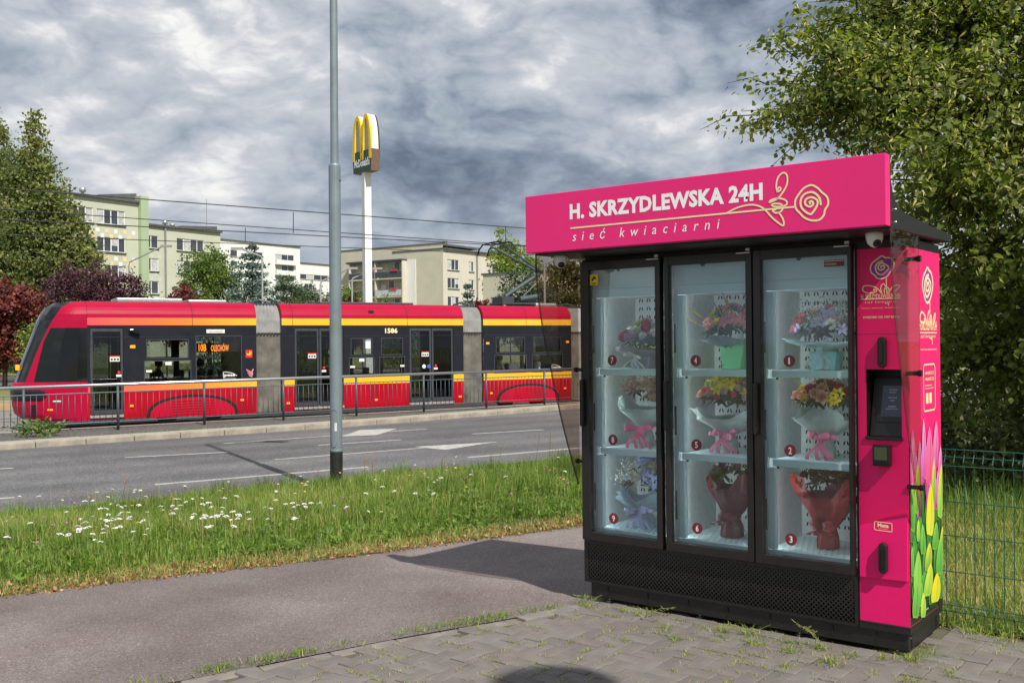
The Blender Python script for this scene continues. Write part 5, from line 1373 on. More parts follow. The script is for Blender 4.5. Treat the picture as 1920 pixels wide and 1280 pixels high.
# ------------------------------------------------------------------ pylon sign beyond the tram
def pylon():
    Y = 75.0; b = at(690, 660, Y); b.z = -.55
    o = empty('pylon_sign', b, R(0), 'tall white pylon with yellow double arch letter above a dark green name board', 'pylon sign')
    s = Y / F_PX; zt = lambda y: at(690, y, Y).z - b.z
    rot = R(-50)      # board faces left of the camera
    ca, sa = math.cos(rot), math.sin(rot)
    MB().box(-.27, .27, -.27, .27, 0, zt(322)).build('pylon_mast', pmat('mast_white', (.78, .78, .78), .45, .05, 2), o).rotation_euler = (0, 0, R(-58))
    fr = empty('sign_board', (0, 0, 0), rot); fr.parent = o
    z0, z1 = zt(324), zt(284)
    grn = pmat('board_green', (.012, .055, .040), .4, .1, 3); brn = pmat('board_brown', (.16, .10, .065), .5, .1, 3)
    W = 1.24; T_ = .36
    bd = MB().prism([(-W, z0), (W, z0), (W * 1.08, z1), (-W * 1.08, z1)], lambda a, c, d: (a, d, c), -T_, T_)
    bo = bd.build('name_board', brn, o); bo.rotation_euler = (0, 0, rot)
    for sgn in (-1, 1):
        MB().prism([(-W + .03, z0 + .06), (W - .03, z0 + .06), (W * 1.08 - .03, z1 - .02), (-W * 1.08 + .03, z1 - .02)], lambda a, c, d: (a, sgn * T_ + sgn * d, c), .0, .012).build('board_face', grn, bo)
    me = text_mesh('board_text', "McDonald's", M['white_print'], width=W * 1.72, height=.62, bold=.03)
    link('board_text', me, bo, (-W * .86, -T_ - .015, z0 + .42), FRONT)
    # double arch letter
    yel = pmat('arch_yellow', (.80, .54, .01), .35, .05, 3); dk = pmat('arch_edge_brown', (.06, .03, .015), .5, .1, 3)
    zA, zB = z1 - .7, zt(217)
    for y0, y1, mt, nm, ww in ((-.40, -.26, yel, 'arch_letter', .20), (-.26, .28, M['white_plastic'], 'arch_core', .17), (.28, .40, dk, 'arch_back', .19)):
        mb = MB()
        for cx_ in (-.60, .60):
            def arc(w_, h_): return [(cx_ + w_ * math.cos(math.pi * q / 20), zA + .3 + h_ * math.sin(math.pi * q / 20) ** .85) for q in range(21)]
            o_, i_ = arc(.60 + ww * .5, zB - zA - .3), arc(.60 - ww, zB - zA - .65)
            o_ = [(cx_ + .60 + ww * .4, zA)] + o_ + [(cx_ - .60 - ww * .4, zA)]; i_ = [(cx_ + .60 - ww * .9, zA)] + i_ + [(cx_ - .60 + ww * .9, zA)]
            for q in range(22):
                for yy in (y0, y1): mb.quad((o_[q][0], yy, o_[q][1]), (o_[q + 1][0], yy, o_[q + 1][1]), (i_[q + 1][0], yy, i_[q + 1][1]), (i_[q][0], yy, i_[q][1]))
                mb.quad((o_[q][0], y0, o_[q][1]), (o_[q + 1][0], y0, o_[q + 1][1]), (o_[q + 1][0], y1, o_[q + 1][1]), (o_[q][0], y1, o_[q][1]))
                mb.quad((i_[q][0], y0, i_[q][1]), (i_[q + 1][0], y0, i_[q + 1][1]), (i_[q + 1][0], y1, i_[q + 1][1]), (i_[q][0], y1, i_[q][1]))
        p = mb.build(nm, mt, o); p.rotation_euler = (0, 0, rot)
    bpy.data.objects.remove(fr)
pylon()

# unseen lamp shape, added so its head shades the paving's lower edge
def shade_caster():
    b = Vector((3.46, -1.14, 0)); o = empty('shade_caster', b, 0, 'grey lamp-shaped shade caster with round flat head, added outside the lower right picture edge', 'lamp')
    MB().lathe([(.05, -.1), (.035, 5.9)], 12).build('lamp_pole', M['post_grey'], o)
    MB().tube([(0, 0, 5.85), (-.15, .25, 6.05), (-.62, 1.02, 6.02)], .025, 8).build('lamp_arm', M['post_grey'], o)
    MB().lathe([(.02, 5.93), (.30, 5.95), (.31, 6.0), (.12, 6.07), (.02, 6.09)], 24, (-.66, 1.08, 0)).build('lamp_head', M['post_grey'], o)
shade_caster()
# ------------------------------------------------------------------ apartment blocks
M['frame_white'] = pmat('window_frame_white', (.75, .75, .73), .5, .03, 3)
M['pane'] = pmat('window_pane_dark', (.035, .045, .055), .08, .35, .8, spec=.8)
M['curtain'] = pmat('window_curtain', (.45, .46, .46), .8, .3, 2)
M['tin'] = pmat('roof_tin', (.10, .10, .105), .6, .2, 2)
M['pipe'] = pmat('downpipe_grey', (.22, .23, .24), .5, .1, 2)
M['balcony_dark'] = pmat('balcony_panel_dark', (.045, .055, .08), .6, .2, 2)
M['balcony_light'] = pmat('balcony_panel_light', (.50, .53, .55), .5, .1, 2)
WIN_CACHE = {}
def window_meshes(wd, h, n):
    """frame with n sashes, panes, part-drawn curtains"""
    key = (round(wd, 2), round(h, 2), n)
    if key in WIN_CACHE: return WIN_CACHE[key]
    f = .07; mb = MB()
    mb.box(0, wd, 0, .08, 0, f); mb.box(0, wd, 0, .08, h - f, h)
    for k in range(n + 1):
        x = min(wd - f, max(0, k * wd / n - f / 2)); mb.box(x, x + f * (1.5 if 0 < k < n else 1), -.001, .081, f, h - f)
    fr = mb.mesh('window', M['frame_white'])
    pn = MB().box(f * .5, wd - f * .5, .05, .06, f * .5, h - f * .5).mesh('pane', M['pane'])
    cs = []
    for q in range(4):
        mb = MB()
        for k in range(n):
            if (q + k) % 3 == 0: mb.box(k * wd / n + f, (k + 1) * wd / n - f * .8, .044, .049, f + (h * .4 if q == 1 else 0), h - f)
        cs.append(mb.mesh('curtain', M['curtain']) if mb.v else None)
    sl_ = MB().box(-.06, wd + .06, -.16, .06, -.09, -.01).mesh('window_sill', M['tin'])
    WIN_CACHE[key] = (fr, pn, cs, sl_); return WIN_CACHE[key]
def facade(root, L0, z_base, H_, wins, mat, th=.25, off=(0, 0, 0), rot=0.0, name='wall', sashes=3):
    """one wall with recessed windows; local x along the wall, outside is -y"""
    mb = MB(); holes = [(w_[0], w_[0] + w_[1], w_[2], w_[2] + w_[3]) for w_ in wins]
    wall_grid(mb, 0, L0, z_base, z_base + H_, holes, lambda x, d, z: (x, d, z), .14)
    o = mb.build(name, mat, root); o.location = off; o.rotation_euler = (0, 0, rot)
    for w_ in wins:
        n = w_[4] if len(w_) > 4 else sashes
        fr, pn, cs, sl_ = window_meshes(w_[1], w_[3], n)
        q = link('window', fr, o, (w_[0], .06, w_[2]))
        link('pane', pn, o, (w_[0], .06, w_[2]))
        c = cs[rnd.randrange(4)]
        if c: link('curtain', c, o, (w_[0], .06, w_[2]))
        link('window_sill', sl_, o, (w_[0], 0, w_[2]))
    return o
BROT = R(56)          # the blocks' long fronts run away to the right
def block(px, Y, L0, depth, ztop_px, mat, label, floors, fh, wins, base=-.9, name='apartment_block', gable_mat=None, rot=BROT, corner='right'):
    """block whose near right corner stands in direction px at distance Y; front runs back to the left from it"""
    c = at(px, 640, Y); zt = at(px, ztop_px, Y).z
    e = Vector((math.cos(rot), math.sin(rot), 0)); n = Vector((math.sin(rot), -math.cos(rot), 0))
    if corner == 'right': o0 = c - e * L0
    else: o0 = c
    r = empty(name, (o0.x, o0.y, 0), rot, label, 'apartment block', 'apartment blocks beyond the tram line')
    H_ = zt - base
    facade(r, L0, base, H_, wins(zt), mat, off=(0, 0, 0))
    gm = gable_mat or mat
    mb = MB(); mb.quad((L0, 0, base), (L0, depth, base), (L0, depth, zt), (L0, 0, zt)); mb.build('gable_wall', gm, r)
    mb = MB(); mb.quad((0, 0, base), (0, 0, zt), (0, depth, zt), (0, depth, base)); mb.build('gable_wall', gm, r)
    mb = MB(); mb.quad((0, depth, base), (0, depth, zt), (L0, depth, zt), (L0, depth, base)); mb.build('rear_wall', mat, r)
    rf = MB().box(-.1, L0 + .1, -.35, depth + .2, zt + .002, zt + .22).build('roof', M['tin'], r)
    return r, zt, o0
GREEN = pmat('render_pale_green', sl((186, 189, 170)), .9, .05, .4)
GREEN2 = pmat('render_green_edge', sl((160, 178, 146)), .9, .05, .4)
CREAM = pmat('render_cream', sl((198, 192, 178)), .9, .05, .4)
CREAM2 = pmat('render_beige', sl((194, 189, 172)), .9, .06, .6)
WHITE = pmat('render_white', sl((222, 222, 220)), .9, .04, .4)
PEACH = pmat('painted_square_peach', sl((226, 200, 150)), .9, .05, 1)
PALE = pmat('painted_square_white', sl((222, 222, 218)), .9, .05, 1)
GREY_SQ = pmat('painted_square_grey', sl((190, 196, 190)), .9, .05, 1)
def checks(root, x0, x1, rows, sz, mats):
    for mi, mt in enumerate(mats):
        mb = MB()
        for z0, nr in rows:
            for j in range(nr):
                k = 0; x = x0
                while x < x1 - sz * .5:
                    if (k + j) % 2 == 0 and ((k // 2 + j) % 2 == mi if len(mats) > 1 else True): mb.quad((x, -.012, z0 + j * sz), (x + sz * .8, -.012, z0 + j * sz), (x + sz * .8, -.012, z0 + j * sz + sz * .8), (x, -.012, z0 + j * sz + sz * .8))
                    x += sz; k += 1
        if mb.v: mb.build('painted_squares', mt, root, fix=False)['kind'] = 'stuff'
def roof_bits(r, zt, L0, vents, penthouse=None):
    for x, h in vents:
        h *= .7; MB().lathe([(.16, 0), (.16, h * .5), (.30, h * .55), (.36, h * .8), (.26, h), (.05, h * 1.08)], 12, (x, 2.0, zt + .2)).build('roof_ventilator', pmat('zinc_ball', (.55, .55, .55), .35, .1, 3, metallic=.7), r, smooth=True)
    if penthouse:
        x0, x1, h = penthouse; MB().prism([(x0, zt + .21), (x1, zt + .21), (x1, zt + h), (x0, zt + .5)], lambda a, c, d: (a, d, c), .5, 4.0).build('parapet', M['tin'], r)
def blocks():
    # pale green block at the left
    def wA(zt):
        out = []
        for k in range(5):
            z = zt - 2.55 - k * 2.83
            for x in (1.2, 5.2, 9.2, 13.3, 17.0): out.append((x - .25, 3.3 if x > 9 else 2.6, z, 1.5, 4 if x > 9 else 3))
        return [w_ for w_ in out if w_[0] < 17.5]
    r, zt, _ = block(261, 106, 21.6, 9, 381, GREEN, 'pale green apartment block with orange and white painted squares behind the left tree', 5, 2.8, wA)
    MB().box(21.6, 22.55, -.5, 9, -.9, zt + .75).build('end_wall', GREEN2, r)
    for k in range(4): checks(r, 13.0, 21.4, [(zt - 2.83 - k * 2.83 - 1.12, 2)], .52, [PALE, PEACH])
    MB().tube([(12.2, -.2, -.9), (12.2, -.2, zt)], .12, 6).build('downpipe', M['pipe'], r)
    roof_bits(r, zt, 21.6, [(16.5, 1.5)], (17.5, 21.8, 1.1))
    def wB(zt):
        out = []
        for k in range(5):
            z = zt - 2.75 - k * 2.80
            for x, wd, n in ((.5, 3.6, 4), (6.9, 2.1, 2), (11.7, 4.2, 4)): out.append((x, wd, z, 1.55, n))
        return out
    r, zt, _ = block(415, 132, 18.6, 9, 437, GREEN, 'lower pale green apartment block with grey checks behind the green tree', 5, 2.8, wB)
    for k in range(4): checks(r, .1, 9.6, [(zt - 2.75 - k * 2.8 - 1.2, 2)], .55, [GREY_SQ])
    MB().tube([(9.9, -.2, -.9), (9.9, -.2, zt)], .12, 6).build('downpipe', M['pipe'], r)
    roof_bits(r, zt, 18.6, [(11.5, 1.3), (12.6, .9)], (13, 18.5, .9))
    MB().tube([(17.2, 1, zt), (17.2, 1, zt + 4.4)], .04, 5).build('antenna', M['pipe'], r)
    # white slab block far behind
    def wC(zt):
        out = []
        for k in range(6):
            z = zt - 3.9 - k * 2.75
            for x, wd, n in ((1.5, 2.0, 2), (7, 3.0, 2), (13, 4.4, 2), (32.5, 2.2, 1), (38.0, 5.0, 3)): out.append((x, wd, z, 1.6, n))
            out.append((18.5, 9.5, z - .9, 2.5, 4)); out.append((47.2, 6.6, z - .9, 2.5, 3))
        return out
    r, zt, _ = block(564, 268, 56, 11, 464, WHITE, 'white slab apartment block with loggias far behind the conifers', 6, 2.8, wC)
    for k in range(6):
        for x0, x1 in ((18.3, 28.2), (47, 54)):
            z = zt - 3.9 - k * 2.75 - .95
            MB().box(x0, x1, -.9, -.75, z, z + 1.05).build('balcony_front', WHITE, r)
            MB().box(x0, x1, -.9, 0, z - .15, z).build('balcony_slab', WHITE, r)
    def wD(zt): return [(x, 5, zt - 4.2, 1.8, 3) for x in (2, 13)] + [(24, 14, zt - 4.4, 1.4, 5)] + [(x, 4.5, zt - 7.4, 1.8, 3) for x in (2, 13, 26)]
    block(830, 330, 88, 11, 515, WHITE, 'low white apartment block far behind, right of the white slab', 3, 2.8, wD)
    # beige block right of the pylon: window front to the right, balcony side to the left
    Yc = 152.0; c = at(832, 640, Yc); zt = at(832, 463, Yc).z
    rot = R(56); e = Vector((math.cos(rot), math.sin(rot), 0)); n = Vector((-math.sin(rot), math.cos(rot), 0))
    r = empty('apartment_block', (c.x, c.y, 0), rot, 'beige apartment block with balconies on its left side and a window front on its right', 'apartment block', 'apartment blocks beyond the tram line')
    L1, L2 = 17.6, 23.0
    wins = []
    for k in range(5):
        z = zt - 3.35 - k * 2.85
        wins += [(1.1, 2.9, z, 1.6, 3), (6.6, 1.3, z, 1.55, 2), (12.0, 2.9, z, 1.6, 3)]
    facade(r, L1, -.9, zt + .1 - (-.9) - .4, wins, CREAM)
    MB().tube([(8.6, -.2, -.9), (8.6, -.2, zt + .3)], .11, 6).build('downpipe', M['pipe'], r)
    MB().box(-.1, L1 + .1, -.4, 10, zt - .30, zt - .10).build('roof', M['tin'], r)
    MB().box(L1 - 4.5, L1 + .2, 0, .5, zt - .09, zt + .45).build('parapet', M['tin'], r)
    mb = MB(); mb.quad((L1, 0, -.9), (L1, 10, -.9), (L1, 10, zt - .3), (L1, 0, zt - .3)); mb.build('gable_wall', CREAM, r)
    # left (balcony) side: wall in plane x=0 running along +y
    seg = empty('x'); bpy.data.objects.remove(seg)
    ww = []
    for k in range(4):
        z = zt - 3.65 - k * 2.85
        ww += [(L2 - 10.9, 2.3, z, 1.9, 2), (L2 - 16.4, 2.3, z, 1.9, 2)]
    o = facade(r, L2, -.9, zt + .55 + .9, ww, CREAM2, off=(-.002, L2, 0), rot=R(-90), name='side_wall')
    MB().box(-.1, .2, -.1, L2 + .1, zt + .551, zt + .70).build('roof_edge', M['tin'], r)
    MB().box(.2, 10, .3, L2, zt + .3, zt + .60).build('roof', M['tin'], r)
    MB().box(-.10, .0, 5.3, 7.0, -.9, zt - 1.6).build('pilaster', WHITE, r)
    y0, y1 = 7.2, 18.2
    MB().box(-1.3, .0, y0 - .1, y1 + .6, zt - 1.75, zt - 1.45).build('balcony_roof', M['balcony_dark'], r)
    for k in range(4):
        z = zt - 4.35 - k * 2.85
        MB().box(-1.25, 0, y0, y1, z - .16, z).build('balcony_slab', CREAM2, r)
        for q, (ya, yb) in enumerate(((y0, y0 + 5.4), (y0 + 5.6, y1))):
            mt = M['balcony_dark'] if k == 0 else (M['balcony_light'] if (k + q) % 2 else M['balcony_dark'])
            for s_ in range(4):
                a_ = ya + (yb - ya) * s_ / 4; MB().box(-1.27, -1.22, a_ + .06, a_ + (yb - ya) / 4 - .04, z + .1, z + 1.0).build('balcony_panel', mt, r)
            MB().box(-1.28, -1.21, ya, yb, z + 1.02, z + 1.08).build('balcony_rail', M['pipe'], r)
    for y in (y0 - .1, y0 + 5.5, y1): MB().box(-1.2, 0, y - .08, y + .08, -.9, zt - 1.75).build('balcony_divider', CREAM, r)
    mt = pmat('geranium_red', (.5, .04, .05), .8, .4, 6)
    for y, z in ((8.6, zt - 3.3), (13.5, zt - 3.3), (8.8, zt - 6.2)): MB().box(-1.42, -1.27, y - .7, y + .7, z, z + .28).build('flower_box', mt, r)
    MB().box(-.35, 0, y0 + 3.9, y0 + 4.9, zt - 6.1, zt - 5.3).build('air_conditioner', M['balcony_light'], r)
    roof_bits(r, zt + .5, 1, [(3.0, 1.1)]); 
    MB().lathe([(.16, 0), (.16, .5), (.32, .55), (.36, .8), (.1, 1.0)], 12, (8.6, 2, zt)).build('roof_ventilator', M['alu'], r, smooth=True)
    # further cream block partly behind the pantograph, and a brick-toned one by the kiosk
    def wF(zt): return [(x, 2.4, zt - 3.3 - k * 2.9, 2.0, 2) for k in range(4) for x in (.9, 4.6, 8.3, 12.0)]
    block(1010, 190, 16, 9, 494, CREAM, 'cream apartment block with balconies half hidden by the round tree', 3, 2.8, wF)
    block(1118, 120, 12, 8, 520, CREAM2, 'beige building end with dark roof edge left of the kiosk', 3, 2.8, lambda zt: [(x, 1.5, zt - 3.0 - k * 2.9, 1.6, 2) for k in range(3) for x in (2.0, 6.6)])
blocks()

# ------------------------------------------------------------------ distant street lamps
def far_lamp(px, ytop, Y, arm, label):
    b = at(px, 640, Y); zt = at(px, ytop, Y).z
    o = empty('street_lamp', (b.x, b.y, -.6), 0, label, 'street lamp', 'street lamps along the far road')
    r0 = .075 if Y < 70 else .09
    MB().lathe([(r0, 0), (r0 * .75, zt + .6)], 8).build('lamp_pole', M['alu'], o)
    s = 1 if arm > 0 else -1
    MB().tube([(0, 0, zt + .55), (s * .05, 0, zt + .8), (s * abs(arm), 0, zt + .6 + abs(arm) * .55)], r0 * .7, 6).build('lamp_arm', M['alu'], o)
    MB().box(min(s * abs(arm), s * (abs(arm) + .7)), max(s * abs(arm), s * (abs(arm) + .7)), -.13, .13, zt + .58 + abs(arm) * .55, zt + .72 + abs(arm) * .55).build('lamp_head', M['alu'], o)
far_lamp(493, 487, 62, -1.2, 'slim pale street lamp in front of the blue spruce')
far_lamp(602, 533, 70, 1.9, 'slim street lamp just left of the big grey lamp post')
far_lamp(1022, 500, 60, 1.0, 'pale street lamp with bent arm left of the kiosk')
far_lamp(243, 497, 68, 2.2, 'street lamp in front of the pale green block')
far_lamp(661, 527, 76, 1.6, 'street lamp beside the foot of the white pylon')

# ------------------------------------------------------------------ trees made of leaf-sized faces
def leaf_geo(C_, size, RNG_, up=0.35, elong=1.5, nrm=None, droop=0.0):
    """folded leaf quads at points C_ (N,3): returns V, T, per-vertex leaf index"""
    n = len(C_)
    if nrm is None: nrm = np.zeros((n, 3))
    d = RNG_.normal(size=(n, 3)); d[:, 2] *= .8; d[:, 2] -= droop; d += nrm * .4
    d /= np.linalg.norm(d, axis=1)[:, None]
    q = RNG_.normal(size=(n, 3)) + nrm * .9; q[:, 2] += up
    s = np.cross(d, q); s /= np.linalg.norm(s, axis=1)[:, None] + 1e-9
    nn = np.cross(s, d)
    L_ = size * RNG_.uniform(.65, 1.25, n)[:, None]; W_ = L_ / elong
    p0 = C_; p3 = C_ + d * L_; m = C_ + d * L_ * .45
    a = m + s * W_ * .5 + nn * L_ * .10; b = m - s * W_ * .5 + nn * L_ * .10
    V = np.stack([p0, a, p3, b], 1).reshape(-1, 3)
    i = np.arange(n)[:, None] * 4
    T = np.concatenate([i + [0, 1, 2], i + [0, 2, 3]], 1).reshape(-1, 3)
    return V, T
def crown_points(ells, n_clump, per, spread, seed, shell=.55, flat=.7):
    r = np.random.default_rng(seed); vol = np.array([e[1][0] * e[1][1] * e[1][2] for e in ells]) ** .67; pr = vol / vol.sum()
    cl, nm = [], []
    for k in r.choice(len(ells), n_clump, p=pr):
        (cx_, cy_, cz_), (rx, ry, rz) = ells[k]
        v = r.normal(size=3); v /= np.linalg.norm(v)
        rad = shell + (1 - shell) * r.random() ** .6
        rad *= r.uniform(.9, 1.07)
        cl.append((cx_ + v[0] * rx * rad, cy_ + v[1] * ry * rad, cz_ + v[2] * rz * rad)); nm.append(v)
    cl, nm = np.array(cl), np.array(nm)
    P = np.repeat(cl, per, 0); Nn = np.repeat(nm, per, 0)
    off = r.normal(size=P.shape) * spread; off[:, 2] *= flat
    ct = np.repeat(r.normal(size=n_clump), per)
    return P + off, Nn, ct, cl
def tree(name, base, ells, n_clump, per, spread, leaf, mat, label, seed, trunk_r=.18, cat='tree', group='trees beyond the tram line', elong=1.5, bark=None, shell=.5, droop=0.0, limbs=7, up=.35, sprays=30):
    """base: (x,y,z); ells relative to base"""
    r = np.random.default_rng(seed)
    o = empty(name, base, 0, label, cat, group)
    P, Nn, ct, cl = crown_points(ells, n_clump, per, spread, seed, shell)
    # ragged shoots that stick out of the crown
    ex, en = [], []
    for k in r.choice(len(cl), min(sprays, len(cl)), replace=False):
        e = ells[int(np.argmin([np.sum(((cl[k] - np.array(q[0])) / np.array(q[1])) ** 2) for q in ells]))]; v = (cl[k] - np.array(e[0])); v = v / (np.linalg.norm(v) + 1e-6); v = v + np.array([0, 0, .55]); v /= np.linalg.norm(v)
        t = r.random(22)[:, None]; ln = r.uniform(.6, 1.5) * max(.35, min(e[1]) * .5)
        ex.append(cl[k] + v * ln * t + r.normal(size=(22, 3)) * spread * .32); en.append(np.tile(v, (22, 1)))
    if ex:
        ex = np.concatenate(ex); P = np.concatenate([P, ex]); Nn = np.concatenate([Nn, np.concatenate(en)]); ct = np.concatenate([ct, r.normal(size=len(ex)) * .6])
    V, T = leaf_geo(P, leaf, r, up, elong, Nn, droop)
    tint = np.clip(.5 + .16 * ct + r.normal(size=len(P)) * .14, 0, 1)
    me = tri_mesh('crown', V, T, mat, np.repeat(tint, 4)); c = link('crown', me, o); c['kind'] = 'stuff'
    top = max(e[0][2] + e[1][2] * .5 for e in ells); mb = MB()
    cxm = ells[0][0][0]; cym = ells[0][0][1]
    pts = [(0, 0, -.3), (cxm * .2, cym * .2, top * .3), (cxm * .6, cym * .6, top * .6), (cxm, cym, top)]
    mb.tube(pts, [trunk_r, trunk_r * .8, trunk_r * .55, trunk_r * .15], 8)
    mb.build('trunk', bark or M['bark'], o, smooth=True)
    for k in r.choice(len(cl), min(limbs, len(cl)), replace=False):
        e = Vector(cl[k]); t = r.uniform(.25, .6); s_ = Vector((cxm * t, cym * t, top * t)); m_ = s_.lerp(e, .5) + Vector((0, 0, .12 * (e - s_).length))
        MB().tube([s_, m_, e], [trunk_r * .4, trunk_r * .25, trunk_r * .06], 6).build('limb', bark or M['bark'], o, smooth=True)
    return o
M['bark'] = pmat('bark', (.055, .042, .032), .95, .35, 9, bump=.6, bscale=25)
LM = dict(
    maple=leaf_mat('leaf_olive', [(.0, (0.050, 0.082, 0.026)), (.5, (0.145, 0.180, 0.056)), (.85, (0.31, 0.30, 0.11)), (1, (0.46, 0.37, 0.14))]),
    purple=leaf_mat('leaf_purple', [(.0, (0.026, 0.014, 0.020)), (.6, (0.090, 0.038, 0.052)), (1, (0.174, 0.080, 0.087))], .2, tcol=(1.2, .4, .5)),
    copper=leaf_mat('leaf_copper', [(.0, (0.043, 0.014, 0.014)), (.6, (0.167, 0.043, 0.038)), (1, (0.348, 0.123, 0.080))], .25, tcol=(1.3, .5, .4)),
    green=leaf_mat('leaf_green', [(.0, (0.043, 0.080, 0.017)), (.5, (0.109, 0.174, 0.032)), (1, (0.246, 0.290, 0.065))]),
    yellowgreen=leaf_mat('leaf_yellowgreen', [(.0, (0.072, 0.123, 0.022)), (.5, (0.189, 0.261, 0.043)), (1, (0.362, 0.392, 0.087))]),
    spruce=leaf_mat('needle_blue', [(.0, (0.032, 0.058, 0.046)), (.5, (0.123, 0.181, 0.152)), (1, (0.275, 0.348, 0.304))], .1),
    pine=leaf_mat('needle_dark', [(.0, (0.023, 0.043, 0.020)), (.5, (0.065, 0.109, 0.051)), (1, (0.131, 0.181, 0.080))], .12),
    dusty=leaf_mat('leaf_dusty', [(.0, (0.051, 0.072, 0.029)), (.5, (0.123, 0.152, 0.058)), (1, (0.290, 0.290, 0.131))]),
    brownish=leaf_mat('leaf_dull_green', [(.0, (0.043, 0.051, 0.017)), (.5, (0.123, 0.123, 0.043)), (1, (0.261, 0.217, 0.087))]),
)
def pbase(px, Y, z=-.55):
    b = at(px, 640, Y); return (b.x, b.y, z)
def wpx(n, Y): return n * Y / F_PX
def far_trees():
    # left deciduous giants
    Y = 62; s = Y / F_PX
    b = pbase(62, Y)
    h = at(62, 215, Y).z + .55
    tree('maple_tree', b, [((.25, 0, h * .88), (.60, .7, h * .13)), ((.2, 0, h * .76), (1.35, 1.3, h * .14)), ((1.15, 0, h * .70), (1.1, 1.3, h * .12)), ((.3, 0, h * .60), (2.2, 2.2, h * .15)), ((1.8, 0, h * .56), (1.3, 1.7, h * .12)), ((.3, 0, h * .46), (3.6, 3.0, h * .15)), ((2.5, 0, h * .43), (1.9, 2.0, h * .13)), ((-.3, 0, h * .33), (4.2, 3.2, h * .15)), ((-1.6, .3, h * .72), (1.1, 1, h * .16))], 1080, 34, .26, .25, LM['maple'], 'tall olive-green broad tree with a pointed top left of the green block', 21, .3, limbs=16, sprays=70)
    b = pbase(-22, 66); h2 = at(0, 205, 66).z + .55
    tree('maple_tree', b, [((.5, 0, h2 * .86), (.75, 1.0, h2 * .15)), ((.5, 0, h2 * .70), (1.6, 1.5, h2 * .16)), ((.2, 0, h2 * .52), (2.5, 2.2, h2 * .2)), ((0, 0, h2 * .36), (3.4, 3, h2 * .18))], 460, 34, .28, .25, LM['maple'], 'tall olive-green tree cut by the left edge of the picture', 22, .3, limbs=9)
    # copper maple at the far left with a fresh green shrub before it
    b = pbase(8, 52); tree('copper_maple', b, [((.2, 0, 3.3), (2.0, 1.9, 2.0)), ((-1.2, 0, 2.8), (1.6, 1.6, 2.0)), ((.5, 0, 4.6), (1.2, 1.2, .95))], 260, 34, .24, .22, LM['copper'], 'copper-red maple at the left edge beside the tram cab', 23, .14, elong=1.2)
    b = pbase(76, 50); tree('green_shrub', b, [((.15, 0, 1.75), (.95, .9, 1.55)), ((-.3, 0, 2.5), (.6, .6, .8))], 90, 28, .2, .17, LM['yellowgreen'], 'fresh yellow-green shrub between copper maple and tram cab', 24, .06, 'shrub', 'shrubs beyond the tram line')
    # purple plums
    for px, Y, w_, hp, lb, sd in ((150, 57, 128, 492, 'dark purple plum tree behind the tram cab', 25), (226, 57, 104, 497, 'dark purple plum tree in front of the pale green block', 26)):
        b = pbase(px, Y); hh = at(px, hp, Y).z + .55; ww = wpx(w_, Y) / 2
        tree('plum_tree', b, [((0, 0, hh * .66), (ww, ww, hh * .34)), ((ww * .5, 0, hh * .58), (ww * .7, ww, hh * .30)), ((-ww * .5, 0, hh * .62), (ww * .7, ww, hh * .30))], 330, 36, .20, .15, LM['purple'], lb, sd, .13)
    b = pbase(100, 80); tree('plum_tree', b, [((0, 0, 4.2), (2.2, 2, 1.9))], 120, 32, .27, .17, LM['purple'], 'low purple plum tree behind the copper maple', 35, .12)
    b = pbase(329, 76); tree('copper_maple', b, [((0, 0, 4.0), (1.5, 1.4, 1.6)), ((.55, 0, 5.5), (.8, .8, 1.1)), ((-.7, 0, 4.4), (.9, .9, .9))], 170, 30, .26, .22, LM['copper'], 'small maroon maple in front of the lower green block', 27, .1, elong=1.2)
    b = pbase(393, 84); hh = at(393, 462, 84).z + .55
    tree('round_tree', b, [((0, 0, hh * .64), (2.5, 2.4, hh * .36)), ((-.9, 0, hh * .56), (2.0, 2, hh * .3)), ((.9, 0, hh * .56), (1.9, 2, hh * .3)), ((.2, 0, hh * .84), (1.3, 1.3, hh * .15))], 460, 34, .26, .22, LM['green'], 'green round-topped tree left of the blue spruce', 28, .2)
    # blue spruce: whorled tiers
    def conifer(name, px, Y, ytop, wpix, mat, label, seed, dens=1.0, ragged=.1):
        b = pbase(px, Y); hh = at(px, ytop, Y).z + .55; ww = wpx(wpix, Y) / 2; r = np.random.default_rng(seed)
        o = empty(name, b, 0, label, 'conifer', 'conifers beyond the tram line')
        P, Nn = [], []
        nt = int(15 * dens)
        for k in range(nt):
            t = k / (nt - 1); z = hh * (.06 + .93 * t); rad = ww * (1 - t) ** .8 * (1 + r.normal() * ragged) + .12
            nb = max(4, int(16 * (1 - t) + 5))
            for q in range(nb):
                a = 2 * math.pi * (q + r.random() * .7) / nb; L_ = rad * r.uniform(.72, 1.1); m_ = int(22 + 90 * L_ / ww)
                tt = r.random(m_) ** .7
                x = np.cos(a) * tt * L_; y = np.sin(a) * tt * L_; zz = z - tt * L_ * .22 + (tt ** 2) * L_ * .12
                pp = np.stack([x, y, zz], 1) + r.normal(size=(m_, 3)) * [.13, .13, .09]
                P.append(pp); Nn.append(np.tile([np.cos(a), np.sin(a), .2], (m_, 1)))
        P, Nn = np.concatenate(P), np.concatenate(Nn)
        V, T = leaf_geo(P, .27, r, .5, 1.9, Nn * 1.3)
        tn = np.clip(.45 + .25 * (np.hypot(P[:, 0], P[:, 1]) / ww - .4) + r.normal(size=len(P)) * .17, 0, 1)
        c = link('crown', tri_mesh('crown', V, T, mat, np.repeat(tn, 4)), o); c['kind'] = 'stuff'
        MB().tube([(0, 0, -.3), (0, 0, hh * .97)], [.16, .02], 7).build('trunk', M['bark'], o)
    conifer('blue_spruce', 474, 70, 462, 235, LM['spruce'], 'big blue-grey spruce behind the first tram joint', 29)
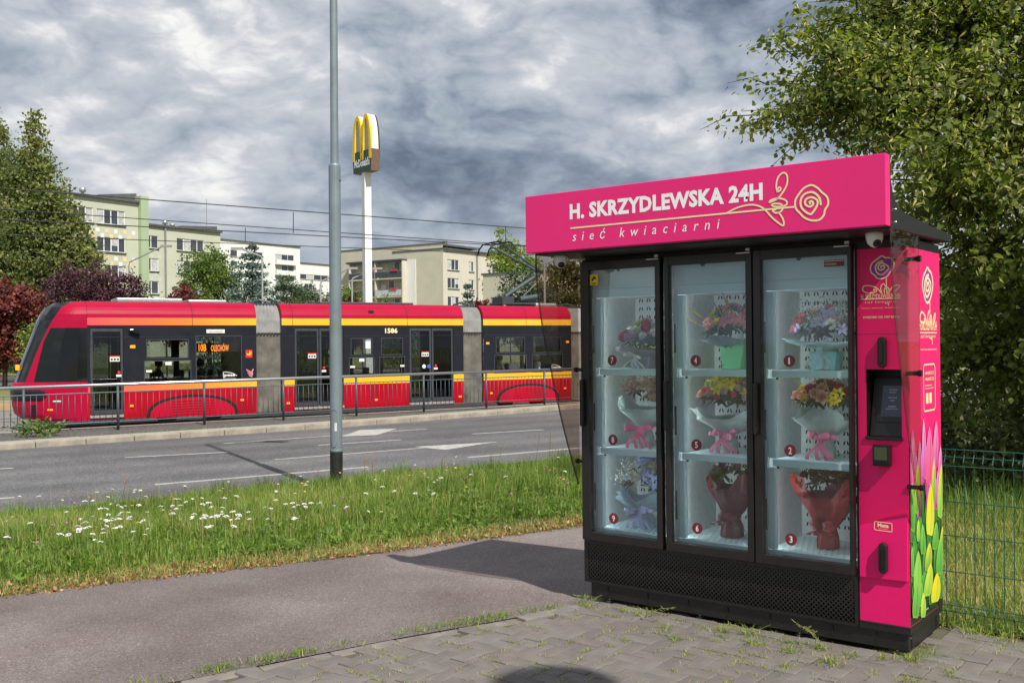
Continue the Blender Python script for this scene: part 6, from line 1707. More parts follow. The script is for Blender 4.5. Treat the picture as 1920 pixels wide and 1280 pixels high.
    conifer('blue_spruce', 878, 92, 536, 52, LM['spruce'], 'small young blue spruce in front of the beige block', 30, .7)
    for px, Y, ells, lb, sd in ((528, 90, [((.2, 0, 6.3), (2.3, 1.8, 1.1)), ((.5, 0, 7.4), (1.5, 1.3, .9)), ((-.7, 0, 4.6), (2.2, 2, 1.0)), ((.9, 0, 4.4), (2.2, 2, 1.0)), ((0, 0, 2.8), (3, 2.4, 1.2))], 'dark green pine right of the blue spruce', 31),
                                 (572, 98, [((0, 0, 6.4), (1.8, 1.4, 1.1)), ((.8, 0, 5.3), (2.4, 1.8, 1.0)), ((0, 0, 3.2), (2.8, 2.4, 1.6))], 'dark green pine just left of the grey lamp post', 32)):
        tree('pine_tree', pbase(px, Y), ells, 260, 38, .30, .26, LM['pine'], lb, sd, .18, 'conifer', 'conifers beyond the tram line', elong=2.4)
    tree('round_tree', pbase(612, 104), [((0, 0, 4.6), (3.6, 3, 3.1)), ((2.2, 0, 5.4), (2, 2, 2.6))], 320, 30, .34, .26, LM['green'], 'dull green tree behind the grey lamp post', 33, .2)
    tree('copper_maple', pbase(652, 78), [((0, 0, 4.1), (1.5, 1.4, 1.7)), ((-.7, 0, 3.5), (1.3, 1.2, 1.4)), ((.7, 0, 3.4), (1.3, 1.2, 1.4))], 200, 32, .26, .24, LM['copper'], 'maroon maple between grey lamp post and white pylon', 34, .12, elong=1.2)
    tree('round_tree', pbase(716, 86), [((0, 0, 3.3), (2.2, 2, 2.6)), ((-1.2, 0, 3.8), (1.3, 1.3, 2.2)), ((1.4, 0, 2.5), (1.3, 1.3, 2.0))], 260, 30, .3, .24, LM['green'], 'green bushy tree right of the white pylon below the balconies', 36, .12)
    tree('copper_maple', pbase(903, 94), [((0, 0, 4.4), (1.25, 1.2, 1.5)), ((.9, 0, 3.8), (1.0, 1, 1.2)), ((-.4, 0, 4.9), (.7, .7, 1.0))], 150, 30, .24, .26, LM['copper'], 'small maroon maple before the beige block windows', 37, .1, elong=1.2)
    Y = 120; hh = at(950, 440, Y).z + .55
    tree('tall_tree', pbase(962, Y), [((-1.4, 0, hh * .80), (1.2, 1.3, hh * .20)), ((.9, 0, hh * .78), (1.6, 1.5, hh * .17)), ((0, 0, hh * .55), (3.2, 2.6, hh * .28)), ((2.2, 0, hh * .62), (2, 2, hh * .22))], 230, 28, .5, .42, LM['yellowgreen'], 'tall loose pale green tree rising behind the pantograph', 38, .3, shell=.35)
    Y = 84
    tree('round_tree', pbase(978, Y), [((0, 0, 6.0), (1.9, 1.9, 2.4)), ((-.5, 0, 4.2), (2.2, 2, 2.2)), ((.9, 0, 4.6), (1.8, 1.8, 2.2))], 330, 32, .3, .24, LM['pine'], 'dark green round-headed tree behind the pantograph', 39, .18)
    tree('broad_tree', pbase(1058, 72), [((0, 0, 5.2), (2.0, 1.9, 2.9)), ((-.9, 0, 4.0), (1.6, 1.5, 2.4)), ((1.0, 0, 4.6), (1.8, 1.6, 2.6)), ((.3, 0, 7.2), (1.1, 1.0, 1.2))], 380, 32, .28, .22, LM['brownish'], 'olive-brown dense tree seen through the smoked side screen', 40, .18)
    # bushes along the far road, left of the tram cab
    for i, (px, lb) in enumerate(((-70, 'dusty green bush by the far road outside the left picture edge'), (-22, 'dusty green roadside bush cut by the left picture edge'), (16, 'dusty green roadside bush nearest the left edge, under the copper maple'), (52, 'dusty green roadside bush close to the tram windscreen'))):
        tree('roadside_bush', pbase(px, 84 + (i % 3) * 3), [((0, 0, .9), (1.45, 1.3, 1.35))], 90, 26, .25, .2, LM['dusty'], lb, 50 + i, .05, 'bush', 'bushes beside the far road', limbs=2)
far_trees()
def right_belt():
    for i, (x, y, h, lb) in enumerate(((24, 58, 6.5, 'round green tree beyond the lawn, leftmost of the row behind the linden'), (31, 60, 7.5, 'round green tree beyond the lawn, second in the row behind the linden'), (39, 56, 6.0, 'dull green tree beyond the lawn, third in the row behind the linden'), (48, 60, 7.0, 'round green tree beyond the lawn, rightmost of the row behind the linden'))):
        tree('round_tree', (x, y, -.7), [((0, 0, h * .6), (3.4, 3, h * .4)), ((1.6, 0, h * .45), (2.4, 2, h * .35)), ((-1.7, 0, h * .45), (2.4, 2, h * .35))], 220, 28, .36, .3, LM['green' if i % 2 else 'dusty'], lb, 120 + i, .2, group='trees beyond the lawn')
right_belt()
# ------------------------------------------------------------------ green mesh fence
M['fence_green'] = pmat('fence_green', (.012, .085, .055), .4, .15, 20)
def mesh_fence():
    o = empty('mesh_fence', kw(0, .745), KRZ, 'green welded wire mesh fence behind the right side of the kiosk', 'fence')
    prof = [(0, .022), (0, .055), (-.028, .093), (0, .130), (0, .870), (-.026, .912), (0, .950), (0, .985)]
    vb = MB().tube([(0, y, z) for y, z in prof], .0027, 5).mesh('upright_wire', M['fence_green'])
    hb = {}
    x0, x1 = -.62, 3.4
    n = int((x1 - x0) / .05)
    for i in range(n + 1): link('upright_wire', vb, o, (x0 + i * .05, 0, rnd.uniform(-.002, .002)))
    for z, y in ((.03, -.004), (.075, .004), (.112, -.004), (.30, -.004), (.50, -.004), (.69, -.004), (.892, -.030), (.912, .0), (.940, -.004), (.982, -.004)):
        if z == .912: continue
        MB().tube([(x0 - .02, y - .004, z), (x1, y - .004, z)], .0032, 5).build('cross_wire', M['fence_green'], o)
    for x in (-.62, 1.9): MB().box(x - .025, x + .025, .01, .06, -.1, 1.05).build('fence_post', M['fence_green'], o)
mesh_fence()

# ------------------------------------------------------------------ grass
def blades(name, P, H_, W_, mat, tint, seed, lean=.5, kind='stuff', nseg=2, bend=.35):
    r = np.random.default_rng(seed); n = len(P)
    a = r.uniform(0, 2 * np.pi, n); ln = np.abs(r.normal(size=n)) * lean
    dx, dy = np.cos(a) * ln, np.sin(a) * ln
    fa = a + np.pi / 2 + r.normal(size=n) * .6
    wx, wy = np.cos(fa) * W_ * .5, np.sin(fa) * W_ * .5
    V = np.zeros((n, 5, 3))
    t1 = .5
    V[:, 0] = P + np.stack([wx, wy, np.zeros(n)], 1); V[:, 1] = P - np.stack([wx, wy, np.zeros(n)], 1)
    m = P + np.stack([dx * H_ * .35, dy * H_ * .35, H_ * .62], 1)
    V[:, 2] = m + np.stack([wx * .75, wy * .75, 0 * wx], 1); V[:, 3] = m - np.stack([wx * .75, wy * .75, 0 * wx], 1)
    V[:, 4] = P + np.stack([dx * H_, dy * H_, H_ * (1 - .35 * np.clip(ln, 0, 1.5))], 1)
    b = np.arange(n)[:, None] * 5
    T = np.concatenate([b + [0, 1, 3], b + [0, 3, 2], b + [2, 3, 4]], 1).reshape(-1, 3)
    me = tri_mesh(name, V.reshape(-1, 3), T, mat, np.repeat(np.clip(tint, 0, 1), 5))
    return tag(link(name, me), kind=kind)
GRASS = leaf_mat('grass_blades', [(.0, (.046, .088, .012)), (.34, (.115, .200, .026)), (.66, (.215, .305, .052)), (.82, (.35, .33, .11)), (1, (.50, .39, .19))], .3, .5, tcol=(1.0, 1.15, .4))
LITTER = leaf_mat('leaf_litter', [(.0, (.16, .055, .02)), (.4, (.30, .13, .045)), (.7, (.42, .24, .10)), (1, (.50, .38, .22))], .15, .7, tcol=(1, .6, .3))
def interp_edge(E_, x):
    return np.interp(x, [p.x for p in E_], [p.y for p in E_])
def noise2(x, y, seed=0):
    r = np.random.default_rng(seed); o = np.zeros_like(x)
    for k in range(7):
        f = r.uniform(.5, 3.2); a = r.uniform(0, 6.28); o += np.sin((x * np.cos(a) + y * np.sin(a)) * f + r.uniform(0, 6.28)) / (1 + .4 * f)
    return o / 2.2
def verge_grid():
    A = np.array([[p.x, p.y, p.z] for p in PFs]); B = np.array([[p.x, p.y, p.z] for p in NEs]); return A, B
VA, VB = verge_grid()
def verge_pts(n, seed, s_lo=0., s_hi=1., u_rng=None):
    """random points on the verge between path edge (t=0) and road edge (t=1), nearer parts denser"""
    r = np.random.default_rng(seed); out = np.zeros((0, 3)); tt = np.zeros(0)
    while len(out) < n:
        u = r.uniform(0, 88.99, 8 * n); t = r.uniform(s_lo, s_hi, 8 * n)
        i = u.astype(int); f = (u - i)[:, None]
        a = VA[i] * (1 - f) + VA[i + 1] * f; b = VB[i] * (1 - f) + VB[i + 1] * f
        p = a + (b - a) * t[:, None]; s = t * t * (3 - 2 * t); p[:, 2] = a[:, 2] * (1 - s) + b[:, 2] * s - .004
        ok = (p[:, 1] > 4) & (np.abs(p[:, 0]) / p[:, 1] < .60) & (p[:, 0] < 3.6)
        seglen = np.linalg.norm(VA[i + 1] - VA[i], axis=1) * np.linalg.norm(b - a, axis=1)
        pk = np.clip(seglen / 4.2, 0, 1) * np.clip(9.0 / p[:, 1], .35, 1)
        ok &= r.random(8 * n) < pk
        out = np.concatenate([out, p[ok]]); tt = np.concatenate([tt, t[ok]])
    return out[:n], tt[:n]
def meadow():
    P, t = verge_pts(118000, 5)
    g = noise2(P[:, 0] * 1.4, P[:, 1] * 1.4, 3); g2 = noise2(P[:, 0] * .5, P[:, 1] * .5, 4)
    r = np.random.default_rng(6); n = len(P)
    hh = (.115 + .06 * g + .035 * g2) * r.uniform(.5, 1.5, n); hh *= np.clip(t / .07, .25, 1) ** .8 * np.clip((1.0 - t) / .06, .35, 1)
    hh = np.clip(hh, .02, .34) * np.clip(.8 + .35 * t, .8, 1.15)
    tint = .40 + .16 * g + .13 * g2 + r.normal(size=n) * .17 + np.clip(.06 - t, 0, .1) * 3.0 + (r.random(n) < .10) * .3
    blades('meadow_grass', P, hh, r.uniform(.004, .009, n), GRASS, tint, 7, .55)
    # broad tussocks of longer grass
    tp, tt = verge_pts(150, 8, .12, .95)
    k = np.repeat(np.arange(150), 70); r = np.random.default_rng(9)
    PP = tp[k] + np.stack([r.normal(size=len(k)) * .07, r.normal(size=len(k)) * .07, np.zeros(len(k))], 1)
    blades('tussock_grass', PP, r.uniform(.16, .36, len(k)), r.uniform(.004, .008, len(k)), GRASS, .40 + r.normal(size=150)[k] * .14 + r.normal(size=len(k)) * .1, 10, .75)
    qp, qt = verge_pts(4200, 19, .10, .98); r = np.random.default_rng(20); g_ = noise2(qp[:, 0] * .9, qp[:, 1] * .9, 21)
    keep = g_ + r.normal(size=len(qp)) * .5 > -.1; qp = qp[keep]
    blades('seed_stalks', qp, r.uniform(.18, .40, len(qp)), r.uniform(.0025, .0045, len(qp)), GRASS, .82 + r.normal(size=len(qp)) * .08, 22, .35)
    # broad-leaved weeds at the path side
    wp, wt = verge_pts(1500, 12, .03, .6); r = np.random.default_rng(13)
    k = np.repeat(np.arange(1500), 7); C_ = wp[k] + np.stack([r.normal(size=len(k)) * .02, r.normal(size=len(k)) * .02, r.uniform(.01, .10, len(k))], 1)
    V, T = leaf_geo(C_, .065, r, .9, 2.6)
    tag(link('meadow_weeds', tri_mesh('meadow_weeds', V, T, GRASS, np.repeat(np.clip(.36 + r.normal(size=len(k)) * .13, 0, .7), 4))), kind='stuff')
    # dry leaf litter and straw along the path edge
    lp, lt = verge_pts(3400, 14, -.012, .05); r = np.random.default_rng(15)
    lp[:, 2] += r.uniform(.004, .03, len(lp))
    V, T = leaf_geo(lp, .035, r, .5, 1.7)
    tag(link('leaf_litter', tri_mesh('leaf_litter', V, T, LITTER, np.repeat(r.random(len(lp)), 4))), kind='stuff')
    sp, st = verge_pts(5200, 16, -.006, .055); r = np.random.default_rng(17)
    blades('dry_straw', sp, r.uniform(.03, .11, len(sp)), r.uniform(.002, .005, len(sp)), GRASS, .86 + r.normal(size=len(sp)) * .1, 18, 1.6)
meadow()
def stem_flower(kind):
    """shared meshes of single meadow flowers"""
    mb = MB(); r = random.Random(hash(kind) % 1000 if False else {'yarrow': 1, 'clover': 2, 'hawk': 3, 'dock': 4}[kind])
    if kind == 'yarrow':
        hd = MB()
        for k in range(16):
            a = r.uniform(0, 6.28); q = r.random() ** .5 * .034; c = Vector((q * math.cos(a), q * math.sin(a), .012 * (1 - (q / .034) ** 2) + r.uniform(-.003, .003)))
            hd.lathe([(.002, -.004), (.0085, -.001), (.0085, .002), (.002, .005)], 6, tuple(c))
        return hd
    if kind == 'clover':
        return MB().lathe([(.003, -.010), (.010, -.005), (.0115, .002), (.008, .010), (.002, .013)], 8)
    if kind == 'hawk':
        return MB().lathe([(.003, -.012), (.006, -.004), (.016, .001), (.014, .005), (.002, .005)], 10)
    hd = MB()
    for k in range(34):
        z = -.16 + .17 * k / 34; a = r.uniform(0, 6.28); q = .016 * (1 - k / 40) * r.uniform(.3, 1)
        hd.lathe([(.001, -.006), (.005, 0), (.001, .006)], 5, (q * math.cos(a), q * math.sin(a), z))
    return hd
def meadow_flowers():
    mats = {'yarrow': pmat('yarrow_white', (.78, .77, .72), .8, .06, 60), 'clover': pmat('clover_pink', (.42, .12, .30), .8, .2, 40), 'hawk': pmat('hawkweed_yellow', (.80, .50, .01), .7, .1, 40), 'dock': pmat('dock_seed_brown', (.36, .20, .09), .85, .25, 30)}
    stem_m = pmat('stem_green', (.07, .11, .025), .8, .2, 20)
    lab = {'yarrow': ('yarrow', 'white flat-topped yarrow flower on a thin stem in the grass verge', 'wildflower', 'white yarrow flowers in the grass verge'),
           'clover': ('clover_flower', 'small pink clover flower head in the grass verge', 'wildflower', 'pink clover flowers in the grass verge'),
           'hawk': ('hawkweed', 'small yellow hawkweed flower in the grass verge', 'wildflower', 'yellow flowers in the grass verge'),
           'dock': ('dock_plant', 'tall rusty-brown seed stalk standing above the grass verge', 'wild plant', 'brown seed stalks above the grass verge')}
    heads = {k: [stem_flower(k).mesh(lab[k][0] + '_head', mats[k]) for q in range(1)] for k in lab}
    stems = {k: MB().tube([(0, 0, 0), (.003, .002, .5), (0, 0, 1)], [.0022, .0018, .0014] if k != 'dock' else [.003, .0025, .002], 4).mesh('stem', stem_m) for k in lab}
    def put(kind, p, h, sc=1.0, lb2=None):
        nm, lb, ct, gr = lab[kind]; lb = lb2 or lb
        o = link(nm, heads[kind][0], None, (p[0] + rnd.gauss(0, .02), p[1] + rnd.gauss(0, .02), p[2] + h), (rnd.gauss(0, .18), rnd.gauss(0, .18), rnd.uniform(0, 6.28)), (sc, sc, sc)); tag(o, lb, ct, gr)
        s = link('stem', stems[kind], o, (0, 0, -h / sc), (0, 0, 0), (1, 1, h / sc))
    r = np.random.default_rng(31)
    # yarrow grows in drifts
    P, t = verge_pts(2600, 32, .10, .97)
    cl = [(g_.x, g_.y) for g_ in (ground(165, 1062, -.08), ground(205, 1030, -.10), ground(235, 1075, -.08), ground(470, 1046, -.10), ground(430, 1020, -.12), ground(560, 1010, -.13), ground(210, 995, -.14), ground(640, 1015, -.1), ground(330, 985, -.2))]
    d = np.min(np.stack([np.hypot(P[:, 0] - a, P[:, 1] - b) for a, b in cl]), 0)
    w_ = 1.1 * np.exp(-(d / .27) ** 2) + .035 * (P[:, 0] < -.8) + .010
    idx = [i for i in range(len(P)) if r.random() < w_[i]][:240]
    for i in idx: put('yarrow', P[i], float(r.uniform(.16, .30)), float(r.uniform(.38, .78)))
    P, t = verge_pts(60, 33, .15, .98)
    for p in P: put('clover', p, float(r.uniform(.15, .28)), float(r.uniform(.8, 1.2)))
    P, t = verge_pts(34, 34, .25, .98)
    for p in P: put('hawk', p, float(r.uniform(.17, .30)), float(r.uniform(.8, 1.1)))
    for px, py, h, lb in ((684, 905, .42, 'brown seed stalk just right of the grey lamp post'), (700, 908, .38, 'second brown seed stalk right of the grey lamp post'), (828, 900, .38, 'brown seed stalk halfway between lamp post and kiosk'), (1012, 880, .62, 'tall rusty seed stalk left of the smoked side screen'),
                      (1031, 878, .60, 'tall rusty seed stalk nearest the smoked side screen'), (1040, 880, .36, 'short brown seed stalk below the smoked side screen edge'), (940, 885, .45, 'thin brown seed stalk before the big white road arrow'), (243, 950, .42, 'lone reddish seed stalk at the far left of the verge'), (862, 915, .3, 'short brown seed stalk among the grass before the arrow')):
        g_ = ground(px, py, -.42); put('dock', (g_.x, g_.y, -.44), h, 1.0, lb)
meadow_flowers()
def joints_grass():
    """grass and moss growing in the brick joints and along the path edging"""
    r = np.random.default_rng(41); pts = []
    for k in range(240):
        b = brick_spots[r.integers(0, len(brick_spots))]
        a = r.integers(0, 2); L_ = r.uniform(.03, .16); m_ = int(18 + 90 * L_)
        d = EX if a else EY; n_ = EY if a else EX
        for q in range(m_):
            p = b + n_ * .05 + d * r.uniform(-L_, L_) + n_ * r.normal() * .004
            pts.append((p.x, p.y, -.006))
    P = np.array(pts); n = len(P)
    blades('joint_grass', P, r.uniform(.008, .030, n), r.uniform(.002, .005, n), GRASS, .76 + r.normal(size=n) * .12, 42, 1.4)
    # along the edging stones
    E_ = resample([Vector((x, y, 0)) for x, y in PN[2:8]], 400); pts = []
    g = np.random.default_rng(43)
    for i, p in enumerate(E_):
        if g.random() < .55 + .35 * math.sin(i * .11):
            for q in range(16):
                pts.append((p.x + g.normal() * .030 - .02, p.y + g.normal() * .030 + .03, 0.0))
    P = np.array(pts); n = len(P)
    blades('edge_grass', P, g.uniform(.01, .05, n), g.uniform(.002, .006, n), GRASS, .52 + g.normal(size=n) * .2, 44, 1.3)
    # tufts at the foot of the kiosk and single weeds on the paving
    tuft = [(-1.86, -.12, .8), (-1.62, -.10, .5), (-1.5, -.12, 1.0), (-1.25, -.28, .8), (-.98, -.12, .9), (-.92, -.24, .6), (-.80, -.10, 1.2), (-.72, -.26, 1.0), (-.58, -.10, .8), (-.52, -.26, 1.1), (-.42, -.12, .9), (-.30, -.30, 1.1), (-.24, -.14, .9), (-.10, -.10, .8), (.01, -.04, 1.1), (.05, .10, .9), (-1.1, -.42, .7), (.22, -.12, .6), (.10, -.36, .7), (-.45, -.5, .6), (-1.3, -.6, .5), (.3, .60, 1.0), (.15, .64, 1.2), (.45, .62, .9)]
    pts, hs = [], []
    for x, y, s in tuft:
        p = kw(x, y); m_ = int(46 * s)
        for q in range(m_): pts.append((p.x + g.normal() * .028 * s, p.y + g.normal() * .028 * s, -.004)); hs.append(g.uniform(.015, .065) * s)
    P = np.array(pts)
    blades('paving_weeds', P, np.array(hs), g.uniform(.002, .006, len(P)), GRASS, .66 + g.normal(size=len(P)) * .16, 45, 1.9)
    st = MB()
    for x, y, h in ((-.40, -.13, .17), (-.82, -.10, .10), (-1.48, -.12, .07), (-1.9, -.05, .09)):
        for q in range(3):
            b = kw(x + rnd.gauss(0, .01), y + rnd.gauss(0, .01)); e = b + Vector((rnd.gauss(0, .10), rnd.gauss(0, .06), h * rnd.uniform(.5, .8)))
            st.tube([b, b.lerp(e, .5) + Vector((0, 0, .02)), e], [.0016, .0013, .0008], 4)
            for z in range(7):
                c = b.lerp(e, .6 + .4 * z / 7); st.tube([c, c + Vector((rnd.gauss(0, .016), rnd.gauss(0, .016), rnd.uniform(.0, .02)))], [.0012, .002], 4)
    o = st.build('seeding_weeds', GRASS); add_uv_tint(o.data, [.80] * len(o.data.vertices)); o['kind'] = 'stuff'
joints_grass()
def lawn_grass():
    r = np.random.default_rng(51); N_ = 100000
    x = -3.2 + 9.6 * r.random(N_ * 2); y = .70 + 7.0 * r.random(N_ * 2) ** 1.25
    P = np.array([KC + EX * a + EY * b for a, b in ((1, 0),)])
    W = np.stack([KC.x + EX.x * x + EY.x * y, KC.y + EX.y * x + EY.y * y, np.full(len(x), -.006)], 1)
    ok = (W[:, 0] / W[:, 1] > .385) & (W[:, 0] / W[:, 1] < .95); W = W[ok][:N_]
    g = noise2(W[:, 0] * 1.6, W[:, 1] * 1.6, 8)
    n = len(W)
    tint = .60 + .14 * g + r.normal(size=n) * .18 + (r.random(n) < .3) * .18
    blades('lawn_grass', W, np.clip((.075 + .03 * g) * r.uniform(.5, 1.5, n), .015, .22), r.uniform(.003, .007, n), GRASS, tint, 52, .8)
    # taller ragged grass under the hedge
    x = -2.6 + 6.4 * r.random(9000); y = 3.6 + 3.6 * r.random(9000)
    W = np.stack([KC.x + EX.x * x + EY.x * y, KC.y + EX.y * x + EY.y * y, np.full(len(x), -.006)], 1)
    blades('hedge_grass', W, r.uniform(.12, .42, len(W)), r.uniform(.003, .007, len(W)), GRASS, .40 + r.normal(size=len(W)) * .2, 53, .6)
    pl, pt = [], []
    # straggling grass at the kerb of the tram side
    E_ = resample([p + Vector((0, 0, .125)) for p in KL], 1400); q = []
    for i, p in enumerate(E_):
        d = (E_[min(i + 1, 1399)] - E_[max(i - 1, 0)]).normalized(); n_ = Vector((-d.y, d.x, 0))
        if -14 < p.x < 2 and r.random() < .55 + .4 * math.sin(i * .07):
            for k in range(5): c = p + n_ * (.72 + abs(r.normal()) * .05) + d * r.normal() * .1; q.append((c.x, c.y, c.z - .01))
    q = np.array(q); blades('kerb_grass', q, r.uniform(.02, .09, len(q)), r.uniform(.006, .014, len(q)), GRASS, .45 + r.normal(size=len(q)) * .15, 54, 1.0)
    b = Vector((-10.9, 23.0, -.40)); C_ = np.array([[b.x, b.y, b.z + .15]]) + r.normal(size=(260, 3)) * [.28, .2, .10]
    V, T = leaf_geo(C_, .12, r, .6, 1.8); o = link('kerb_weed', tri_mesh('kerb_weed', V, T, LM['green'], np.repeat(r.uniform(.3, .8, 260), 4)))
    tag(o, 'leafy green weed growing at the kerb by the leftmost railing posts', 'weed')
lawn_grass()

# ------------------------------------------------------------------ big linden at the right
LINDEN = leaf_mat('linden_leaf', [(.0, (.052, .085, .020)), (.45, (.140, .182, .045)), (.78, (.265, .285, .085)), (.88, (.50, .46, .15)), (1, (.66, .56, .24))], .48, .42, tcol=(1.0, 1.10, .45))
def linden():
    base = Vector((6.3, 11.2, -.1)); r = np.random.default_rng(61); R_ = random.Random(61)
    o = empty('linden_tree', base, 0, 'big linden tree with pale seed wings overhanging the fence and the kiosk', 'tree')
    bark = M['bark']
    # crown lobes, world positions; each gets a limb and many twigs
    lobes = [((3.55, 10.2, 4.05), (1.25, 1.3, .75)), ((4.4, 10.4, 4.9), (1.5, 1.5, .95)), ((5.6, 10.4, 6.0), (1.9, 1.8, 1.2)), ((7.4, 10.6, 7.0), (2.2, 2.2, 1.4)),
             ((5.0, 9.6, 3.9), (1.7, 1.5, .85)), ((6.6, 9.6, 4.8), (2.0, 1.9, 1.2)), ((4.05, 9.3, 3.15), (.95, 1.0, .55)), ((5.3, 8.6, 2.95), (1.3, 1.2, .65)), ((6.6, 8.9, 3.4), (1.6, 1.5, .9)),
             ((4.4, 9.6, 2.3), (.8, .9, .75)), ((5.2, 9.4, 1.75), (1.1, 1.0, .85)), ((6.2, 9.6, 2.1), (1.2, 1.1, 1.1)), ((4.6, 10.2, 1.35), (.7, .8, .7)), ((5.9, 10.0, 1.2), (1.0, .9, .8)), ((8.4, 10.2, 4.5), (1.8, 1.8, 2.2)), ((3.75, 10.6, 4.75), (.8, .9, .55)), ((4.5, 10.8, 5.8), (1.0, 1.1, .7))]
    mb = MB()
    mb.tube([(0, 0, -.4), (.05, 0, .8), (-.05, .05, 1.9), (.1, .05, 3.4), (.25, -.1, 5.2), (.4, -.1, 7.0)], [.30, .24, .21, .17, .10, .03], 12)
    mb.build('trunk', bark, o, smooth=True)
    C_, D_ = [], []; twigs = []
    for li, ((x, y, z), (rx, ry, rz)) in enumerate(lobes):
        c = Vector((x, y, z)) - base; t0 = max(.9, min(5.5, c.z - 1.0 if c.z > 2.4 else c.z + .5)); s = Vector((.05, .02, t0))
        m_ = s.lerp(c, .55) + Vector((0, 0, .25))
        MB().tube([s, s.lerp(m_, .5) + Vector((0, 0, .1)), m_, c], [.095, .07, .05, .02], 8).build('limb', bark, o, smooth=True)
        nt = int(34 + 54 * (rx * ry * rz) ** .67)
        if li in (9, 10, 11, 12, 13): nt = int(nt * .62)
        for k in range(nt):
            v = Vector((R_.gauss(0, 1), R_.gauss(0, 1), R_.gauss(0, 1))).normalized()
            rad = .40 + .60 * R_.random() ** .6; rad *= R_.uniform(.80, 1.14)
            e = c + Vector((v.x * rx * rad, v.y * ry * rad, v.z * rz * rad - .08))
            st = m_.lerp(c, R_.random()) if R_.random() < .6 else c + (e - c) * .25
            md = st.lerp(e, .5) + Vector((R_.gauss(0, .08), R_.gauss(0, .08), .10))
            twigs.append(([st, md, e], [.012, .008, .003]))
            nl = R_.randint(44, 76)
            for q in range(nl):
                t = R_.random() ** .6; p = st.lerp(md, t * 2) if t < .5 else md.lerp(e, t * 2 - 1)
                C_.append(p + Vector((R_.gauss(0, .10), R_.gauss(0, .10), R_.gauss(0, .075))))
                D_.append(v)
        # long shoots reaching out past the lobe, for a ragged outline
        for k in range(int(9 + 7 * rx * ry)):
            v = Vector((R_.gauss(0, 1), R_.gauss(0, 1), R_.gauss(.15, .8))).normalized()
            st = c + Vector((v.x * rx, v.y * ry, v.z * rz)) * .8; e = c + Vector((v.x * rx, v.y * ry, v.z * rz)) * R_.uniform(1.10, 1.30) + Vector((0, 0, -.06))
            md = st.lerp(e, .55) + Vector((R_.gauss(0, .05), R_.gauss(0, .05), .07)); twigs.append(([st, md, e], [.007, .005, .002]))
            for q in range(26):
                t = R_.random(); p = st.lerp(md, t * 2) if t < .5 else md.lerp(e, t * 2 - 1)
                C_.append(p + Vector((R_.gauss(0, .055), R_.gauss(0, .055), R_.gauss(0, .05)))); D_.append(v)
    tm = MB()
    for p, rr in twigs: tm.tube(p, rr, 4, cap=False)
    tw_ = tm.build('twigs', bark, o, fix=False); tw_['kind'] = 'stuff'
    C_ = np.array([tuple(p) for p in C_]); D_ = np.array([tuple(p) for p in D_]); n = len(C_)
    # heart-shaped leaves: six points, folded along the midrib, hanging a little
    d = r.normal(size=(n, 3)) * [1, 1, .55] + D_ * .5; d[:, 2] -= .55; d /= np.linalg.norm(d, axis=1)[:, None]
    q = r.normal(size=(n, 3)) * .75 + D_ * .8; q[:, 2] += .75
    s = np.cross(d, q); s /= np.linalg.norm(s, axis=1)[:, None] + 1e-9; nn = np.cross(s, d)
    L_ = (.060 * r.uniform(.55, 1.3, n))[:, None]
    p0 = C_; p1 = C_ + d * L_ * .28 + s * L_ * .46 + nn * L_ * .13; p2 = C_ + d * L_ * .66 + s * L_ * .36 + nn * L_ * .12
    p3 = C_ + d * L_ * 1.05; p4 = C_ + d * L_ * .66 - s * L_ * .36 + nn * L_ * .12; p5 = C_ + d * L_ * .28 - s * L_ * .46 + nn * L_ * .13
    V = np.stack([p0, p1, p2, p3, p4, p5], 1).reshape(-1, 3); i = np.arange(n)[:, None] * 6
    T = np.concatenate([i + [0, 1, 2], i + [0, 2, 3], i + [0, 3, 4], i + [0, 4, 5]], 1).reshape(-1, 3)
    lob = noise2(C_[:, 0] * 2 + C_[:, 2], C_[:, 1] * 2 - C_[:, 2], 5)
    tint = np.clip(.50 + .10 * lob + r.normal(size=n) * .14, 0, .82)
    c = link('crown', tri_mesh('crown', V, T, LINDEN, np.repeat(tint, 6)), o); c['kind'] = 'stuff'
    # pale winged bracts, thickest on the sunny side
    b = C_[(r.random(n) < .26) & (C_[:, 2] + base.z > 2.2)]; nb = len(b); b = b + r.normal(size=b.shape) * .03
    V, T = leaf_geo(b, .078, r, .1, 3.6, None, 1.1)
    c = link('seed_wings', tri_mesh('seed_wings', V, T, LINDEN, np.repeat(np.clip(.93 + r.normal(size=nb) * .06, .8, 1), 4)), o); c['kind'] = 'stuff'
    # a few brown leaves hanging low
    return o
linden()
# shrubs and darker trees behind the lawn
def hedge():
    for i, (x, y, zc, rx, rz, mt, lb) in enumerate(((3.9, 11.2, .45, .8, .7, 'pine', 'dark green low shrub behind the lawn, nearest the kiosk'), (5.0, 10.9, .55, .9, .8, 'dusty', 'dusty green shrub with pale tips behind the lawn'), (6.2, 11.0, .6, 1.0, .9, 'pine', 'dark green shrub behind the lawn at the right picture edge'))):
        tree('hedge_shrub', (x, y, -.05), [((0, 0, zc), (rx, rx * .9, rz))], 110, 40, .14, .075, LM[mt], lb, 90 + i, .03, 'shrub', 'shrubs behind the lawn', limbs=4)
hedge()
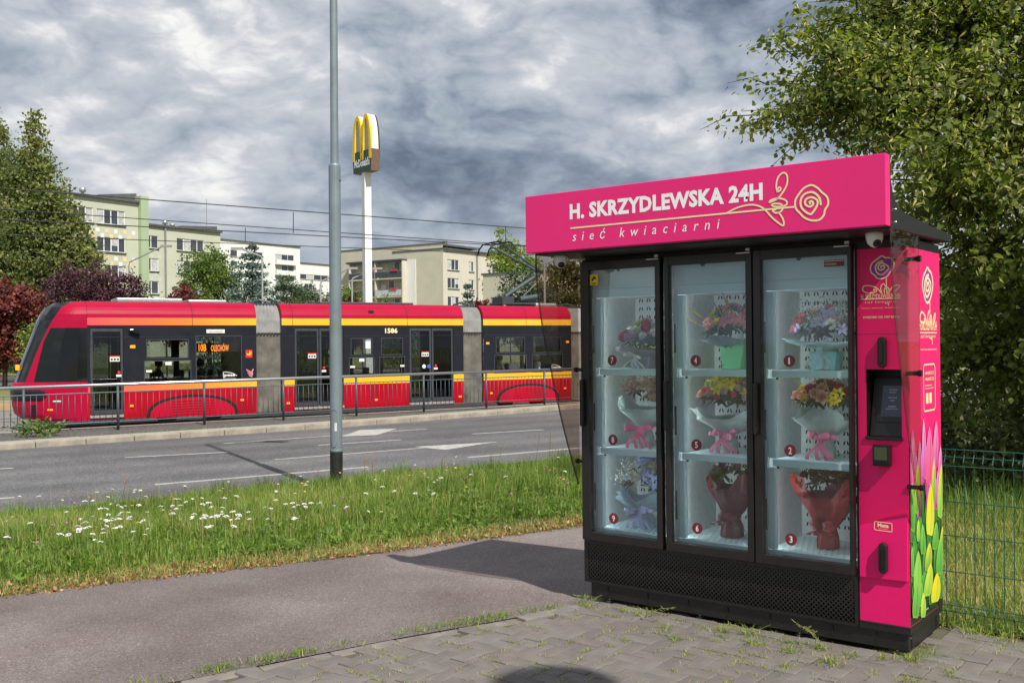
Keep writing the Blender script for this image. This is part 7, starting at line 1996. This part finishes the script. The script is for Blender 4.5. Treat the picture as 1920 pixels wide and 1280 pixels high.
# ------------------------------------------------------------------ bouquets on the kiosk shelves
def petal(L0, W0, cup, curl, n=4):
    """petal grid along +x, cupped; returns verts, faces"""
    vs, fs = [], []
    for i in range(n + 1):
        t = i / n; w_ = W0 * math.sin(math.pi * min(.97, .12 + .80 * t)) ** .7
        for j in (-1, 0, 1):
            y = j * w_ * .5; vs.append((L0 * t * math.cos(curl * t), y, L0 * t * math.sin(curl * t) + cup * W0 * (abs(j)) * .5))
    for i in range(n):
        for j in range(2): a = i * 3 + j; fs.append((a, a + 3, a + 4, a + 1))
    return vs, fs
def flower_mesh(kind, seed=0):
    r = random.Random(seed); mb = MB()
    def put(vs, fs, a, tilt, off=(0, 0, 0), mi=0, sc=1.0):
        Mx = Matrix.Translation(off) @ Matrix.Rotation(a, 4, 'Z') @ Matrix.Rotation(-tilt, 4, 'Y') @ Matrix.Scale(sc, 4)
        mb.add([Mx @ Vector(v) for v in vs], fs, mi)
    if kind == 'rose':
        for ring, (k, tl, L0, W0, z) in enumerate(((6, .35, .034, .032, -.006), (5, .75, .027, .028, -.002), (5, 1.1, .021, .022, .002), (3, 1.4, .016, .014, .006))):
            for q in range(k): vs, fs = petal(L0, W0, .35, .5, 3); put(vs, fs, 6.283 * q / k + ring * .5 + r.uniform(-.15, .15), tl, (0, 0, z), 0)
    elif kind == 'daisy':
        for q in range(18): vs, fs = petal(.032, .0085, .15, .15, 3); put(vs, fs, 6.283 * q / 18 + r.uniform(-.08, .08), .12 + r.uniform(-.06, .12))
        for q in range(14): vs, fs = petal(.024, .008, .15, .2, 3); put(vs, fs, 6.283 * q / 14 + .1, .42, (0, 0, .002))
        mb.lathe([(.003, 0), (.0095, .003), (.008, .008), (.002, .010)], 10, (0, 0, .002), 1)
    elif kind == 'carnation':
        for ring, (k, tl, L0) in enumerate(((10, .1, .030), (10, .5, .028), (9, .9, .024), (6, 1.25, .018))):
            for q in range(k): vs, fs = petal(L0, .017, r.uniform(-.5, .6), r.uniform(-.2, .5), 3); put(vs, fs, 6.283 * q / k + r.uniform(-.3, .3), tl + r.uniform(-.15, .15))
    elif kind == 'lily':
        for q in range(6): vs, fs = petal(.040 if q % 2 else .036, .019, .3, -.35, 4); put(vs, fs, 6.283 * q / 6, .5 if q % 2 else .42)
        for q in range(5): mb.tube([(0, 0, 0), (.006 * math.cos(q * 1.26), .006 * math.sin(q * 1.26), .02)], .0012, 4, 1)
    elif kind == 'hydrangea':
        for q in range(46):
            v = Vector((r.gauss(0, 1), r.gauss(0, 1), abs(r.gauss(0, 1)) + .1)).normalized() * .045
            qt = v.to_track_quat('Z', 'Y').to_matrix().to_4x4()
            for k in range(4):
                vs, fs = petal(.011, .011, .2, .1, 2); Mx = Matrix.Translation(v) @ qt @ Matrix.Rotation(k * 1.5708 + q, 4, 'Z') @ Matrix.Rotation(-.15, 4, 'Y'); mb.add([Mx @ Vector(a) for a in vs], fs)
    elif kind == 'sprig':
        for q in range(26):
            v = Vector((r.gauss(0, .026), r.gauss(0, .026), r.uniform(0, .05))); mb.lathe([(.001, -.003), (.0042, 0), (.001, .003)], 5, tuple(v))
    elif kind == 'grain':
        mb.tube([(0, 0, -.10), (.004, 0, 0), (0, 0, .11)], [.0012, .0015, .0012], 4)
        for q in range(30):
            z = .11 * q / 30; a = q * 2.4; vs, fs = petal(.016, .004, .2, 0, 2); put(vs, fs, a, 1.15, (0, 0, z))
    elif kind == 'leafy':
        for q in range(9): vs, fs = petal(.075, .022, .2, -.5, 4); put(vs, fs, 6.283 * q / 9 + r.uniform(-.3, .3), r.uniform(.3, 1.0), (0, 0, -.03), 0, r.uniform(.7, 1.15))
    return mb
FM = {}
def flower(kind, col, seed, mats={}):
    key = (kind, col, seed)
    if key in FM: return FM[key]
    if col not in mats:
        mats[col] = pmat('petal_tint', col, .6, .16, 50, spec=.3)
        nt = mats[col].node_tree; nt.nodes["Principled BSDF"].inputs["Subsurface Weight"].default_value = 0
    if 'eye' not in mats: mats['eye'] = pmat('flower_eye', (.55, .42, .03), .8, .2, 50)
    FM[key] = flower_mesh(kind, seed).mesh({'rose': 'rose', 'daisy': 'daisy', 'carnation': 'carnation', 'lily': 'lily', 'hydrangea': 'hydrangea', 'sprig': 'filler_sprig', 'grain': 'grain_ear', 'leafy': 'leaf_spray'}[kind], [mats[col], mats['eye']], True, False)
    return FM[key]
def tissue_mat(name, col, tr=.45):
    m = bpy.data.materials.new(name); m.use_nodes = True; N = m.node_tree.nodes; L = m.node_tree.links; N.clear()
    out = N.new("ShaderNodeOutputMaterial"); d = N.new("ShaderNodeBsdfDiffuse"); d.inputs[0].default_value = (*col, 1); t = N.new("ShaderNodeBsdfTranslucent"); t.inputs[0].default_value = (*col, 1)
    g = N.new("ShaderNodeBsdfGlossy"); g.inputs["Roughness"].default_value = .35
    tc = N.new("ShaderNodeTexCoord"); n = N.new("ShaderNodeTexNoise"); n.inputs["Scale"].default_value = 26; n.inputs["Detail"].default_value = 5; L.new(tc.outputs["Object"], n.inputs["Vector"])
    bp = N.new("ShaderNodeBump"); bp.inputs["Strength"].default_value = .6; bp.inputs["Distance"].default_value = .01; L.new(n.outputs["Fac"], bp.inputs["Height"])
    for q in (d, t, g): L.new(bp.outputs[0], q.inputs["Normal"])
    m1 = N.new("ShaderNodeMixShader"); m1.inputs[0].default_value = tr; L.new(d.outputs[0], m1.inputs[1]); L.new(t.outputs[0], m1.inputs[2])
    m2 = N.new("ShaderNodeMixShader"); m2.inputs[0].default_value = .06; L.new(m1.outputs[0], m2.inputs[1]); L.new(g.outputs[0], m2.inputs[2])
    tp = N.new("ShaderNodeBsdfTransparent"); m3 = N.new("ShaderNodeMixShader"); m3.inputs[0].default_value = .10; L.new(m2.outputs[0], m3.inputs[1]); L.new(tp.outputs[0], m3.inputs[2])
    L.new(m3.outputs[0], out.inputs[0]); return m
def wrap_mesh(seed, zt, rt, zw, rw, rb, layers=2, points=5, lean=0.0, opening=.0):
    """crumpled paper cone: foot radius rb, waist rw at zw, open top rt at zt with pointed corners"""
    r = random.Random(seed); mb = MB(); n = 40
    for l_ in range(layers):
        ph = r.uniform(0, 6.28); ph2 = r.uniform(0, 6.28); rows = [(0.004, rb), (zw * .55, rb * .95), (zw, rw), (zw + (zt - zw) * .2, rw + (rt - rw) * .28), (zw + (zt - zw) * .55, rw + (rt - rw) * .68), (zw + (zt - zw) * .8, rw + (rt - rw) * .9), (zt, rt)]
        base = len(mb.v)
        for k, (z, rad) in enumerate(rows):
            f = k / (len(rows) - 1); up = max(0, (k - 2) / 4)
            for j in range(n):
                a = 6.2832 * j / n
                pl = 1 + .10 * math.sin(a * 9 + ph + k * .7) * (.4 + up) * .6 + r.uniform(-.03, .03)
                pk = (max(0, math.cos(a * points / 2 + ph2 + l_)) ** 2) * up
                zz = z + (zt - zw) * .24 * pk * up - (zt - zw) * .22 * (1 - pk) * up * up + r.uniform(-.004, .004)
                rr = rad * pl * (1 + .12 * pk) * (1 + .07 * math.sin(a * 17 + z * 60 + ph) * up + r.uniform(-.045, .045) * up) * (1 - .04 * l_)
                mb.v.append((rr * math.cos(a) + lean * z, rr * math.sin(a), zz))
        for k in range(len(rows) - 1):
            for j in range(n):
                a_, b_ = base + k * n + j, base + k * n + (j + 1) % n
                mb.f.append((a_, b_, b_ + n, a_ + n)); mb.m.append(0)
    return mb
def bow_mesh(seed, r0=.055, tails=4, tl=.09, wd=.018, loops=6):
    r = random.Random(seed); mb = MB()
    for q in range(loops):
        a = 6.283 * q / loops + r.uniform(-.2, .2); up = r.uniform(.1, .9); L_ = r0 * r.uniform(.8, 1.2)
        ax = Vector((math.cos(a), -abs(math.sin(a)) * .6 - .25, up * .7 - .1)).normalized(); sd = ax.cross(Vector((0, -1, .2))).normalized(); nn = ax.cross(sd)
        pts = []
        for k in range(13):
            t = k / 12; w_ = math.sin(math.pi * t); pts.append((ax * L_ * math.sin(math.pi * t) + nn * (math.sin(2 * math.pi * t) * L_ * .30), .35 + .65 * w_))
        for k in range(12):
            (p, s0), (q_, s1) = pts[k], pts[k + 1]; mb.quad(p - sd * wd * .5 * s0, p + sd * wd * .5 * s0, q_ + sd * wd * .5 * s1, q_ - sd * wd * .5 * s1)
    for q in range(tails):
        x = (q - (tails - 1) / 2) * .035 + r.uniform(-.008, .008); pts = []
        for k in range(9):
            t = k / 8; pts.append(Vector((x * t * 1.6 + .006 * math.sin(t * 7 + q), -.02 - .03 * math.sin(t * 2.5), -tl * t)))
        for k in range(8):
            e = Vector((1, .25 * math.sin(k + q), 0)).normalized() * wd * .5
            mb.quad(pts[k] - e, pts[k] + e, pts[k + 1] + e, pts[k + 1] - e)
    mb.lathe([(.004, -.012), (.013, -.005), (.013, .006), (.004, .012)], 8, (0, -.03, 0))
    return mb
GRN = (.045, .085, .025)
def bouquet(name, label, px, py, zs, y, seed, kinds, dome_z, dome_r, dome_h, nfl, wrap=None, bow=None, pot=None, n_leaf=7, extra=None, fscale=1.0, lean=0.0, cat='bouquet'):
    x = fpx(px, py, y)[0]; p = kw(x, y, zs + .001); r = random.Random(seed)
    dome_r *= 1.06; dome_z += .02; nfl = int(nfl * 1.5)
    o = empty(name, p, KRZ, label, cat, 'flower gifts on the kiosk shelves')
    if wrap:
        zt, rt, zw, rw, rb, col, tr, lay, pts = wrap; zt = zw + (zt - zw) * (.62 if nfl > 33 else .92)
        wm = wrap_mesh(seed, zt, rt, zw, rw, rb, lay, pts, lean).build('wrapping', tissue_mat('tissue_paper', col, tr), o, smooth=True, fix=False)
    if bow:
        zb, rb_, col, tl, yb = bow[:5]
        b = bow_mesh(seed + 1, rb_ * 1.25, 4, tl * 1.1, bow[5] if len(bow) > 5 else .024).build('ribbon_bow', pmat('ribbon_satin', col, .35, .08, 20), o, smooth=True, fix=False); b.location = (0, -yb - .015, zb)
    if pot: pot(o)
    for k in range(n_leaf):
        a = 6.283 * k / n_leaf + r.uniform(-.3, .3); q = dome_r * r.uniform(.65, 1.0)
        v = Vector((q * math.cos(a), q * math.sin(a), dome_z + dome_h * .15 - .01)); d = Vector((math.cos(a) * .8, math.sin(a) * .8, .7))
        link('leaf_spray', flower('leafy', GRN, k % 3), o, v, d.to_track_quat('Z', 'Y').to_euler())
    for k in range(nfl):
        # spread over the dome, sunflower order
        t = (k + .5) / nfl; a = k * 2.39996 + seed; q = dome_r * math.sqrt(t)
        v = Vector((q * math.cos(a) + lean * dome_z, q * math.sin(a) * .85, dome_z + dome_h * (1 - t) + r.uniform(-.008, .008)))
        d = Vector((math.cos(a) * t * 1.1, math.sin(a) * t * 1.1 - .55, .62))
        kd, col, sc = kinds[k % len(kinds)] if k < len(kinds) else kinds[r.randrange(len(kinds))]
        s_ = sc * r.uniform(.88, 1.12) * fscale * 1.06
        link({'rose': 'rose', 'daisy': 'daisy', 'carnation': 'carnation', 'lily': 'lily', 'hydrangea': 'hydrangea', 'sprig': 'filler_sprig', 'grain': 'grain_ear', 'leafy': 'leaf_spray'}[kd], flower(kd, col, k % 3), o, v, (d.to_track_quat('Z', 'Y').to_euler()), (s_, s_, s_))
    return o
RED, CRIM, PINKR, PEACHC, WHT, YEL, LIME, LILAC, BLUE, DUSK, MAUVE, ORC = (.56, .008, .03), (.40, .012, .06), (.80, .17, .24), (.82, .42, .30), (.86, .84, .76), (.86, .58, .02), (.50, .60, .10), (.58, .48, .78), (.26, .36, .76), (.58, .16, .22), (.58, .34, .44), (.78, .58, .02)
def pot_box(col, w0, w1, h, d=.06, handle=None, dx=0.0):
    def f(o):
        m = pmat('gift_box_card', col, .6, .06, 8)
        b = MB().prism([(-w0 / 2, 0), (w0 / 2, 0), (w1 / 2, h), (-w1 / 2, h)], lambda a, c, q: (a + dx, q, c), -d, d).build('gift_bag' if handle else 'flower_box', m, o, bevel=.002)
        if handle:
            MB().tube([(dx - w1 * .42, -d - .002, h - .01), (dx - w1 * .55, -d, h + .07), (dx - w1 * .48, -d, h + .13), (dx - w1 * .25, -d, h + .185), (dx, -d, h + .20), (dx + w1 * .25, -d, h + .185), (dx + w1 * .48, -d, h + .13), (dx + w1 * .55, -d, h + .07), (dx + w1 * .42, -d - .002, h - .01)], .0042, 6).build('bag_handle', m, b)
            MB().lathe([(.003, 0), (.003, .003)], 8, (dx, -d - .003, h - .02), axis='y').build('eyelet', M['slot'], b)
    return f
Z1, Z2, Z3 = 1.4345, .9465, .447
bouquet('bouquet', 'round bouquet with pink rose, white daisies and lilac blooms at sticker 1', 1550, 620, Z1, .25, 1, [('rose', PINKR, 1.5), ('daisy', WHT, 1.25), ('daisy', WHT, 1.1), ('lily', LILAC, 1.0), ('lily', LILAC, .9), ('daisy', WHT, 1.1), ('sprig', WHT, 1.0), ('lily', LILAC, 1), ('sprig', (.20, .26, .06), 1.2), ('rose', PEACHC, 1.0), ('sprig', (.55, .5, .3), 1), ('sprig', (.12, .18, .05), 1.2)],
        .20, .165, .105, 34, (.195, .205, .115, .05, .07, (.68, .79, .82), .5, 2, 4), (.125, .075, (.52, .66, .74), .10, .055, .012), pot_box((.24, .58, .60), .13, .15, .10, .06), 10)
bouquet('bouquet', 'white, crimson, yellow and peach bouquet with a pink bow at sticker 2', 1550, 760, Z2, .25, 2, [('carnation', WHT, 1.3), ('rose', CRIM, 1.3), ('rose', YEL, 1.0), ('carnation', PEACHC, 1.2), ('carnation', CRIM, 1.3), ('lily', YEL, .95), ('carnation', WHT, 1.2), ('rose', RED, 1.0), ('grain', (.6, .5, .1), 1.1), ('carnation', PEACHC, 1.1)],
        .31, .165, .075, 26, (.335, .18, .11, .028, .05, (.74, .80, .77), .5, 3, 5), (.105, .075, (.88, .22, .36), .10, .045), None, 8)
bouquet('bouquet', 'tall bouquet in bright red mesh paper with red foot at sticker 3', 1552, 930, Z3, .26, 3, [('carnation', (.16, .05, .03), .9), ('sprig', (.22, .08, .04), 1.2), ('rose', (.18, .03, .03), 1.0)],
        .36, .13, .06, 16, (.37, .165, .11, .045, .062, (.50, .034, .03), .35, 3, 5), (.125, .06, (.36, .02, .02), .04, .05, .03), None, 3)
bouquet('bouquet', 'yellow and dusky pink flowers in a mint green gift bag at sticker 4', 1368, 640, Z1, .25, 4, [('lily', YEL, .85), ('rose', (.62, .56, .12), .9), ('lily', DUSK, 1.1), ('lily', DUSK, 1.0), ('rose', (.60, .52, .10), .85), ('lily', (.50, .10, .16), 1.1), ('carnation', MAUVE, 1.1), ('grain', (.42, .32, .08), 1.2), ('leafy', GRN, 1.0), ('lily', (.45, .16, .14), 1.0)],
        .22, .155, .12, 30, (.215, .16, .13, .055, .05, (.34, .38, .40), .4, 2, 5), None, pot_box((.22, .66, .36), .115, .15, .145, .055, True, .035), 10)
bouquet('bouquet', 'bouquet of yellow orchids and pale roses with a pink bow at sticker 5', 1368, 760, Z2, .25, 5, [('rose', (.72, .66, .34), 1.1), ('lily', ORC, 1.2), ('rose', PEACHC, 1.1), ('lily', YEL, 1.2), ('rose', (.74, .58, .40), 1.0), ('rose', (.70, .68, .30), 1.0), ('daisy', WHT, 1.1), ('rose', PINKR, .8), ('sprig', (.38, .36, .05), 1.3), ('lily', YEL, 1.0)],
        .30, .17, .12, 34, (.31, .19, .10, .028, .05, (.72, .79, .76), .5, 3, 5), (.10, .07, (.88, .24, .38), .09, .045), None, 8)
bouquet('bouquet', 'slender bouquet in dark burgundy mesh paper at sticker 6', 1372, 940, Z3, .26, 6, [('sprig', (.20, .07, .04), 1.3), ('carnation', (.15, .03, .03), .9), ('sprig', (.45, .42, .34), .9)],
        .37, .12, .08, 18, (.365, .145, .115, .04, .068, (.17, .015, .02), .3, 3, 5), (.12, .05, (.16, .012, .016), .04, .05, .03), None, 4, lean=.05)
bouquet('bouquet', 'low bouquet of red roses, lime and mauve carnations at sticker 7', 1209, 645, Z1, .24, 7, [('carnation', MAUVE, 1.5), ('carnation', LIME, 1.1), ('rose', RED, 1.25), ('rose', RED, 1.1), ('carnation', LIME, 1.0), ('daisy', (.56, .46, .58), 1.1), ('rose', CRIM, 1.1), ('carnation', WHT, .9), ('daisy', (.56, .46, .58), 1.0), ('leafy', GRN, .8)],
        .16, .14, .095, 24, (.16, .165, .07, .065, .075, (.46, .44, .58), .45, 2, 5), (.075, .07, (.70, .72, .74), .07, .07, .014), pot_box((.38, .36, .52), .11, .13, .075, .055), 10)
b8 = bouquet('bouquet', 'small rosy dried blossoms in tall white paper with bright pink bow at sticker 8', 1212, 760, Z2, .25, 8, [('sprig', (.46, .20, .22), 1.0), ('sprig', (.52, .32, .30), 1.0), ('sprig', (.36, .12, .14), 1.0)],
        .345, .12, .02, 26, (.375, .165, .11, .030, .05, (.74, .80, .78), .5, 3, 4), (.115, .085, (.90, .14, .30), .11, .05), None, 2)
bouquet('bouquet', 'blue hydrangea bouquet in pale blue tissue with lilac ribbon at sticker 9', 1212, 920, Z3, .25, 9, [('hydrangea', (.42, .50, .84), 1.25), ('carnation', (.74, .73, .60), 1.1), ('hydrangea', (.46, .50, .80), .9), ('sprig', WHT, 1.2), ('carnation', (.66, .66, .48), 1.1), ('carnation', WHT, 1.1), ('sprig', WHT, 1.1), ('sprig', (.30, .34, .12), 1.2), ('leafy', GRN, .8), ('carnation', (.62, .62, .40), 1.0)],
        .26, .15, .11, 24, (.27, .175, .085, .032, .06, (.56, .70, .80), .5, 3, 5), (.10, .075, (.46, .46, .74), .09, .05), None, 7)
def teddy():
    x = fpx(1224, 722, .25)[0]; p = kw(x + .01, .25, Z2 + .372)
    fur = pmat('teddy_fur', (.50, .32, .19), .95, .2, 60, bump=.5, bscale=120)
    o = empty('teddy_bear', p, KRZ - .5, 'small light brown teddy bear on the bouquet at sticker 8', 'teddy bear')
    mb = MB(); mb.lathe([(.006, -.038), (.026, -.032), (.036, -.012), (.036, .008), (.026, .028), (.006, .036)], 14); mb.build('head', fur, o, smooth=True)
    MB().lathe([(.008, -.09), (.034, -.08), (.040, -.055), (.030, -.03)], 14).build('torso', fur, o, smooth=True)
    for s in (-1, 1):
        MB().lathe([(.003, -.006), (.013, -.004), (.013, .004), (.003, .006)], 10, (s * .028, 0, .030), axis='y').build('ear', fur, o, smooth=True)
        MB().tube([(s * .03, -.01, -.045), (s * .05, -.03, -.058), (s * .04, -.05, -.062)], [.014, .013, .010], 8).build('arm', fur, o, smooth=True)
        MB().lathe([(.001, -.004), (.004, 0), (.001, .004)], 8, (s * .014, -.036, .008), axis='y').build('eye', M['slot'], o)
    MB().lathe([(.004, -.052), (.014, -.046), (.017, -.030)], 10, (0, 0, -.010), axis='y').build('muzzle', pmat('teddy_muzzle', (.66, .50, .34), .95, .1, 60), o, smooth=True)
    MB().lathe([(.001, -.056), (.005, -.053), (.004, -.049)], 8, (0, 0, -.005), axis='y').build('nose', M['slot'], o)
teddy()
